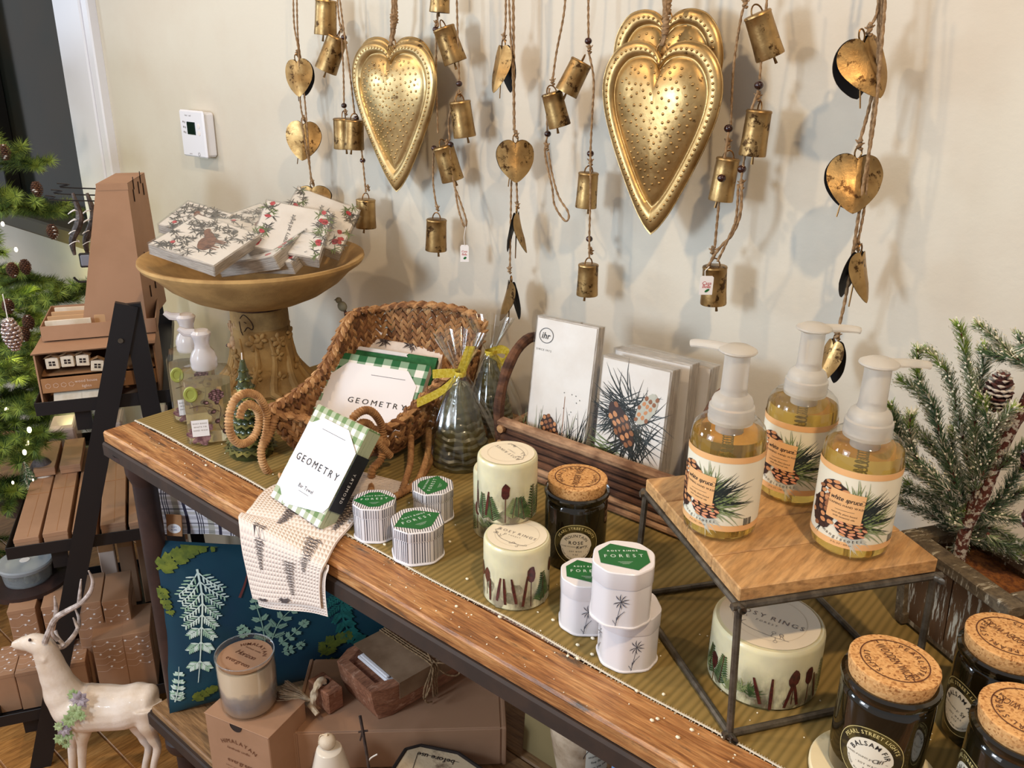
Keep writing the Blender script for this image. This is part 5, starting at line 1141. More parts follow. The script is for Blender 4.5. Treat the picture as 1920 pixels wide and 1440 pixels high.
# ------------------------------------------------------------------ ridged candles in clear bags with gold ribbons
mat('hive_wax', (92, 86, 50), .3, c2=(64, 60, 36), ns=30, coat=.5); mat('ribbon', (204, 176, 46), .4, .25, c2=(226, 204, 90), ns=260, bump=(500, .5, .0005)); film('bag', (250, 250, 246), .5, .12)
def bag_candle(label, P, R, H, rib, seed):
    random.seed(seed); t = thing('bagged_candle', label, 'candle', (P[0], P[1], ZT), group='ridged candles in clear bags'); m = M(); prof = [(0, 0), (R, 0)]; n = 12
    for j in range(n):
        f = j / n; r = R * (1 - f ** 1.5 * .80); z = H * .92 * f; dz = H * .92 / n; prof += [(r * 1.03, z + dz * .25), (r * 1.02, z + dz * .55), (r * .93, z + dz * .85)]
    prof += [(R * .16, H * .93), (0, H * .95)]; m.lathe(prof, 40); m.v = [(x * (1 + .018 * sin(9 * atan2(y, x) + z * 60)), y * (1 + .018 * sin(9 * atan2(y, x) + z * 60)), z + .0016 * sin(9 * atan2(y, x) + z * 200)) for x, y, z in m.v]; m.build('candle_body', 'hive_wax', t)
    Hn = H * 1.03; m = M()
    def bf(u, v):
        a = 2 * pi * u; z = (H * 1.45) * v
        if z < Hn: r = R * 1.32 * (1 - (z / Hn) ** 1.7) + .006 + .0025 * sin(a * 7 + 3 * v)
        else: q = (z - Hn) / (H * .42); r = .006 + .030 * q + .008 * q * sin(a * 9)
        return (r * cos(a), r * sin(a), z + .001)
    m.grid(bf, 48, 22); m.build('clear_bag', 'bag', t, sharp=0)
    c = V((0, 0, Hn)); m = M(); m.lathe([(.009, -.004), (.0095, 0), (.009, .004)], 14, c=(0, 0, Hn))
    for pts in rib:
        P3 = resample(smooth([c + V(p) for p in pts], 5), .004)
        for a, b in zip(P3, P3[1:]): 
            w = V((0, 0, .0075)) if abs((b - a).normalized().z) < .75 else V((HR.x, HR.y, 0)) * .0075
            m.add([a - w, b - w, b + w, a + w], [(0, 1, 2, 3)])
    m.build('gold_ribbon', 'ribbon', t, sharp=0); return t
hr = HR; P = az(865, 888, ZT); d = V((P.x, P.y, 0)).normalized(); P = P + d * .045; bag_candle('dark ridged tree candle in a clear bag with gold ribbon, touching the woven basket', P, .046, toz(862, 705, P) - ZT, [[(0, 0, 0), tuple(-hr * .022), tuple(-hr * .045 + V((0, 0, -.002)))], [(0, 0, 0), tuple(hr * .008 + V((0, 0, .022))), tuple(hr * .016 + V((0, 0, .045)))], [(0, 0, 0), tuple(-hr * .03 + V((0, 0, -.03))), tuple(-hr * .07 + V((0, 0, -.052)))]], 3)
P = V((-.925, 1.04, ZT)); bag_candle('dark ridged tree candle in a clear bag, farther back beside the bark basket handle', P, .042, toz(930, 665, P) - ZT, [[(0, 0, 0), tuple(hr * .012 + V((0, 0, -.02))), tuple(hr * .006 + V((0, 0, -.05)))], [(0, 0, 0), tuple(hr * .02 + V((0, 0, .006))), tuple(hr * .034 + V((0, 0, -.004))), tuple(hr * .022 + V((0, 0, -.018))), (0, 0, 0)]], 4)
random.seed(77)
# small figures tied behind the pedestal
mat('felt', (176, 140, 104), .95, c2=(142, 108, 76), ns=90); mat('leather_leaf', (112, 102, 78), .7, c2=(86, 78, 60), ns=40)
P = az(432, 735, ZT); fg = thing('felt_reindeer', 'small felt reindeer figure standing behind the pedestal of the bowl', 'ornament', (P.x, P.y + .02, ZT)); hd = toz(425, 640, (P.x, P.y + .02, ZT)) - ZT
m = M(); m.ball((0, 0, hd), (.009, .009, .013), 12, 8); m.ball((-.006, -.006, hd - .008), (.006, .006, .006), 8, 6); m.build('head', 'felt', fg)
m = M(); m.tube([(0, 0, 0), (.004, 0, hd * .4), (.002, 0, hd - .006)], [.006, .005, .006], 9); m.tube([(.012, .006, 0), (.008, 0, hd * .45)], [.004, .006], 8); m.build('body', 'felt', fg)
m = M()
for s in (-1, 1):
    for pts in ([(0, 0, .008), (.008, 0, .022), (.010, 0, .040)], [(.006, 0, .018), (.014, 0, .026), (.016, 0, .034)], [(.004, 0, .014), (-.001, 0, .024), (.001, 0, .036)]): m.tube(smooth([V((s * x * .8, y, z + hd)) for x, y, z in pts], 4), .0026, 7)
m.build('antlers', 'felt', fg); M().ball((-.010, -.010, hd - .008), .0028, 8, 6).build('nose', 'bead', fg)
P = V((-1.265, 1.0, ZT)); hb_ = toz(560, 575, P) - ZT
fg = thing('bird_ornament', 'gray brown metal leaf and bird ornament standing right of the pedestal', 'ornament', P); m = M()
m.ball((-.004, 0, hb_), (.012, .007, .010), 12, 8); m.ball((-.014, 0, hb_ + .010), (.007, .006, .006), 10, 6); m.tube([(-.020, 0, hb_ + .010), (-.028, 0, hb_ + .008)], [.002, .0004], 6); m.build('bird', 'leather_leaf', fg)
for k, (x, z, a, l) in enumerate(((.004, hb_ - .02, -.5, .05), (.016, hb_ - .05, -.8, .05), (.024, hb_ - .10, -1.2, .06), (.010, hb_ - .09, -1.7, .05))):
    m = M(); m.grid(lambda u, v: (x + l * u * cos(a) - .011 * sin(pi * u) * (v - .5) * 2 * sin(a), .002 * sin(pi * v) * 2, z + l * u * sin(a) + .011 * sin(pi * u) * (v - .5) * 2 * cos(a)), 8, 4); m.build('leaf', 'leather_leaf', fg)
m = M()
for k in range(4): m.tube(smooth([(.0, 0, hb_), (.012 + .006 * k, .002 * k, hb_ * .6), (.016 + .007 * k, .003, hb_ * .25), (.01 * k, .002, 0)], 5), .0016, 6)
m.build('stems', 'twig_dark', fg)
# ------------------------------------------------------------------ chimes and tin hearts hanging in front of the wall
YH = YW - .055
def ptY(x, y, dy=0): return ay(x, y, YH - dy)
def chain(name, label, cat, px0): P = ptY(*px0); t = thing(name, label, cat, (P.x, YH, P.z)); return t
def cord(par, pix, dy=.006, r=.00165, name='cord'):
    m = M(); pts = [ptY(p[0], p[1], p[2] if len(p) > 2 else dy) for p in pix]; rope(m, pts, r, sm=6); return m.build(name, 'rope', par, world=True, sharp=0)
def hook(par, x, dy=.006):                # cords run up over the picture's top edge to a nail
    P = ptY(x, -60, dy); top = V((P.x, YH - dy, 1.86)); m = M(); rope(m, [P, top], .0017); m.build('cord', 'rope', par, world=True, sharp=0)
    M().tube([(P.x, YW + .004, 1.862), (P.x, YH - dy - .004, 1.858), (P.x, YH - dy - .006, 1.868)], .0022, 8).build('nail', 'black_metal', par, world=True)
def knot(par, x, y, r=.0042, dy=.006):
    P = ptY(x, y, dy); m = M(); m.tube(resample(smooth([P + V((r * .7 * cos(a * 2.4), r * .6 * sin(a * 2.1), r * (a - 3) * .42)) for a in range(7)], 6), .0022), .0022, 7, twist=(.2, .01, 2)); 
    for s in (-1, 1): m.tube([P, P + V((s * .006, 0, random.uniform(.001, .006)))], [.0018, .0008], 5)
    m.build('knot', 'rope', par, world=True, sharp=0)
def bead(par, x, y, dy=.006, r=.0056): P = ptY(x, y, dy); M().ball(P, (r, r, r * .9), 14, 9).build('bead', 'bead', par, world=True)
def bell(par, x, y, w, h, tilt=0, dy=.006, clap=1, ringh=1):
    """bell centred at a pixel, w by h pixels, leaning tilt degrees clockwise seen from the front"""
    P = ptY(x, y, dy); k = mpp(P); R, H = w * k / 2, h * k; T = Matrix.Translation(P) @ Matrix.Rotation(radians(tilt), 4, V((F3.x, F3.y, 0)).normalized()) @ Matrix.Rotation(random.uniform(0, 6), 4, 'Z')
    m = M(); n = 32; prof = [(0, H * .5), (R * .86, H * .49), (R * .94, H * .475), (R * .97, H * .44), (R * .93, H * .42), (R * .94, H * .2), (R * .97, -.2 * H), (R * 1.02, -H * .47), (R * 1.0, -H * .5)]
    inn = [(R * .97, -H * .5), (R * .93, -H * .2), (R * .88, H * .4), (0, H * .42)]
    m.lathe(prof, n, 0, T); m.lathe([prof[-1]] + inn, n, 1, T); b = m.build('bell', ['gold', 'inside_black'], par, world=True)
    Wd = RM[par.name]
    if ringh: m = M(); m.tube([T @ V((R * .42 * cos(a), 0, H * .48 + R * .62 * sin(a))) for a in [pi * i / 12 for i in range(13)]], .0011, 6); m.v = [tuple(Wd.inverted() @ V(q)) for q in m.v]; m.build('wire_loop', 'wire', b)
    if clap: m = M(); m.tube([T @ V((R * .2, 0, H * .3)), T @ V((R * .25, 0, -H * .5)), T @ V((R * .3, 0, -H * .68))], [.0012, .0014, .0022], 6); m.v = [tuple(Wd.inverted() @ V(q)) for q in m.v]; m.build('clapper', 'wire', b)
    return b
HO = [(0, .90), (.10, .955), (.26, 1.0), (.46, 1.0), (.68, .955), (.88, .85), (.985, .70), (.97, .55), (.86, .40), (.66, .25), (.42, .13), (.20, .045), (0, 0)]
def outline(pts, n=5):
    a = [V((x, y, 0)) for x, y in pts]; sm = smooth(a, n); o = [(p.x, p.y) for p in sm]; return o + [(-x, y) for x, y in o[-2:0:-1]]
def small_heart(par, x, y, w, h, yaw=0, tilt=0, dy=.008, spread=.011, clap=True, fold=.35):
    """folded tin heart: two shells closed at the top, open below"""
    P = ptY(x, y, dy); k = mpp(P); W_, H = w * k / 2, h * k; O = outline(HO, 3); n = len(O)
    T = Matrix.Translation(P) @ Matrix.Rotation(radians(tilt), 4, V((F3.x, F3.y, 0)).normalized()) @ Matrix.Rotation((pi / 2 - YAW) + radians(yaw), 4, 'Z')
    m = M()
    for s in (-1, 1):
        for lay, mi in ((0, 0), (.0008, 1)):
            vs = []; R_ = 5
            for j in range(R_ + 1):
                f = j / R_
                for i in range(n):
                    u, v = O[i][0] * f, .62 + (O[i][1] - .62) * f; e = max(0, 1 - abs(u) ** 2 * .8 - f * f * .55)
                    open_ = spread * max(0, 1 - v / .9) * (1.2 if s < 0 else 1) ; rim_top = (1 - max(0, min(1, (v - .35) / .5))) * .6 + .4
                    yy = s * (.0035 * e + .0014 + open_ * rim_top) + fold * .012 * (abs(u)) ** 1.3 * (1 if s > 0 else 1) - s * lay
                    jag = .004 * mnoise.noise(V((u * 4, v * 4, x * .1))) if f == 1 else 0
                    vs.append((u * W_ * (1 + jag * 6), yy, (v - .5) * H + jag * H * .5))
            fs = [(j * n + i, j * n + (i + 1) % n, (j + 1) * n + (i + 1) % n, (j + 1) * n + i) for j in range(R_) for i in range(n)]
            if s * (1 if lay == 0 else -1) > 0: fs = [f[::-1] for f in fs]
            m.add(vs, fs, mi, T)
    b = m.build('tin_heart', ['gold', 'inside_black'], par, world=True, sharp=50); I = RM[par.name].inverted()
    m = M(); m.tube([T @ V((.0042 * cos(a), .001, H * .42 + .0075 + .0075 * sin(a))) for a in [2 * pi * i / 14 for i in range(14)]], .0011, 6, closed=True); m.v = [tuple(I @ V(q)) for q in m.v]; m.build('wire_ring', 'wire', b)
    if clap: m = M(); m.tube([T @ V((-.2 * W_, 0, 0)), T @ V((-.35 * W_, 0, -H * .62))], [.0012, .0010], 5); m.v = [tuple(I @ V(q)) for q in m.v]; m.build('clapper', 'wire', b)
def big_heart(label, L, R, topY, tipPix, dy, mats='gold_pale', dots=1, seed=0, only=None):
    """embossed tin heart from its left, right, top and tip pixels"""
    random.seed(seed); A, B, Tp, Bt = ptY(*L, dy), ptY(*R, dy), ptY((L[0] + R[0]) / 2, topY, dy), ptY(*tipPix, dy)
    W_ = abs(B.x - A.x) / 2; cx = (A.x + B.x) / 2; H = Tp.z - Bt.z; t = thing('tin_heart', label, 'ornament', (cx, YH - dy, Bt.z)); skew = (Bt.x - cx) / H
    O = outline([(0, .915), (.10, .965), (.26, .995), (.48, 1.0), (.72, .972), (.92, .89), (1.0, .78), (.965, .66), (.85, .53), (.68, .39), (.50, .26), (.30, .13), (.12, .04), (0, 0)], 7); n = len(O); cy = .66
    prof = [(0, .95), (.15, .95), (.3, .92), (.45, .80), (.58, .60), (.68, .36), (.735, .22), (.755, .10), (.78, .10), (.80, .30), (.87, .38), (.94, .30), (.975, .18), (.985, .04), (1.0, .06), (1.0, -.02)]
    dome = .020
    def q(i, f, hh): u, v = O[i][0] * f, cy + (O[i][1] - cy) * f; return V((u * W_ + skew * (v - 1) * -H, -hh * dome, v * H))
    m = M(); m.add([q(i, f, hh) for f, hh in prof for i in range(n)], [(j * n + i, (j + 1) * n + i, (j + 1) * n + (i + 1) % n, j * n + (i + 1) % n) for j in range(len(prof) - 1) for i in range(n)])
    m.add([q(i, 1, -.03) for i in range(n)], [tuple(range(n))]); m.build('heart_plate', mats, t, sharp=60)
    m = M(); per = [V(q(i, .885, .38)) for i in range(n)]; per = resample(per + [per[0]], .0082)
    for p in per: m.lathe([(.0021, 0), (.0016, .0009), (.0008, .0015), (0, .0017)], 7, 0, Matrix.Translation(p) @ Matrix.Rotation(pi / 2, 4, 'X'))
    m.build('rim_studs', mats, t, kind='stuff')
    m = M(); pts = []
    for _ in range(3000):
        if len(pts) > 165: break
        f, i = sqrt(random.random()) * .66, random.randrange(n); hh = 0
        for (a, ha), (b, hb2) in zip(prof, prof[1:]):
            if a <= f <= b: hh = ha + (hb2 - ha) * (f - a) / (b - a); break
        p = q(i, f, hh)
        if all((p - o).length > .0085 for o in pts): pts.append(p)
    for p in pts: m.lathe([(.0024, 0), (.0018, .0010), (.0009, .0016), (0, .0018)], 7, 0, Matrix.Translation(p) @ Matrix.Rotation(pi / 2, 4, 'X'))
    m.build('hammered_dots', mats, t, kind='stuff'); top = V((cx + skew * .09 * H, YH - dy, Bt.z + .93 * H)); return t, top
def hang_heart(t, top, x, ys, dy):
    m = M(); m.tube([top + V((.008 * cos(a), -.002, .006 + .010 * sin(a))) for a in [2 * pi * i / 16 for i in range(16)]], .0012, 6, closed=True); m.build('wire_ring', 'wire', t, world=True)
    for d in (-2, 1.5): m = M(); rope(m, [top + V((d * .0008, -.003, .012)), ptY(x + d, ys, dy + .004), ptY(x + d * .6, -60, dy + .004), V((ptY(x, -60, dy).x, YH - dy, 1.86))], .0022); m.build('cord', 'rope', t, world=True, sharp=0)
    P = ptY(x, -60, dy); M().tube([(P.x, YW + .004, 1.862), (P.x, YH - dy - .006, 1.858), (P.x, YH - dy - .008, 1.868)], .0022, 8).build('nail', 'black_metal', t, world=True)
    m = M(); c = ptY(x, ys, dy + .004); m.tube([c + V((0, 0, -.012 + .024 * i / 20)) for i in range(21)], [.0042 + .0012 * abs(sin(i * 1.4)) for i in range(21)], 9, twist=(.2, .006, 2)); m.build('knot', 'rope', t, world=True, sharp=0)
t, top = big_heart('large gold embossed tin heart, hanging on the wall left of centre', (660, 130), (819, 135), 78, (744, 360), .016, seed=2); hang_heart(t, top, 737, 40, .016)
t, top = big_heart('gold tin heart mostly hidden behind the left large heart', (668, 128), (817, 130), 69, (748, 345), -.008, seed=3); hang_heart(t, top, 741, 30, -.008)
t, top = big_heart('largest gold embossed tin heart, hanging in front of another one right of centre', (1131, 150), (1356, 160), 76, (1220, 440), .026, 'gold_mid', seed=4); hang_heart(t, top, 1248, 48, .026)
t, top = big_heart('gold tin heart showing above and behind the largest heart', (1148, 100), (1352, 110), 17, (1240, 380), -.004, 'gold_mid', seed=5); hang_heart(t, top, 1252, 10, -.004)
random.seed(91)
# heart chimes
t = chain('heart_chime', 'leftmost chime of three small gold tin hearts on jute cord', 'wind chime', (560, 0)); hook(t, 556); hook(t, 550)
cord(t, [(556, -60), (558, 60), (565, 118)]); cord(t, [(550, -60), (551, 40), (560, 100), (563, 190), (569, 225)], .010); cord(t, [(568, 150), (575, 230), (583, 340)], .010); cord(t, [(565, 225), (578, 300), (586, 345)], .016)
for x, y in ((557, 100), (570, 222), (586, 342)): knot(t, x, y)
small_heart(t, 562, 146, 56, 66, -12, -6); small_heart(t, 569, 264, 66, 70, 4, 4); small_heart(t, 588, 374, 68, 50, -4, -2, clap=False)
t = chain('heart_chime', 'chime of four small gold tin hearts between the two large hearts', 'wind chime', (958, 0)); hook(t, 948); hook(t, 962)
cord(t, [(948, -60), (948, 40), (944, 72)]); cord(t, [(962, -60), (963, 100), (964, 245)], .004, .0022); cord(t, [(952, -60), (957, 60), (963, 180), (965, 250)], .008); cord(t, [(966, 270), (968, 330), (970, 380)], .010); cord(t, [(960, 270), (958, 380), (956, 505)], .012)
for x, y in ((945, 70), (968, 252), (970, 384), (955, 506)): knot(t, x, y)
small_heart(t, 943, 130, 50, 84, -50, 0, spread=.014); small_heart(t, 966, 302, 72, 76, 8, 0); small_heart(t, 969, 436, 52, 76, 78, 0, spread=.013); small_heart(t, 957, 564, 54, 76, -72, 0, spread=.014)
t = chain('heart_chime', 'rightmost chime of four gold tin hearts on double jute cord', 'wind chime', (1650, 0)); hook(t, 1650); hook(t, 1664)
cord(t, [(1650, -60), (1645, 20), (1630, 52)]); cord(t, [(1652, -60), (1648, 20), (1645, 120), (1630, 200), (1612, 265)], .003, .0020); cord(t, [(1664, -60), (1655, 60), (1640, 220), (1618, 350), (1600, 470)], .016, .0020); cord(t, [(1656, -60), (1650, 100), (1632, 250), (1622, 380), (1608, 455)], .012); cord(t, [(1600, 470), (1585, 560), (1570, 625)], .012, .0020)
for x, y in ((1630, 55), (1612, 270), (1607, 460), (1570, 628)): knot(t, x, y, .005)
small_heart(t, 1622, 128, 108, 112, 20, -14, spread=.016, fold=.9); small_heart(t, 1599, 343, 104, 104, -6, 2, spread=.018); small_heart(t, 1606, 518, 64, 92, 40, 0, spread=.014); small_heart(t, 1557, 680, 48, 88, -60, 4, spread=.014)
# bell chimes
BS = [(588, -30), (597, 30)]
t = chain('bell_chime', 'bell chime with five small gold bells left of the left large heart', 'wind chime', (625, 0)); hook(t, 632)
cord(t, [(632, -60), (634, 20), (641, 62)]); cord(t, [(641, 75), (644, 140), (645, 200)]); cord(t, [(632, -40), (645, 60), (655, 130), (665, 215)], .010); cord(t, [(672, 230), (680, 300), (686, 360)], .008)
for x, y in ((645, 70), (645, 198), (668, 222), (680, 301)): bead(t, x, y)
bell(t, 611, 33, 42, 62, 5); bell(t, 622, 101, 42, 66, 24); bell(t, 646, 250, 42, 56, 0); bell(t, 664, 252, 38, 54, 4, .012); bell(t, 686, 400, 38, 54, 2)
for x, y in ((640, 52), (648, 210), (690, 352)): knot(t, x, y, .0038)
t = chain('bell_chime', 'bell chime with five gold bells and a price tag right of the left large heart', 'wind chime', (840, 0)); hook(t, 818); hook(t, 855)
cord(t, [(818, -60), (820, 30), (822, 50)]); cord(t, [(818, 60), (818, 160), (821, 250)], .006); cord(t, [(855, -60), (858, 60), (861, 150)]); cord(t, [(858, 172), (842, 220), (843, 262)]); cord(t, [(813, 280), (812, 340), (818, 385)]); cord(t, [(843, 280), (850, 340), (862, 375), (874, 412), (873, 424), (868, 420), (858, 385), (852, 340)], .010)
for x, y in ((817, 55), (861, 157), (814, 278), (845, 271)): bead(t, x, y)
bell(t, 825, 2, 38, 40, 4); bell(t, 843, 84, 44, 66, -20); bell(t, 867, 223, 42, 66, -8); bell(t, 840, 306, 42, 66, -16, .002); bell(t, 818, 440, 40, 60, 2)
for x, y in ((818, 45), (861, 175), (838, 268), (820, 390)): knot(t, x, y, .0036)
def price_tag(par, x, y, w, h, dy):
    P = ptY(x, y, dy); k = mpp(P); T = Matrix.Translation(P) @ Matrix.Rotation(pi / 2 - YAW, 4, 'Z'); a, b = w * k / 2, h * k / 2; m = M(); m.add([(-a, -.0004, -b), (a, -.0004, -b), (a, -.0004, b * .8), (a * .7, -.0004, b), (-a * .7, -.0004, b), (-a, -.0004, b * .8), (-a, .0004, -b), (a, .0004, -b), (a, .0004, b * .8), (a * .7, .0004, b), (-a * .7, .0004, b), (-a, .0004, b * .8)], [(0, 1, 2, 3, 4, 5), (11, 10, 9, 8, 7, 6)] + [(i, 6 + i, 6 + (i + 1) % 6, (i + 1) % 6) for i in range(6)], 0, T)
    tg = m.build('price_tag', 'paper', par, world=True); m = M(); F = lambda u, v, q: T @ V((u, -.0008 - q, v))
    m.decal(s_text('Casa', a * .5, 0, b * .25, 0, .2, gap=.05, fit=a * 1.5), F, 0, 0); m.decal(s_text('Bella', a * .5, 0, -b * .1, 0, .2, gap=.05, fit=a * 1.5), F, 0, 0); m.decal(s_blob(a * .1, -b * .55, a * .4, b * .13, .6), F, 0, 1)
    I = RM[par.name].inverted(); m.v = [tuple(I @ V(q)) for q in m.v]; m.build('tag_lettering', ['berry_red', 'label_green'], tg, kind='stuff')
mat('string_white', (226, 222, 216), .8)
price_tag(t, 871, 475, 16, 32, .010); M().tube([ptY(873, 424, .011), ptY(870, 445, .011), ptY(871, 460, .011)], .0006, 5).build('tag_string', 'string_white', t, world=True)
t = chain('bell_chime', 'bell chime with four gold bells and a loop of cord left of the largest heart', 'wind chime', (1090, 0)); hook(t, 1062); hook(t, 1104)
cord(t, [(1062, -60), (1058, 20), (1043, 100), (1036, 152)]); cord(t, [(1030, 165), (1026, 210), (1026, 245)], .004); cord(t, [(1026, 255), (1022, 290), (1035, 350), (1040, 385), (1058, 413), (1066, 410), (1064, 395), (1048, 370), (1036, 330), (1028, 285)], .008)
cord(t, [(1104, -60), (1103, 30), (1104, 95)]); cord(t, [(1104, 98), (1113, 150), (1110, 220), (1107, 290), (1107, 360), (1105, 440), (1105, 485)], .012)
for x, y in ((1103, 77), (1027, 251), (1107, 288), (1105, 448)): bead(t, x, y)
bell(t, 1076, 145, 44, 64, 26); bell(t, 1042, 205, 42, 64, -16, .010); bell(t, 1101, 356, 40, 66, 2, .002); bell(t, 1102, 524, 40, 60, 0)
for x, y in ((1105, 92), (1036, 152), (1107, 303), (1108, 470), (1025, 275)): knot(t, x, y, .0038)
t = chain('bell_chime', 'bell chime with four gold bells and a price tag right of the largest heart', 'wind chime', (1410, 0)); hook(t, 1392); hook(t, 1442)
cord(t, [(1392, -60), (1398, 0), (1390, 30), (1376, 120), (1370, 235)]); cord(t, [(1442, -60), (1437, 10), (1430, 80), (1424, 150)], .014); cord(t, [(1422, 170), (1405, 220), (1395, 300), (1388, 345)], .014); cord(t, [(1366, 245), (1358, 300), (1352, 340), (1346, 400), (1340, 465)], .014, .0018); cord(t, [(1390, 345), (1388, 400), (1372, 440), (1345, 470), (1325, 505)], .016, .0022); cord(t, [(1384, 345), (1380, 410), (1362, 455), (1345, 490)], .018, .0018)
for x, y in ((1423, 160), (1366, 241), (1391, 317)): bead(t, x, y, .012, .0062)
bead(t, 1353, 334, .026, .006)
bell(t, 1432, 66, 54, 84, -24); bell(t, 1417, 249, 50, 84, 3); bell(t, 1358, 336, 46, 80, 5, .004); bell(t, 1339, 534, 48, 74, -3, .004)
for x, y in ((1397, 5), (1421, 180), (1365, 268), (1336, 470), (1390, 345)): knot(t, x, y, .0045)
price_tag(t, 1325, 535, 26, 36, .026); M().tube([ptY(1330, 500, .02), ptY(1322, 508, .026), ptY(1322, 518, .026)], .0007, 5).build('tag_string', 'string_white', t, world=True)
# ------------------------------------------------------------------ stepped shelf stand seen from its side
O6 = EYE + ray(60, 1440) * 1.95; E1 = V((.5, .866, 0)).normalized(); E2 = V((-.866, .5, 0)).normalized()
TL = Matrix(((E1.x, E2.x, 0, O6.x), (E1.y, E2.y, 0, O6.y), (0, 0, 1, 0), (0, 0, 0, 1))); TLi = TL.inverted()
def lp(x, y, k=0): A = V(O6) + E2 * k; return TLi @ av(x, y, A, A + E1)          # pixel -> stand coordinates (along, deep, height)
def lz(x, y, z): return TLi @ az(x, y, z)
def at_l(s, k, z, rz=0): return TL @ Matrix.Translation((s, k, z)) @ Matrix.Rotation(rz, 4, 'Z')
ls = thing('stepped_stand', 'black metal stepped display stand with three trays, left of the console table', 'stand', mw=TL)
Z1, Z2, Z3 = .868, .558, .146; KD = .58
def bar(pts, w, th, name): 
    m = M()
    for a, b in zip(pts, pts[1:]):
        a, b = V(a), V(b); d = (b - a).normalized(); n = V((0, 1, 0)); s = d.cross(n); vs = [p + s * x * w / 2 + n * y * th / 2 for p in (a, b) for x, y in ((-1, -1), (1, -1), (1, 1), (-1, 1))]
        m.add(vs, [(0, 1, 2, 3), (7, 6, 5, 4), (0, 4, 5, 1), (1, 5, 6, 2), (2, 6, 7, 3), (3, 7, 4, 0)])
    return m.build(name, 'black_metal', ls)
for k in (-.014, KD + .01):
    bar([(.021, k, 0), (.345, k, 1.06)], .042, .014, 'front_leg'); bar([(.392, k + .004, 0), (.352, k + .004, 1.06)], .036, .012, 'rear_leg')
    m = M(); m.tube([(.325, k - .008, .99), (.325, k - .0105, .99)], .005, 10); m.build('bolt', 'black_steel_rod', ls)
for s0, s1, z, nm in ((.150, .40, Z1, 'tray'), (.045, .43, Z2, 'tray'), (-.045, .46, Z3, 'tray')):
    m = M(); m.box(s1 - s0, KD, .003, ((s0 + s1) / 2, KD / 2, z - .024))
    for a, b, c, d in ((s0, s1, 0, .002), (s0, s1, KD, KD + .002), (s0, s0 + .002, 0, KD), (s1 - .002, s1, 0, KD)): m.box(b - a, max(d - c, .0021), .028, ((a + b) / 2, (c + d) / 2, z - .012), .0005)
    m.build(nm, 'black_metal', ls)
    fs = .021 + .301 * (z - .06); m = M(); m.box(.03, .012, .05, (fs - .035, .03, z - .05)); m.box(.03, .5, .006, (fs - .035, .28, z - .03)); m.build('bracket', 'black_metal', ls)
random.seed(66)
def kbox(label, s, k, z, w, d, h, group=None, print_=None, seam=None, rz=0, matn='kraft', lid=True, name='gift_box'):
    t = thing(name, label, 'box', mw=at_l(s, k, z, rz), group=group); m = M(); m.box(w, d, h, (w / 2, d / 2, h / 2), .0012); m.build('carton', matn, t)
    if lid: m = M(); m.box(w + .0012, d + .0012, .010, (w / 2, d / 2, h - .0042), .0008); m.box(.0006, d * .5, h * .5, (w + .0008, d * .55, h * .6)); m.build('lid_flap', matn, t)
    if seam:
        m = M()
        for q in seam: m.box(w + .0016, .0012, .0016, (w / 2, d * q, h + .0008))
        m.box(.0010, d * .98, .0008, (w * .55, d / 2, h + .0006)); m.build('seam', 'kraft_dark', t)
    if print_: print_(t, w, d, h)
    return t
def star(x, y, r): return s_poly([(x + (r if i % 2 == 0 else r * .45) * cos(pi / 2 + i * pi / 5), y + (r if i % 2 == 0 else r * .45) * sin(pi / 2 + i * pi / 5)) for i in range(10)])
def stars(t, w, d, h, top=False):
    m = M(); F = (lambda u, v, q: V((u, -.0009 - q, v))) if not top else (lambda u, v, q: V((u, v, h + .0016 + q))); hh = h * .55 if not top else d
    y0 = h * .42 if not top else 0
    for i in range(5): y = y0 + hh * (.12 + .2 * i); m.decal(s_strip([(w * .03, y), (w * .3, y - .004), (w * .5, y + .002), (w * .75, y - .003), (w * .97, y + .003)], .0007, 5), F, 0, 0)
    for x, y in ((.08, .9), (.22, .62), (.5, .95), (.55, .72), (.48, .5), (.62, .38), (.5, .2), (.82, .1), (.85, .6), (.7, .8)): m.decal(star(w * x, y0 + hh * y, .0035), F, .0002, 1)
    m.build('star_print', ['kraft_print', 'white_ink'], t, kind='stuff')
# tray 1: open boxes of little wooden house garlands
zt1 = Z1 - .021
a0, a1 = lp(62, 667, .015), lp(75, 752, .015); s0 = .162; w = .22; h = a0.z - zt1; print('boxA', a0, a1, h)
t = thing('garland_box', 'open kraft box of little wooden houses, lower one on the top tray', 'box', mw=at_l(s0, .012, zt1)); D = .20
m = M()
for c, sz in (((.0015, D / 2, h / 2), (.003, D, h)), ((w - .0015, D / 2, h / 2), (.003, D, h)), ((w / 2, D / 2, .0015), (w, D, .003)), ((w / 2, D - .0015, h / 2), (w, .003, h))): m.box(*sz, c)
m.build('carton', 'kraft', t)
m = M(); m.add([(-.004, -.002, h + .004), (w + .002, -.002, h + .006), (w + .002, .03, h + .008), (0, .03, h + .007), (0, D, h + .003), (w, D, h + .003)], [(0, 1, 2, 3), (3, 2, 5, 4)]); m.add([(-.004, -.002, h + .002), (w + .002, -.002, h + .004), (w, D, h + .001), (0, D, h + .001)], [(3, 2, 1, 0)]); m.build('lid_flap', 'kraft', t)
m = M(); m.box(w - .008, .004, .030, (w / 2, .004, h * .44), .0006); bd = m.build('printed_band', 'kraft_dark', t)
m = M(); F = lambda u, v, q: V((u, .0016 - q, v))
for i in range(4): m.decal(s_ring(.016 + i * .014, h * .44, .005, .0006, 5, .3, 6.2), F)
m.decal(s_text('wood house', .0055, .085, h * .44 + .005, gap=.1), F); m.decal(s_text('lights', .0055, .085, h * .44 - .006, gap=.1), F); m.decal(s_text('garland', .0055, .145, h * .44, gap=.1), F); m.build('band_lettering', 'kraft_print', bd, kind='stuff')
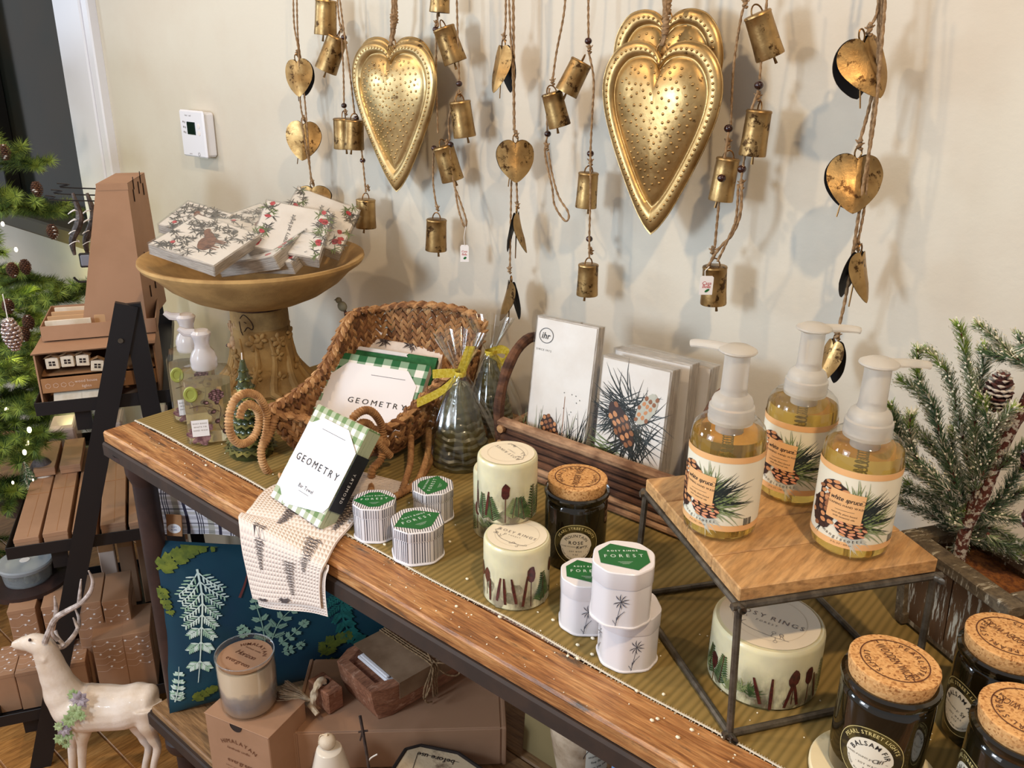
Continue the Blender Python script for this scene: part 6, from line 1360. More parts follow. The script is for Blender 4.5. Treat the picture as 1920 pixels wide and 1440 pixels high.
mat('ply', (222, 206, 184), .7, c2=(206, 186, 158), ns=30); mat('ply_edge', (190, 150, 108), .75); mat('hole', (46, 32, 26), .9)
HG = 'little wooden houses of the light garland'
def house(s, k, z, w, h, rz, lab, tilt=0):
    t = thing('wooden_house', lab, 'ornament', mw=at_l(s, k, z) @ Matrix.Rotation(rz, 4, 'Z') @ Matrix.Rotation(tilt, 4, 'Y'), group=HG); M().box(w, .016, h, (0, 0, h / 2), .001).build('wall', 'ply', t)
    m = M()
    for x in (-1, 1):
        for y in (0, 1): m.box(w * .20, .001, h * .17, (x * w * .14, -.0083, h * (.40 + .24 * y)))
    m.build('window', 'hole', t, kind='stuff'); m = M()
    for s_ in (-1, 1): m.add([(0, -.009, h * 1.28), (s_ * w * .62, -.009, h * .98), (s_ * w * .62, .009, h * .98), (0, .009, h * 1.28)], [(0, 1, 2, 3)])
    m.build('roof', 'ply_edge', t)
for i, (x, y, lab) in enumerate(((101, 686, 'first little wooden house from the left in the open garland box'), (129, 682, 'second little wooden house from the left in the open garland box'), (157, 680, 'third little wooden house from the left in the open garland box'), (183, 690, 'tilted little wooden house beside the stand leg'))):
    P = lp(x, y, .028); house(P.x, .028, P.z - .004, .024, .022, random.uniform(-.15, .15), lab, .12 if i == 3 else random.uniform(-.05, .05))
m = M(); m.box(w - .01, D * .8, .004, (w / 2, D / 2, h * .58)); m.build('insert', 'kraft_dark', t)
for i, (x, lab) in enumerate(((124, 'pale wooden roof panel at the foot of the garland box, left'), (176, 'pale wooden roof panel at the foot of the garland box, right'))):
    P = lp(x, 742, .010); t2 = thing('wooden_house', lab, 'ornament', mw=at_l(P.x, .016, zt1 + .004), group=HG); m = M(); m.add([(-.026, -.002, 0), (.026, -.002, 0), (.028, .012, .028), (-.024, .012, .028), (-.026, 0, -.002), (.026, 0, -.002), (.028, .014, .026), (-.024, .014, .026)], [(0, 1, 2, 3), (7, 6, 5, 4), (0, 4, 5, 1), (1, 5, 6, 2), (2, 6, 7, 3), (3, 7, 4, 0)]); m.build('roof_panel', 'ply', t2)
    m = M(); m.box(.022, .002, .006, (.008, -.001, .001)); m.build('window', 'hole', t2)
zA = zt1 + h + .010; b0 = lp(75, 612, .085)
t = thing('garland_box', 'open kraft tray of folded wooden pieces, on top of the house garland box', 'box', mw=at_l(.172, .075, zA)); w2, D2, h2 = .215, .16, max(.03, b0.z - zA); print('h2', h2)
m = M()
for c, sz in (((.001, D2 / 2, h2 / 2), (.002, D2, h2)), ((w2, D2 / 2, h2 / 2), (.002, D2, h2)), ((w2 / 2, D2 / 2, .001), (w2, D2, .002)), ((w2 / 2, 0, h2 / 2), (w2, .002, h2)), ((w2 / 2, D2, h2 / 2), (w2, .002, h2))): m.box(*sz, c)
m.build('carton', 'kraft', t)
for i in range(7): m = M(); m.box(.075 if i % 2 else .085, .004, .034, (.05 + .085 * (i % 2), .02 + i * .017, h2 * .62), .0006, T=Matrix.Rotation(random.uniform(-.05, .05), 4, 'Z')); m.build('wooden_piece', 'ply_edge' if i % 3 else 'ply', t)
# tall kraft hook display box behind
k0 = .115
q = [lp(158, 575, k0), lp(180, 345, k0), lp(238, 345, k0), lp(268, 575, k0)]; bk = [lz(215, 322, q[1].z), lz(268, 325, q[2].z)]; print('tall', q, bk)
dz = max(.10, min(.2, bk[1].y - k0)); zb = zA + .002; sl_ = lambda i, j, z: q[i].x + (q[j].x - q[i].x) * (z - q[i].z) / (q[j].z - q[i].z)
xl, xr = sl_(0, 1, zb), sl_(3, 2, zb); zt_ = (q[1].z + q[2].z) / 2
t = thing('hook_display_box', 'tall tapering kraft display box with slots and black hooks for ornaments', 'box', mw=at_l(0, 0, 0)); m = M()
sh_ = .026; vs = [(xl, k0, zb), (xr + .004, k0, zb), (xr + .004 + sh_ * 1.3, k0 + dz * 1.2, zb), (xl + sh_, k0 + dz * 1.2, zb), (q[1].x, k0, zt_), (q[2].x, k0, zt_), (q[2].x + sh_, k0 + dz, zt_), (q[1].x + sh_, k0 + dz, zt_)]
m.add(vs, [(3, 2, 1, 0), (4, 5, 6, 7), (0, 1, 5, 4), (1, 2, 6, 5), (2, 3, 7, 6), (3, 0, 4, 7)]); m.build('carton', 'kraft', t)
m = M(); m.add([(q[1].x - .001, k0 - .001, zt_ + .001), (q[2].x + .001, k0 - .001, zt_ + .001), (q[2].x + sh_ + .001, k0 + dz, zt_ + .001), (q[1].x + sh_ - .001, k0 + dz, zt_ + .001), (q[1].x - .001, k0 - .001, zt_ - .012), (q[2].x + .001, k0 - .001, zt_ - .012)], [(0, 1, 2, 3), (4, 5, 1, 0)]); m.build('top_flap', 'kraft', t)
Hh = zt_ - zb
for kk, zz in ((.25, .90), (.55, .93), (.8, .9), (.35, .45), (.3, .98), (.7, .99), (.4, .2), (.7, .22)):
    z = zb + Hh * zz; x = xr + .004 + (q[2].x - xr - .004) * zz + sh_ * kk * (1.1 - .1 * zz) + .0008; m = M(); m.box(.0016, .006, Hh * .085, (x, k0 + dz * kk, z), .0007); m.build('slot', 'hole', t)
for y, k in ((352, .10), (364, .06), (375, .0)):
    P0, P1 = lp(183, y + 2, k0 + .04 + k), lp(128 - (y - 352) * .9, y, k0 + .04 + k); e = lp(104 + (375 - y) * 1.2, y - 6, k0 + .04 + k)
    m = M(); m.tube(smooth([P0, P1, P1 + V((-.016, 0, .003)), e, P1 + V((-.020, 0, .010))], 3), .0016, 6); m.build('hook', 'black_metal', t)
m = M(); m.tube(smooth([lp(163, 528, k0 + .05), lp(148, 528, k0 + .05), lp(138, 520, k0 + .05)], 3), .0026, 6); m.build('hook', 'black_metal', t)
mat('bark_silver', (96, 84, 78), .4, .3, c2=(54, 46, 42), ns=90, bump=(160, .9, .002)); mat('lantern', (150, 152, 162), .2, .6)
for i, (xa, dk, lab) in enumerate(((136, .05, 'dark twig ornament with a square silver charm, hanging from the front hook'), (163, .08, 'dark twig ornament with a square silver charm, hanging close to the kraft display box'))):
    A = lp(xa, 362, k0 + dk); B = lp(xa + 4 - i * 2, 478, k0 + dk); t = thing('twig_ornament', lab, 'ornament', mw=at_l(A.x, A.y, B.z), group=None); c = V((A.x, A.y, B.z)); m = M(); P = smooth([A - c, A - c + V((.006, 0, -.04)), (B - c) * .5 + (A - c) * .5 + V((.009, 0, 0)), B - c + V((0, 0, .03)), B - c], 5); m.tube(P, [.003 + .005 * sin(pi * j / (len(P) - 1)) for j in range(len(P))], 8); m.build('twig', 'bark_silver', t)
    m = M()
    for f in (.3, .45, .62, .8): p = (A - c).lerp(B - c, f); m.tube([p + V((.010 * cos(a), .008 * sin(a), .004 * sin(a * 1.5))) for a in [2 * pi * j / 12 for j in range(13)]], .0009, 5)
    m.build('wire_wrap', 'string_white', t)
    w_, h_ = .024, .030; m = M(); m.box(w_, .008, h_, (.004, 0, -.012), .002); ch = m.build('charm_frame', 'black_metal', t); m = M(); m.box(w_ * .78, .004, h_ * .78, (.004, -.004, -.012), .002); m.build('charm_glass', 'lantern', ch)
# tray 2: long kraft boxes lying side by side, their ends towards the console
KB = 'long flat kraft boxes side by side on the middle tray'; zt2 = Z2 - .021
ords = ['first', 'second', 'third', 'fourth', 'fifth', 'sixth']
for i in range(6):
    s = .062 + i * .055; w = .046 if i != 3 else .048; Lb = random.uniform(.42, .46); rz = radians(2 + random.uniform(-1, 1))
    t = kbox('long flat kraft box, %s from the left on the middle tray' % ords[i], s, .006, zt2, w, Lb, .036 + .004 * (i % 2), KB, None, [.47], rz=rz)
    if i in (0, 1):
        kbox('shorter kraft box riding on the far end of the %s long box' % ords[i], s + .002, .29, zt2 + .042, w - .002, .16, .02, 'kraft boxes riding on the long boxes', None, None, rz=rz)
film('plastic_wrap', (250, 250, 252), .8, .15)
for i in range(3):
    t = thing('wrapped_packet', ['clear wrapped packet lying behind the first long kraft boxes', 'clear wrapped packet upright between the kraft boxes and the rear leg', 'clear wrapped packet at the right rear of the middle tray'][i], 'packet', mw=at_l(.075 + .11 * i, .47, zt2), group=None); m = M(); m.box(.06, .10, .085, (.03, .05, .0425), .004); m.build('card_inside', 'kraft_print', t); m = M(); m.box(.066, .106, .093, (.03, .05, .0465), .008); m.build('clear_sleeve', 'plastic_wrap', t)
# tray 3: kraft boxes printed with strings of stars
zt3 = Z3 - .021; SB = 'kraft boxes printed with strings of stars on the lowest tray'
def px_box(lab, fl, fr, back, z, grp=SB, w=None, base=zt3, topstars=False, dmin=.11):
    A, B, C_ = lz(*fl, z), lz(*fr, z), lz(*back, z); ww = w or (B - A).length; d = max(dmin, C_.y - A.y); d = min(d, .17); print('box', lab[:30], [round(v, 3) for v in A], round(ww, 3), round(d, 3))
    kbox(lab, A.x, A.y, base, ww, d, z - base, grp, lambda t, w, d, h: stars(t, w, d, h, topstars))
px_box('tall star printed kraft box, leftmost of the back row on the lowest tray', (13, 1148), (64, 1142), (42, 1093), .345)
px_box('tall star printed kraft box, second of the back row on the lowest tray', (77, 1140), (118, 1134), (104, 1088), .345)
px_box('tall star printed kraft box, third of the back row on the lowest tray', (137, 1136), (187, 1130), (152, 1080), .345)
px_box('tall star printed kraft box, fourth of the back row on the lowest tray', (191, 1130), (240, 1122), (205, 1076), .345)
px_box('star printed kraft box right of the antlers, left of the front pair', (171, 1203), (229, 1192), (186, 1143), .285)
px_box('star printed kraft box right of the antlers, right of the front pair', (229, 1192), (280, 1183), (243, 1137), .285)
px_box('short kraft box with stars on its lid at the left picture edge', (-14, 1270), (26, 1262), (3, 1214), .225, topstars=True, dmin=.09)
px_box('short kraft box with stars on its lid, above the deer nose', (28, 1264), (76, 1254), (45, 1211), .225, topstars=True, dmin=.09)
px_box('short kraft box partly hidden behind the deer antlers', (116, 1248), (158, 1243), (132, 1200), .225, topstars=True, dmin=.09)
for i, (s, k, c, hh) in enumerate(((.17, .40, 'kraft_print', .20), (.215, .41, 'kraft', .22), (.262, .40, 'plastic_wrap', .19), (.30, .41, 'kraft', .21), (.352, .40, 'kraft_print', .2))):
    t = thing('standing_packet', 'tall slim packet standing at the back of the lowest tray, %s from the left' % ords[i], 'packet', mw=at_l(s, k, zt3)); m = M(); m.box(.038, .03, .285 + hh * .2, (0, 0, .1425 + hh * .1), .002); m.build('wrapper', 'kraft' if c == 'plastic_wrap' else c, t)
    m = M(); m.box(.036, .001, .05, (0, -.0158, .20)); m.build('flap', 'kraft_dark', t)

# ------------------------------------------------------------------ reindeer figure on the floor
DA = V((-1.62, .475, 0)); Dn = V((R3.x, R3.y, 0)).normalized(); Dd = V((-Dn.y, Dn.x, 0))
def dp(x, y, off=0): return av(x, y, DA + Dd * off, DA + Dd * off + Dn)
mat('deer_white', (236, 220, 204), .5, c2=(220, 198, 174), ns=12, bump=(240, .4, .0012), coat=.15); mat('antler', (206, 192, 184), .45, c2=(150, 134, 124), ns=60, bump=(120, .6, .001))
dr = thing('reindeer_figure', 'white reindeer figurine with a succulent wreath, standing on the floor by the stand', 'figurine', (DA.x, DA.y, 0)); I = RM[dr.name].inverted()
k = mpp(dp(170, 1300)); floor_y = lambda x, off: px((dp(x, 1440, off).x, dp(x, 1440, off).y, .004))[1]
body = M()
def limb(nodes, off=0, sm=6):
    P = smooth([I @ dp(x, y, off * (o[0] if o else 1)) for x, y, r, *o in nodes], sm); rr = [n[2] * k for n in nodes]; R_ = []
    for i in range(len(P)): a = min(i // sm, len(nodes) - 1); b = min(a + 1, len(nodes) - 1); t = (i % sm) / sm; t = t * t * (3 - 2 * t); R_.append(rr[a] + (rr[b] - rr[a]) * t)
    body.tube(P, R_, 18)
limb([(293, 1312, 14), (284, 1312, 30), (262, 1318, 39), (232, 1326, 41), (195, 1326, 43), (160, 1326, 45), (138, 1318, 42), (120, 1300, 34), (106, 1272, 27), (96, 1248, 24), (88, 1228, 22), (80, 1212, 20), (64, 1206, 18.5), (48, 1206, 14), (34, 1208, 10), (27, 1209, 7.5), (24, 1210, 4)])
for off, x0 in ((-.022, 156), (.020, 138)): limb([(x0 + 6, 1335, 22, .6), (x0, 1368, 16, .9), (x0 - 2, 1400, 9), (x0 - 2, 1432, 7.5), (x0 - 1, 1470, 6), (x0, floor_y(x0, off), 8)], off)
for off, x0 in ((-.022, 280), (.020, 264)): limb([(x0 - 6, 1322, 30, .6), (x0 - 2, 1352, 22, .9), (x0 + 6, 1382, 11), (x0 + 15, 1402, 8), (x0 + 8, 1436, 6.5), (x0 + 4, 1480, 6), (x0 + 2, floor_y(x0, off), 8)], off)
for off, x in ((-.014, 80), (.014, 76)): body.tube(smooth([I @ dp(x - 6, 1222, off), I @ dp(x, 1231, off * 1.3), I @ dp(x + 3, 1243, off * 1.8)], 4), [.003, .005, .0065, .0072, .0075, .0072, .006, .004, .002], 8, flat=.6)
bo = body.build('body', 'deer_white', dr, sharp=0); rm = bo.modifiers.new('remesh', 'REMESH'); rm.mode = 'VOXEL'; rm.voxel_size = .0024; rm.use_smooth_shade = True; sm_ = bo.modifiers.new('smooth', 'SMOOTH'); sm_.iterations = 6; sm_.factor = .6
for off, s in ((-.014, 0), (.014, 8)):
    an = [[(84 + s, 1204, 5.5), (92 + s, 1184, 5.5), (104 + s, 1160 + s, 5.5), (125 + s, 1146, 5), (150, 1132, 4.5), (168, 1112, 4), (174, 1090, 3), (166, 1070 + s, 1.2)] if not s else [(88, 1208, 5), (100, 1212, 5), (118, 1212, 5), (135, 1196, 4.5), (146, 1178, 4), (148, 1160, 3), (140, 1140, 1.2)]]
    an += [[(104, 1164, 4.5), (105, 1140, 3.5), (102, 1118, 1.2)], [(148, 1134, 4), (150, 1110, 3), (152, 1086, 1.2)], [(108, 1200, 4), (98, 1188, 3), (100, 1172, 1.2)]] if not s else [[(120, 1210, 4), (108, 1195, 3.4), (104, 1182, 3)], [(146, 1178, 3.5), (141, 1166, 2.5), (137, 1158, 1.2)]]
    m = M()
    for br in an: P = smooth([I @ dp(x, y, off * (1 + .4 * i)) for i, (x, y, r) in enumerate(br)], 5); rr = [br[min(int(i / 5), len(br) - 1)][2] * k + (br[min(int(i / 5) + 1, len(br) - 1)][2] - br[min(int(i / 5), len(br) - 1)][2]) * k * (i % 5) / 5 for i in range(len(P))]; m.tube(P, rr, 9)
    m.build('antler', 'antler', dr)
m = M(); m.ball(I @ dp(56, 1200, -.0145), .0032, 8, 6); m.build('eye', 'bead', dr)
mat('succulent', (170, 184, 134), .6, c2=(140, 158, 104), ns=60); mat('succulent_gray', (170, 156, 160), .6, c2=(140, 124, 128), ns=60)
for i, (x, y, r, mt) in enumerate(((150, 1312, 15, 'succulent_gray'), (142, 1334, 13, 'succulent'), (130, 1350, 12, 'succulent'), (120, 1366, 13, 'succulent_gray'), (112, 1385, 10, 'succulent'), (138, 1302, 10, 'succulent'), (152, 1342, 9, 'succulent'), (128, 1378, 10, 'succulent'), (124, 1395, 8, 'succulent'), (110, 1362, 8, 'succulent'))):
    c = I @ dp(x, y, -.060 + .0005 * abs(1345 - y)); m = M(); nrm = V((-F3.x, -F3.y, .3)).normalized(); T = Matrix.Translation(c) @ nrm.to_track_quat('Z', 'Y').to_matrix().to_4x4()
    for ring, (n, rr, up) in enumerate(((8, 1, .1), (6, .7, .4), (4, .4, .7))):
        for j in range(n):
            a = 2 * pi * j / n + ring * .4; l = 1.25 * r * k * rr; p = V((cos(a) * l, sin(a) * l, l * up)); s = V((-sin(a), cos(a), 0)) * l * .30; m.add([V((0, 0, 0)), p * .55 + s, p, p * .55 - s, p * .5 + V((0, 0, l * .25))], [(0, 1, 4), (1, 2, 4), (2, 3, 4), (3, 0, 4)], 0, T)
    m.build('succulent', mt, dr, sharp=0)

# ------------------------------------------------------------------ Christmas tree at the left
mat('fir', (78, 102, 40), .7, c2=(52, 76, 30), ns=8); mat('fir_light', (144, 162, 66), .7, c2=(116, 138, 52), ns=20); mat('fir_twig', (58, 42, 26), .9)
xt = thing('christmas_tree', 'lit green Christmas tree with cones, filling the left edge behind the stand', 'tree', (-2.78, .60, 0)); TC = V((-2.78, .60, 0))
def bough_mesh(seed):
    random.seed(seed); m = M(); L_ = .30
    def ned(P, n, l):
        for i in range(n):
            f = random.random(); a, b = P; p = V(a).lerp(V(b), f); t = (V(b) - V(a)).normalized(); u = t.orthogonal(); r = Matrix.Rotation(random.uniform(0, 6.28), 3, t) @ u; d = (r * .9 + t * random.uniform(.5, 1.2)).normalized(); q = d.cross(t).normalized() * .0009; ll = l * random.uniform(.7, 1.1); m.add([p - q, p + q, p + d * ll], [(0, 1, 2)], 1 if random.random() < .25 + .5 * (f > .75) else 0)
    m.tube([(0, 0, 0), (L_ * .6, 0, .01), (L_, 0, .03)], [.004, .003, .0015], 5, 2); ned(((L_ * .3, 0, .01), (L_, 0, .03)), 620, .036)
    for i in range(7):
        x = L_ * (.2 + .11 * i); l = .13 * (1.1 - i * .1); s = 1 if i % 2 else -1; a, b = V((x, 0, .01)), V((x + l * .7, s * l * .75, .01 + random.uniform(-.03, .03))); m.tube([a, b], [.0022, .001], 4, 2); ned((a, b), 380, .034)
    return m.mesh('bough', ['fir', 'fir_light', 'fir_twig'], 0)
BM = [bough_mesh(s) for s in (1, 2, 3)]; random.seed(5)
M().lathe([(.035, 0), (.03, .8), (.008, 1.62)], 10, c=(0, 0, 0)).build('trunk', 'fir_twig', xt)
nb = 0
for j in range(14):
    z = .28 + j * .095; R_ = .56 * (1 - (z - .2) / 1.75) + .05; n = 13 if j < 11 else 9
    for i in range(n):
        a = 2 * pi * (i + .5 * (j % 2)) / n + random.uniform(-.15, .15); o = bpy.data.objects.new('bough', random.choice(BM)); COL.objects.link(o); o.parent = xt; r0 = max(.03, R_ - .30)
        if TC.y + sin(a) * (r0 + .3) > YW - .03: continue
        o.location = (cos(a) * r0, sin(a) * r0, z); s = random.uniform(.85, 1.15); o.scale = (s,) * 3; o.rotation_euler = (random.uniform(-.4, .4), random.uniform(-.15, .25), a); nb += 1
mat('bulb', (255, 236, 190), .3, emit=9); mat('cone_brown', (96, 58, 32), .8, c2=(66, 38, 22), ns=60)
def onray(x, y, t): return EYE + ray(x, y).normalized() * t
for x, y, r in ((13, 770, .006), (55, 806, .0055), (50, 830, .006), (46, 848, .005), (30, 468, .004), (5, 420, .004), (128, 985, .004), (24, 905, .003), (100, 690, .003), (62, 900, .002)):
    P = onray(x, y, 2.28); m = M(); m.ball(V((0, 0, 0)), (r * .9, r * .9, r * 1.4), 8, 6); o = m.build('light_bulb', 'bulb', xt); o.location = P - TC
for x, y in ((20, 492), (44, 486), (12, 560), (50, 590), (42, 612), (95, 420), (66, 340), (5, 270)): P = onray(x, y, 2.2); pinecone(P, (.1, 0, -1), .014, .034, xt, mats=('cone_brown', 'scale_frost'), fr=.05)
for (x, y, l), a in zip(((70, 390, .14), (30, 380, .14), (140, 545, .14), (110, 560, .16), (40, 520, .2), (60, 650, .2), (20, 700, .2), (80, 820, .2), (10, 850, .2), (60, 760, .2), (30, 930, .2), (5, 290, .1)), range(12)):
    o = bpy.data.objects.new('bough', BM[a % 3]); COL.objects.link(o); o.parent = xt; P = onray(x, y, 2.25); o.scale = (.75,) * 3; o.rotation_euler = (0, -.25, random.uniform(-.9, .2)); o.location = P - TC - V((cos(o.rotation_euler.z), sin(o.rotation_euler.z), .3)) * .2
mat('silver_pink', (206, 180, 172), .22, .85, c2=(236, 226, 222), ns=60)
P = onray(14, 596, 2.02); t = thing('cone_ornament', 'shiny silver pink pine cone ornament on the tree at the left edge', 'ornament', P); pinecone((0, 0, 0), (0, .05, -1), .021, .07, t, False, ('silver_pink', 'silver_pink'), 0, 'cone'); M().tube([(0, 0, 0), (.001, 0, .03), (0, 0, .05)], .001, 5).build('loop', 'string_white', t)
# small things below the tree
mat('tub_clear', (226, 228, 228), .1, trans=.8, ior=1.15); mat('tub_lid', (206, 212, 216), .15, trans=.5, ior=1.15)
P = onray(28, 1092, 2.36); zz0 = P.z; t = thing('side_table', 'dark round side table behind the stand, under the plastic tub', 'table', (P.x, P.y + .03, 0)); m = M(); m.lathe([(0, zz0 - .015), (.09, zz0 - .015), (.09, zz0 - .002), (0, zz0 - .001)], 32); m.build('table_top', 'iron', t); M().lathe([(.02, 0), (.02, zz0 - .01)], 10).build('pole', 'iron', t); M().lathe([(0, 0), (.09, 0), (.09, .01), (0, .015)], 24).build('foot', 'iron', t)
t = thing('plastic_tub', 'round clear plastic tub of candle stubs with a lid, at the left edge', 'container', (P.x, P.y + .03, zz0 - .0005)); z = toz(30, 1052, (P.x, P.y + .03, zz0)) - zz0; m = M(); m.lathe([(0, 0), (.050, 0), (.055, z), (.053, z), (.048, .003), (0, .003)], 32); m.build('tub', 'tub_clear', t); m = M(); m.lathe([(.058, z - .008), (.060, z), (.058, z + .004), (.05, z + .003), (0, z + .003)], 32); m.build('lid', 'tub_lid', t); M().lathe([(0, z + .0035), (.011, z + .0035), (.011, z + .0042), (0, z + .0044)], 20).build('sticker', 'paper', t)
for i, (a, lab) in enumerate(((0, 'cream candle stub on the left inside the plastic tub'), (2.2, 'cream candle stub on the right inside the plastic tub'), (4.2, 'cream candle stub at the front inside the plastic tub'))): M().lathe([(0, 0), (.017, 0), (.017, z * .82), (.014, z * .86), (0, z * .85)], 20).build('candle_stub', 'wax', None, lab, 'candle', 'candle stubs in the tub', loc=(P.x + .026 * cos(a), P.y + .03 + .026 * sin(a), zz0 + .0035))
P = onray(57, 925, 2.34); zt_b = P.z; t = thing('bottle_brush_tree', 'small frosted bottle brush tree standing left of the long kraft boxes', 'ornament', P)
m = M()
for i in range(900): f = random.random(); a = random.uniform(0, 6.28); r = .026 * (1 - f) + .003; z = .015 + .07 * f; m.add([(0, 0, z), (r * cos(a), r * sin(a), z - .004), (r * cos(a + .1), r * sin(a + .1), z - .003)], [(0, 1, 2)], 1 if random.random() < .3 else 0)
m.build('bristles', ['needle_deep', 'frost'], t, kind='stuff', sharp=0); M().lathe([(0, 0), (.010, 0), (.011, .012), (.003, .014), (.002, .08)], 12).build('base', 'kraft_dark', t)
t = thing('plant_stand', 'slim dark stand behind the stepped stand, carrying the small ornaments', 'stand', (P.x + .03, P.y, 0)); M().lathe([(0, zt_b - .0145), (.075, zt_b - .0145), (.075, zt_b - .0005), (0, zt_b - .0005)], 28).build('top', 'iron', t); M().lathe([(.012, 0), (.012, zt_b - .012)], 10).build('pole', 'iron', t); M().lathe([(0, 0), (.07, 0), (.07, .01), (0, .014)], 24).build('foot', 'iron', t)
mat('plush', (120, 110, 108), .95, c2=(92, 84, 84), ns=70, bump=(300, 1, .003)); mat('plush_white', (226, 218, 208), .95, bump=(260, 1, .003))
P = az(86, 912, zt_b); t = thing('plush_ornament', 'gray hatted plush gnome with a white beard, beside the bottle brush tree', 'ornament', (P.x, P.y, zt_b)); m = M(); m.ball((0, 0, .028), (.030, .026, .028), 14, 9); m.build('beard', 'plush_white', t); m = M(); m.tube(smooth([(0, 0, .045), (.004, 0, .065), (.012, 0, .080)], 4), [.028, .027, .026, .023, .020, .016, .012, .008, .004], 12); m.build('hat', 'plush', t)
random.seed(101)
# ------------------------------------------------------------------ things on the lower shelf
SZ = SH + .0006
# --- teal cushion with printed branches
O7 = az(318, 1338, SZ + .004); u7 = V((.48, .877, 0)).normalized(); lean = V((.03, .16, 1)); lean = (lean - u7 * lean.dot(u7)).normalized()
TP = frame(O7, u7, lean); PW, PH, PD = .56, .385, .045; print('pillow', O7, px(TP @ V((0, PH, 0))), px(TP @ V((PW, 0, 0))), px(TP @ V((PW, PH, 0))))
m_, N, L, B = _new('cushion_teal'); co = _coords(N, L); L.new(_ramp(N, L, _noise(N, L, co, 5, 3), [(.35, (4, 64, 78)), (.6, (2, 50, 72)), (.75, (14, 60, 54))]), B.inputs['Base Color']); B.inputs['Roughness'].default_value = .85; _bump(N, L, B, _noise(N, L, co, 700, 2), .3, .0005)
mat('print_white', (206, 224, 214), .8); mat('print_mint', (150, 184, 158), .8); mat('print_olive', (112, 122, 40), .8, c2=(84, 98, 34), ns=60); mat('print_teal', (30, 110, 104), .8, c2=(20, 90, 84), ns=60); mat('print_rust', (110, 54, 48), .8)
cu = thing('cushion', 'teal cushion printed with white and green fir branches, standing on the lower shelf', 'cushion', mw=TP)
def puff(x, y):
    a, b = max(0, 1 - abs(2 * x / PW - 1) ** 3), max(0, 1 - abs(2 * y / PH - 1) ** 3); return PD * (a * b) ** .5
def dr(u): return 1 - .30 * min(1, u * 1.1)
def pil(side): return lambda u, v: ((PW * u + (.012 * sin(pi * v)) * (1 - 2 * u)), PH * v * dr(u) + .010 * sin(pi * u) * (1 - 2 * v), side * puff(PW * u, PH * v) + .0012 * mnoise.noise(V((u * 12, v * 12, side))))
m = M(); m.grid(pil(1), 34, 28); m.grid(pil(-1), 34, 28, flip=True); m.build('cover', 'cushion_teal', cu, sharp=0)
TPi = TP.inverted()
def pp(x, y):                             # where the print sits on the cushion
    n = (TP.to_3x3() @ V((0, 0, 1))); d = ray(x, y); P = EYE + d * ((O7 + n * PD * .8 - EYE).dot(n) / d.dot(n)); q = TPi @ P; return q.x, q.y
def onp(u, v, h): u = min(max(u, .002), PW - .002); v = min(max(v / dr(u / PW), .002), PH - .002); return V((u + (.012 * sin(pi * v / PH)) * (1 - 2 * u / PW), v * dr(u / PW) + .010 * sin(pi * u / PW) * (1 - 2 * v / PH), puff(u, v) + .0022 + h))
pm = M()
def fern(pts, side_l, n, col, leaf, w=.0022, ang=.9, taper=1, h=.0):
    P = [V((*pp(x, y), 0)) for x, y in pts]; P = smooth(P, 6); pm.decal(s_strip([(p.x, p.y) for p in P], (w * 1.3, w, w * .4)), onp, .0004 + h, col)
    L_ = len(P)
    for i in range(n):
        f = .10 + .86 * i / n; p = P[int(f * (L_ - 1))]; t = (P[min(int(f * (L_ - 1)) + 1, L_ - 1)] - P[max(int(f * (L_ - 1)) - 1, 0)]).normalized()
        for s in (-1, 1):
            l = side_l * (1 - f * .75 * taper) * random.uniform(.85, 1.1); a = s * ang; d = V((t.x * cos(a) - t.y * sin(a), t.x * sin(a) + t.y * cos(a), 0)); e = p + d * l; q = p + d * l * .5 + t * l * .08
            pm.decal(s_strip([(p.x, p.y), (q.x, q.y), (e.x, e.y)], (w * .8, w * .7, w * .4), 3), onp, .0006 + h, col)
            if leaf:
                for k in range(6):
                    c = p.lerp(e, .2 + .16 * k); l2 = leaf * (1 - .08 * k)
                    for s2 in (-1, 1): b = s2 * .8; dd = V((d.x * cos(b) - d.y * sin(b), d.x * sin(b) + d.y * cos(b), 0)); g = c + dd * l2; pm.decal(s_strip([(c.x, c.y), ((c.x + g.x) / 2, (c.y + g.y) / 2), (g.x, g.y)], (w * .5, w * 1.1, w * .5), 1), onp, .0008 + h, col if random.random() < .6 else (1 if col == 0 else col))
fern([(366, 1068), (372, 1120), (368, 1190), (366, 1286)], .062, 8, 0, .015, .0032, 2.2 - 1.4)
fern([(440, 1290), (442, 1200), (452, 1150), (480, 1128)], .030, 4, 1, .010) if False else None
fern([(492, 1200), (486, 1165), (476, 1130), (474, 1112)], .022, 5, 1, .008, .0018); fern([(505, 1195), (520, 1160), (545, 1135), (570, 1125)], .026, 5, 1, .008, .0018); fern([(520, 1205), (545, 1185), (565, 1165), (572, 1158)], .016, 5, 1, .007, .0016)
fern([(458, 1190), (448, 1178), (442, 1170)], .014, 3, 1, .007, .0016); fern([(325, 1332), (328, 1300), (326, 1260)], .018, 5, 0, .008, .0018); fern([(525, 1220), (555, 1210), (570, 1195)], .014, 4, 1, .006, .0016)
fern([(288, 1078), (330, 1050), (370, 1030), (415, 1026)], .020, 9, 2, .012, .0040, .7); fern([(290, 1110), (300, 1140), (312, 1165)], .014, 5, 2, .008, .003, .7); fern([(358, 1325), (385, 1305), (405, 1292)], .016, 6, 2, .008, .003, .7)
fern([(652, 1090), (640, 1130), (655, 1180), (680, 1200)], .045, 8, 3, .012, .0036, .7); fern([(600, 1230), (625, 1200), (660, 1185)], .03, 7, 2, .010, .003, .7); fern([(590, 1260), (620, 1250), (660, 1240)], .03, 7, 2, .010, .003, .7); fern([(444, 1115), (455, 1090), (462, 1068)], .0, 0, 4, 0, .004)
pm.build('printed_branches', ['print_white', 'print_mint', 'print_olive', 'print_teal', 'print_rust'], cu, kind='stuff', sharp=0)
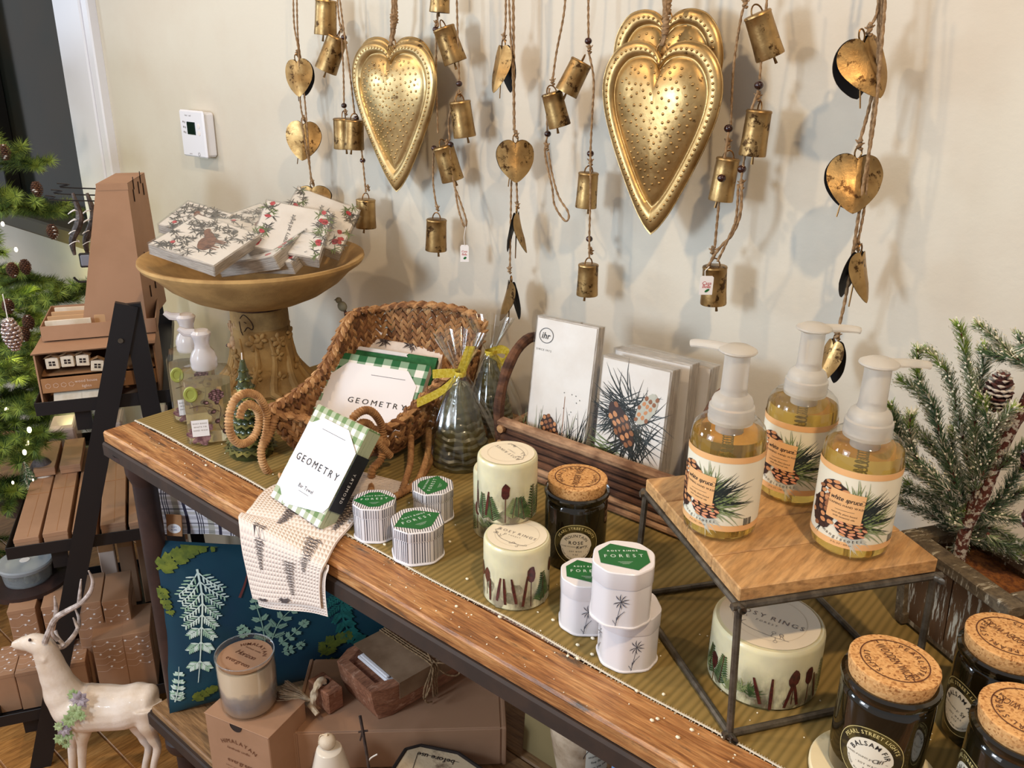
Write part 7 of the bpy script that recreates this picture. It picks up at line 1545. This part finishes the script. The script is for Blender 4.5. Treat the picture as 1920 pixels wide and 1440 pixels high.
# --- plaid blanket folded over behind and above the cushion
m_, N, L, B = _new('plaid'); co = _coords(N, L, (1, 1, 1), 'UV'); s = N.new('ShaderNodeSeparateXYZ'); L.new(co, s.inputs[0]); base = (222, 218, 222)
last = None
for ax, per in (('X', 5.5), ('Y', 5.5)):
    mlt = N.new('ShaderNodeMath'); mlt.operation = 'MULTIPLY'; mlt.inputs[1].default_value = per; L.new(s.outputs[ax], mlt.inputs[0]); fr = N.new('ShaderNodeMath'); fr.operation = 'FRACT'; L.new(mlt.outputs[0], fr.inputs[0])
    r = N.new('ShaderNodeValToRGB'); r.color_ramp.interpolation = 'CONSTANT'; e = r.color_ramp.elements
    st = [(0, base), (.10, (52, 50, 68)), (.14, base), (.18, (52, 50, 68)), (.21, base), (.25, (52, 50, 68)), (.28, base), (.42, (176, 172, 160)), (.62, base), (.74, (44, 40, 58)), (.84, base)]
    while len(e) < len(st): e.new(.5)
    for q, (p, c) in enumerate(st): e[q].position = p; e[q].color = lin(c)
    L.new(fr.outputs[0], r.inputs[0])
    if last: mx = N.new('ShaderNodeMixRGB'); mx.blend_type = 'DARKEN'; mx.inputs[0].default_value = .7; L.new(last, mx.inputs[1]); L.new(r.outputs[0], mx.inputs[2]); last = mx.outputs[0]
    else: last = r.outputs[0]
L.new(last, B.inputs['Base Color']); B.inputs['Roughness'].default_value = .95
A7 = V((-1.405, .655, .668)); ub = V((.82, .57, 0)).normalized(); bl = thing('plaid_blanket', 'folded gray and white plaid blanket resting on top of the teal cushion', 'blanket', mw=frame(A7, ub, V((0, .22, 1))))
def blk(k): return lambda u, v: (.34 * u + .003 * sin(v * 9), .165 * v + .006 * sin(u * 5 + k), .022 * cos(pi * (v - .5)) * (.6 + .4 * sin(pi * u)) - .020 * k + .002 * mnoise.noise(V((u * 6, v * 6, k))))
for k in range(3):
    m = M(); m.grid(blk(k), 20, 12); m.grid(lambda u, v: tuple(V(blk(k)(u, v)) - V((0, 0, .015))), 20, 12, flip=True); f0 = blk(k)
    for (u0, u1, v0, v1) in ((0, 1, 0, 0), (1, 1, 0, 1), (1, 0, 1, 1), (0, 0, 1, 0)): m.grid(lambda a, b: tuple(V(f0(u0 + (u1 - u0) * a, v0 + (v1 - v0) * a)) - V((0, 0, .015 * b))), 16, 1)
    m.build('fold', 'plaid', bl, sharp=50)
c7 = RM[bl.name].inverted(); n7 = RM[bl.name].to_3x3() @ V((0, 0, 1)); d = ray(328, 990); P = EYE + d * ((RM[bl.name].translation + n7 * .024 - EYE).dot(n7) / d.dot(n7)); q = c7 @ P; print('tag', q)
m = M(); m.box(.030, .042, .002, (q.x, q.y + .006, .026), .0006); tg = m.build('leather_tag', 'kraft_dark', bl); F = lambda u, v, h: V((q.x + u, q.y + v, .0272 + h)); m = M(); m.decal(s_blob(0, 0, .013, .009, 0, 24), F, 0, 0); m.decal(s_text('SOFT', .003, 0, .003, gap=.1), F, .0003, 1); m.decal(s_text('PLAID', .003, 0, -.0025, gap=.1), F, .0003, 1); mat('jeans_blue', (40, 70, 140), .6); m.build('tag_oval', ['paper', 'jeans_blue'], tg, kind='stuff')

# --- small kraft candle box and the glass candle on it
hh = .128; zk = SZ + hh; K0, K1, K2 = az(383, 1336, zk), az(507, 1386, zk), az(415, 1296, zk); print('kbox', (K1 - K0).length, (az(560, 1330, zk) - K1).length)
ku = (K1 - K0).normalized(); wk = (K1 - K0).length * .97; mk = Matrix(((ku.x, -ku.y, 0, K0.x), (ku.y, ku.x, 0, K0.y), (0, 0, 1, SZ), (0, 0, 0, 1)))
kx = thing('candle_box', 'square kraft candle box with lettering, under the glass candle on the lower shelf', 'box', mw=mk); m = M(); wd = .10; m.box(wk, wd, hh, (wk / 2, wd / 2, hh / 2), .0015); m.build('carton', 'kraft', kx)
m = M(); m.box(wk + .0014, wd + .0014, .0016, (wk / 2, wd / 2, hh - .0004), .0006); m.build('lid', 'kraft', kx); m = M(); m.lathe([(0, 0), (.013, 0), (.013, .0008)], 20, 0, Matrix.Translation((wk / 2, -.0004, hh - .001)) @ Matrix.Rotation(pi / 2, 4, 'X'), a0=pi, a1=2 * pi); m.build('thumb_notch', 'hole', kx)
F = lambda u, v, h: V((wk / 2 + u, -.0008 - h, v)); m = M(); m.decal(s_arc('HIMALAYAN', .0085, .075, pi / 2, 0, hh * .66 - .070, gap=.22), F); m.decal(s_text('handmade candles', .0052, 0, hh * .56, 0, .25, gap=.05, fit=.066), F); m.decal(s_text('evergreen', .0095, 0, hh * .34, gap=.08, fit=.086), F)
for k in range(4): m.decal(s_text(('Delicate notes of fir and cedar wood', 'hand poured in small batches with', 'soy wax and a natural cotton wick', 'made with care in the mountains')[k], .0028, 0, hh * (.22 - .055 * k), gap=.12, fit=.10), F)
m.build('lettering', 'ink_brown', kx, kind='stuff')

cg = K0 + ku * wk * .5 + V((-ku.y, ku.x, 0)) * wk * .5; cg, Rg, Hg = standing(474, 1354, 106, 1222, zk + .001); print('glass', cg, Hg, 113 * mpp(cg + V((0, 0, Hg))) / 2)
gc = thing('glass_candle', 'candle in a clear tumbler with kraft round cover, on the kraft candle box', 'candle', (cg.x, cg.y, zk + .0012))
mat('tumbler', (250, 250, 252), .02, trans=1, ior=1.25); m_, N, L, B = _new('cream_wax'); co = _coords(N, L, (1, 1, 1)); sp = N.new('ShaderNodeSeparateXYZ'); L.new(co, sp.inputs[0])
ad = N.new('ShaderNodeMath'); ad.operation = 'MULTIPLY_ADD'; L.new(_noise(N, L, co, 22, 4), ad.inputs[0]); ad.inputs[1].default_value = .045; L.new(sp.outputs['Z'], ad.inputs[2]); dv = N.new('ShaderNodeMath'); dv.operation = 'MULTIPLY'; dv.inputs[1].default_value = 8; L.new(ad.outputs[0], dv.inputs[0])
L.new(_ramp(N, L, dv.outputs[0], [(.0, (164, 132, 104)), (.30, (158, 140, 124)), (.42, (128, 128, 134)), (.55, (164, 156, 150)), (.62, (226, 206, 178))]), B.inputs['Base Color']); B.inputs['Roughness'].default_value = .4; B.inputs['Coat Weight'].default_value = .7
M().lathe([(0, .001), (Rg * .90, 0), (Rg * .955, .006), (Rg, Hg * .5), (Rg * 1.0, Hg - .001), (Rg * .985, Hg), (Rg * .965, Hg - .001), (Rg * .962, Hg * .88)], 56).build('tumbler', 'clear_plastic', gc)
M().lathe([(0, .004), (Rg * .86, .003), (Rg * .93, .010), (Rg * .955, Hg * .5), (Rg * .955, Hg * .86), (0, Hg * .86)], 56).build('wax', 'cream_wax', gc)
M().lathe([(0, Hg * .90), (Rg * .93, Hg * .90), (Rg * .93, Hg * .91), (0, Hg * .91)], 56).build('card_cover', 'kraft', gc); M().lathe([(Rg * .975, Hg - .0014), (Rg * 1.006, Hg - .001), (Rg * 1.0, Hg + .0006), (Rg * .972, Hg + .0002)], 56).build('rim', 'tub_clear', gc)
fg_ = lambda u, v, h: Matrix.Rotation(YAW - pi / 2 + radians(52) , 4, 'Z') @ V((u, v, Hg * .91 + .0003 + h)); m = M(); m.decal(s_arc('HIMALAYAN', Rg * .14, Rg * .66, pi / 2, gap=.2, bold=.01), fg_); m.decal(s_text('handmade candles', Rg * .07, 0, Rg * .40, 0, .2, gap=.06), fg_); m.decal(s_text('Horizon', Rg * .20, 0, Rg * .08, 0, .3, gap=.03), fg_); m.decal(s_text('evergreen', Rg * .18, 0, -Rg * .32, gap=.06), fg_); m.decal(s_arc('SOY', Rg * .08, Rg * .8, -pi / 2, inside=True), fg_)
m.build('lettering', 'ink_brown', gc, kind='stuff')
# --- big kraft mailer box
zb2 = SZ + .085; G0, G1, G2 = az(545, 1374, zb2), az(950, 1364, zb2), az(598, 1237, zb2); gu = (G1 - G0).normalized(); gw = (G1 - G0).length; gv = V((-gu.y, gu.x, 0)); gd = (G2 - G0).dot(gv); print('mailer', gw, gd)
mg = Matrix(((gu.x, gv.x, 0, G0.x), (gu.y, gv.y, 0, G0.y), (0, 0, 1, SZ), (0, 0, 0, 1))); bx = thing('mailer_box', 'large flat kraft mailer box on the lower shelf carrying the wooden dough bowl candle', 'box', mw=mg); hb_ = .085
m = M(); m.box(gw, gd, hb_, (gw / 2, gd / 2, hb_ / 2), .002); m.build('carton', 'kraft', bx)
m = M(); m.box(gw - .022, gd, .002, (gw / 2, gd / 2, hb_ + .0004), .0008); m.box(gw - .022, .002, hb_ * .96, (gw / 2, -.001, hb_ * .5), .0008); m.build('lid', 'kraft', bx)
for x in (.004, gw - .004): m = M(); m.box(.007, gd + .003, .003, (x, gd / 2, hb_ + .0006), .0012); m.box(.007, .003, hb_, (x, -.0012, hb_ / 2), .0012); m.build('side_fold', 'kraft', bx)
# --- wooden dough bowl candle tied with twine
zc = zb2 + .002; Q0, Q1 = az(722, 1358, zc), az(880, 1264, zc); du = (Q1 - Q0).normalized(); dv_ = V((-du.y, du.x, 0)); print('dough', (Q1 - Q0).length, dv_.dot(az(650, 1322, zc) - Q0))
dl = (Q1 - Q0).length + .055; dw = .138; dh = .074; Q0 = Q0 - du * .012; md = Matrix(((du.x, dv_.x, 0, Q0.x), (du.y, dv_.y, 0, Q0.y), (0, 0, 1, zc + .0004), (0, 0, 0, 1)))
wood('dough_wood', [(124, 76, 52), (160, 106, 76), (180, 126, 94)], (3, 14, 14), 5, .7, .5, wear=((186, 140, 112), (6, 9, 9), 7, .56, .66)); mat('kraft_sleeve', (150, 122, 94), .8, c2=(122, 94, 68), ns=8)
db = thing('dough_bowl_candle', 'carved wooden dough bowl candle in a kraft sleeve tied with twine', 'candle', mw=md)
def dbl(f, z, top=0): c = .035; x0, x1, y0, y1 = -.006 * f, dl + .006 * f, -.004 * f, dw + .004 * f; i = .010 * (1 - f); return [(x0 + i, y0 + c * .5, z), (x0 + c, y0 + i, z), (x1 - c, y0 + i, z), (x1 - i, y0 + c, z), (x1 - i, y1 - c, z), (x1 - c, y1 - i, z), (x0 + c, y1 - i, z), (x0 + i, y1 - c * .5, z)]
m = M(); lv = [dbl(0, 0), dbl(.6, dh * .45), dbl(1, dh)]; mid = [((x - dl / 2) * .86 + dl / 2, (y - dw / 2) * .76 + dw / 2, dh + .001) for x, y, z in dbl(1, 0)]; low = [((x - dl / 2) * .80 + dl / 2, (y - dw / 2) * .7 + dw / 2, dh - .010) for x, y, z in dbl(1, 0)]; lv += [mid, low]; vs = [p for l in lv for p in l]
m.add(vs, [(j * 8 + i, j * 8 + (i + 1) % 8, (j + 1) * 8 + (i + 1) % 8, (j + 1) * 8 + i) for j in range(4) for i in range(8)] + [tuple(range(8))[::-1], tuple(range(32, 40))]); m.v = [(x + .0025 * mnoise.noise(V((x * 30, y * 30, z * 30))), y + .0025 * mnoise.noise(V((x * 25, z * 30, y * 9))), z) for x, y, z in m.v]; m.build('wooden_bowl', 'dough_wood', db, sharp=25)
m = M(); m.box(dl * .74, dw * .70, .006, (dl * .50, dw * .5, dh - .006), .003); m.build('wax', 'card_white', db)
m = M(); sx0, sx1 = dl * .17, dl * .86; pr = [(-.0045, dh * .55), (-.005, dh + .003), (dw + .005, dh + .003), (dw + .0045, dh * .3)]; vs = [(x, y, z) for x in (sx0, sx1) for y, z in pr] + [(x, y, z) for x in (sx0, sx1) for y, z in ((-.0038, dh * .55), (-.0042, dh + .002), (dw + .0042, dh + .002), (dw + .0038, dh * .3))]
m.add(vs, [(0, 1, 5, 4), (1, 2, 6, 5), (2, 3, 7, 6), (8, 12, 13, 9), (9, 13, 14, 10), (0, 8, 9, 1), (1, 9, 10, 2), (5, 13, 12, 4), (6, 14, 13, 5)]); m.build('kraft_sleeve', 'kraft_sleeve', db)
M().box(.008, dw * .62, .004, (sx0 - .004, dw * .48, dh + .001), .0015).build('white_card_edge', 'card_white', db)
m = M(); xb = dl * .47
for k in range(3): xx = xb + (k - 1) * .005; rope(m, [(xx, -.010, dh * .1), (xx - .002, -.011, dh * .6), (xx, -.006, dh + .004), (xx - .006, dw * .5, dh + .006), (xx - .01, dw + .006, dh + .004)], .0014)
for s in (-1, 1): rope(m, [(xb, -.004, dh + .006), (xb + s * .02, -.022, dh + .004), (xb + s * .045, -.030 + s * .006, dh - .01), (xb + s * .04, -.03, dh - .028 - (.01 if s < 0 else 0)), (xb + s * .018, -.022, dh - .02), (xb, -.006, dh + .004)], .0015)
rope(m, [(xb, -.004, dh + .006), (xb - .02, -.014, dh * .6), (xb - .028, -.016, dh * .2), (xb - .012, -.016, .004)], .0014); rope(m, [(xb, 0, dh + .006), (xb + .004, dw * .2, dh + .028), (xb + .016, dw * .36, dh + .016), (xb + .006, dw * .1, dh + .01)], .0014); m.build('twine_bow', 'rope', db, sharp=0)
# --- wooden block with rope tassel
T0_ = az(617, 1342, zc); tu = (az(652, 1320, zc) - T0_).normalized(); tv = V((-tu.y, tu.x, 0)); wbk = thing('tassel_block', 'small wooden block with a frayed rope tassel, left of the dough bowl candle', 'ornament', mw=Matrix(((tu.x, tv.x, 0, T0_.x), (tu.y, tv.y, 0, T0_.y), (0, 0, 1, zc + .0004), (0, 0, 0, 1)))); bl_, bw_, bh_ = .034, .062, .046
M().box(bl_, bw_, bh_, (bl_ / 2, bw_ / 2, bh_ / 2), .0025).build('block', 'dough_wood', wbk); M().lathe([(0, 0), (.010, 0), (.010, .0006), (0, .0008)], 18, c=(bl_ * .5, bw_ * .55, bh_ - .0002)).build('hole', 'hole', wbk)
mat('raw_rope', (226, 204, 172), .9, c2=(200, 174, 138), ns=120); m = M(); P = smooth([(bl_ * .5, bw_ * .55, bh_ - .004), (bl_ * .3, bw_ * .5, bh_ + .010), (-.004, bw_ * .46, bh_ + .004), (-.014, bw_ * .42, bh_ - .014), (-.018, bw_ * .40, .018)], 6); m.tube(resample(P, .002), .0062, 9, twist=(.22, .022, 2)); m.tube(smooth([(-.020, bw_ * .1, .012), (-.021, bw_ * .4, .020), (-.018, bw_ * .7, .014)], 5), .005, 8); m.build('rope_knot', 'raw_rope', wbk)
m = M(); W3 = RM[wbk.name].to_3x3().inverted(); dl_ = (W3 @ (-HR)).normalized(); c = V((-.018, bw_ * .42, .030))
for i in range(170):
    d = (dl_ + V((0, 0, random.uniform(-.2, .85))) + (W3 @ HA) * random.uniform(-.35, .35)).normalized(); l = random.uniform(.046, .062); m.tube([c, c + d * l * .5 + V((0, 0, .003)), c + d * l], [.0010, .0009, .0006], 3, caps=False)
m.build('tassel', 'raw_rope', wbk, kind='stuff', sharp=0)
# --- white bell with a wooden bead, twig, charred wood, jug, boards
mat('porcelain', (226, 214, 196), .25, coat=.4); zq = .425; P = az(616, 1392, zq); P = az(616, 1392, zq); Rb_ = 1; t = thing('porcelain_bell', 'white porcelain bell with a round wooden bead knob, at the bottom edge of the picture', 'bell', (P.x, P.y, SZ)); z0 = zq - SZ
M().lathe([(.040, 0), (.038, .012), (.032, z0 * .55), (.0235, z0 - .020), (.0215, z0 - .014), (.018, z0 - .012), (0, z0 - .012)], 40).build('bell_body', 'porcelain', t); M().ball((-.003, 0, z0), (.0145, .0145, .0135), 20, 12).build('bead_knob', 'ply', t)
m = M(); rope(m, [(-.003, 0, z0 + .014), (-.014, -.006, z0 + .010), (-.024, -.004, z0 - .02), (-.030, 0, z0 - .05), (-.036, 0, z0 * .3)], .0011); m.ball((-.003, 0, z0 + .014), .0026, 8, 6); m.build('cord', 'raw_rope', t, sharp=0)
mat('bell_twig', (78, 58, 46), .9, c2=(48, 36, 30), ns=80, bump=(150, .8, .001)); A = [az(675, 1340, .43), az(690, 1440, .36)]; dpt = V((P.x, P.y, 0)); q0 = EYE + ray(675, 1342) * depth(P) * .985; q1 = EYE + ray(692, 1445) * depth(P) * .985; q2 = V((q1.x + .003, q1.y, SZ + .001))
t = thing('twig_ornament', 'dark dry twig with a pale curled tip, between the bell and charred wood', 'ornament', q2); I2 = RM[t.name].inverted(); m = M(); m.tube(resample(smooth([I2 @ q0, I2 @ (q0.lerp(q1, .4) + V((.001, 0, 0))), I2 @ q1, V((0, 0, 0))], 5), .004), .0026, 7); b_ = q0.lerp(q1, .28); m.tube([I2 @ (b_ - HR * .007 + V((0, 0, -.002))), I2 @ b_, I2 @ (b_ + HR * .009 + V((0, 0, .001)))], .0018, 6); m.tube(smooth([I2 @ b_, I2 @ (b_ - HR * .005 + V((0, 0, -.02)))], 3), .0016, 6); m.build('twig', 'bell_twig', t)
m = M(); e = q0.lerp(q1, .85); m.tube(smooth([I2 @ e, I2 @ (e + HR * .006 + V((0, 0, .010))), I2 @ (e + HR * .017 + V((0, 0, .018)))], 4), .0014, 6); m.build('pale_tip', 'porcelain', t)
mat('charred', (206, 182, 146), .8, c2=(96, 70, 50), ns=16, thr=(.52, .64), bump=(60, .8, .002)); mat('char_black', (38, 28, 22), .9)
zq = SZ + .062; C0, C1 = az(728, 1440, zq), az(800, 1398, zq); t = thing('charred_wood', 'pale driftwood block with charred edges and upside down lettering', 'ornament', (C1.x, C1.y, SZ)); hz = .062
pl_ = [(C1 + HR * a * mpp(C1) + V((HA.x, HA.y, 0)) * b * mpp(C1) - V((C1.x, C1.y, 0))) for a, b in ((-60, -70), (-38, -10), (-12, 0), (60, -18), (110, -60), (80, -120), (-40, -130))]; m = M(); m.prism([(p.x, p.y) for p in pl_], 0, hz); m.build('wood', 'charred', t, sharp=25)
m = M()
for a, b in zip(pl_[:4], pl_[1:5]): m.tube([(a.x, a.y, hz), (b.x, b.y, hz)], .0035, 6)
m.build('charred_edge', 'char_black', t); rot_ = atan2(HR.y, HR.x); F = lambda u, v, h: V((u * cos(rot_) - v * sin(rot_), u * sin(rot_) + v * cos(rot_), hz + .0005 + h)); m = M(); m.decal(s_text('before use', .011, .018, -.030, pi - .28, gap=.08), F); m.decal(s_strip([(-.014, -.018), (.05, -.036), (.06, -.039)], .001), F); m.decal(s_strip([(-.014, -.018), (-.020, -.06)], .001), F); m.build('lettering', 'ink', t, kind='stuff')
mat('horn', (206, 184, 156), .45, c2=(150, 124, 96), ns=14, bump=(60, .4, .001)); P = V((-.80, .985, SZ)); P = az(1075, 1440, SZ + .02); P = V((P.x, P.y, 0)); G = ay(1075, 1380, .93); t = thing('stoneware_jug', 'mottled cream stoneware jug with lettered label, under the table at the right', 'jug', (G.x, .95, SZ)); zt9 = toz(1060, 1330, (G.x, .95, SZ)) - SZ; print('jug', G, zt9)
M().lathe([(0, 0), (.022, 0), (.028, .01), (.036, zt9 * .35), (.050, zt9 * .75), (.055, zt9 * .95), (.050, zt9 * 1.1), (.03, zt9 * 1.2), (.018, zt9 * 1.25), (.018, zt9 * 1.4)], 32).build('jug_body', 'horn', t)
C9 = cyl(.0535, zt9 * .72, face_to((G.x, .95)) + .62); m = M(); m.decal(s_rect(-.022, -.035, .024, .03, 8, 1), C9, 0, 0); m.decal(s_ring(0, 0, .026, .0012, 20, .3, 3), C9, .0003, 1)
for k in range(4): m.decal(s_text(('fresh roast', 'stoneground', 'fine flour', 'from the mill')[k], .005, 0, .018 - .012 * k, pi / 2 * 0, gap=.06, fit=.036), C9, .0004, 1)
m.build('jug_label', ['cream_paper', 'ink'], t); m = M(); m.tube(smooth([(0, 0, zt9 * .6), (-.04, -.05, zt9 * .5), (-.045, -.056, zt9 * .2)], 4), [.004, .006, .006, .006, .006, .006, .005, .004, .002], 8) ; 
mat('khaki', (146, 126, 84), .8); P1, P2 = ay(972, 1300, .97), ay(1020, 1330, .97); t = thing('leaning_board', 'plain khaki board leaning under the table right of the mailer box', 'board', (P1.x, .99, SZ)); wz = max(.05, P2.x - P1.x + .03); m = M(); m.box(wz, .012, .50, (wz / 2, .0, .25), .002, T=Matrix.Rotation(-.06, 4, 'X')); m.build('board', 'khaki', t)
mat('sky_blue', (88, 140, 204), .6, c2=(150, 180, 190), ns=5); P1 = ay(1140, 1400, .86); t = thing('blue_tin', 'blue tin canister standing under the table at the far right of the gap', 'tin', (P1.x + .05, .90, SZ)); zz = toz(1150, 1395, (P1.x + .02, .86, SZ)) - SZ; M().lathe([(0, 0), (.055, 0), (.056, .004), (.056, zz - .01), (.058, zz - .008), (.058, zz + .01), (.05, zz + .014), (0, zz + .014)], 36).build('canister', 'sky_blue', t)
# framed prints against the wall behind the cushion
mat('frame_blue_lit', (170, 196, 220), .5); P1 = ay(385, 1000, 1.09); t = thing('picture_frame', 'white picture frame, blue daylight painted in, leaning behind the cushion on the lower shelf', 'frame', (P1.x, 1.09, SZ)); m = M(); m.box(.20, .014, .34, (.07, 0, .17), .002, T=Matrix.Rotation(-.08, 4, 'X')); m.build('frame', 'frame_blue_lit', t); m = M(); m.box(.15, .002, .28, (.07, -.008, .17), 0, T=Matrix.Rotation(-.08, 4, 'X')); m.build('print', 'paper', t)  # the daylight's blue is painted into this white frame's colour
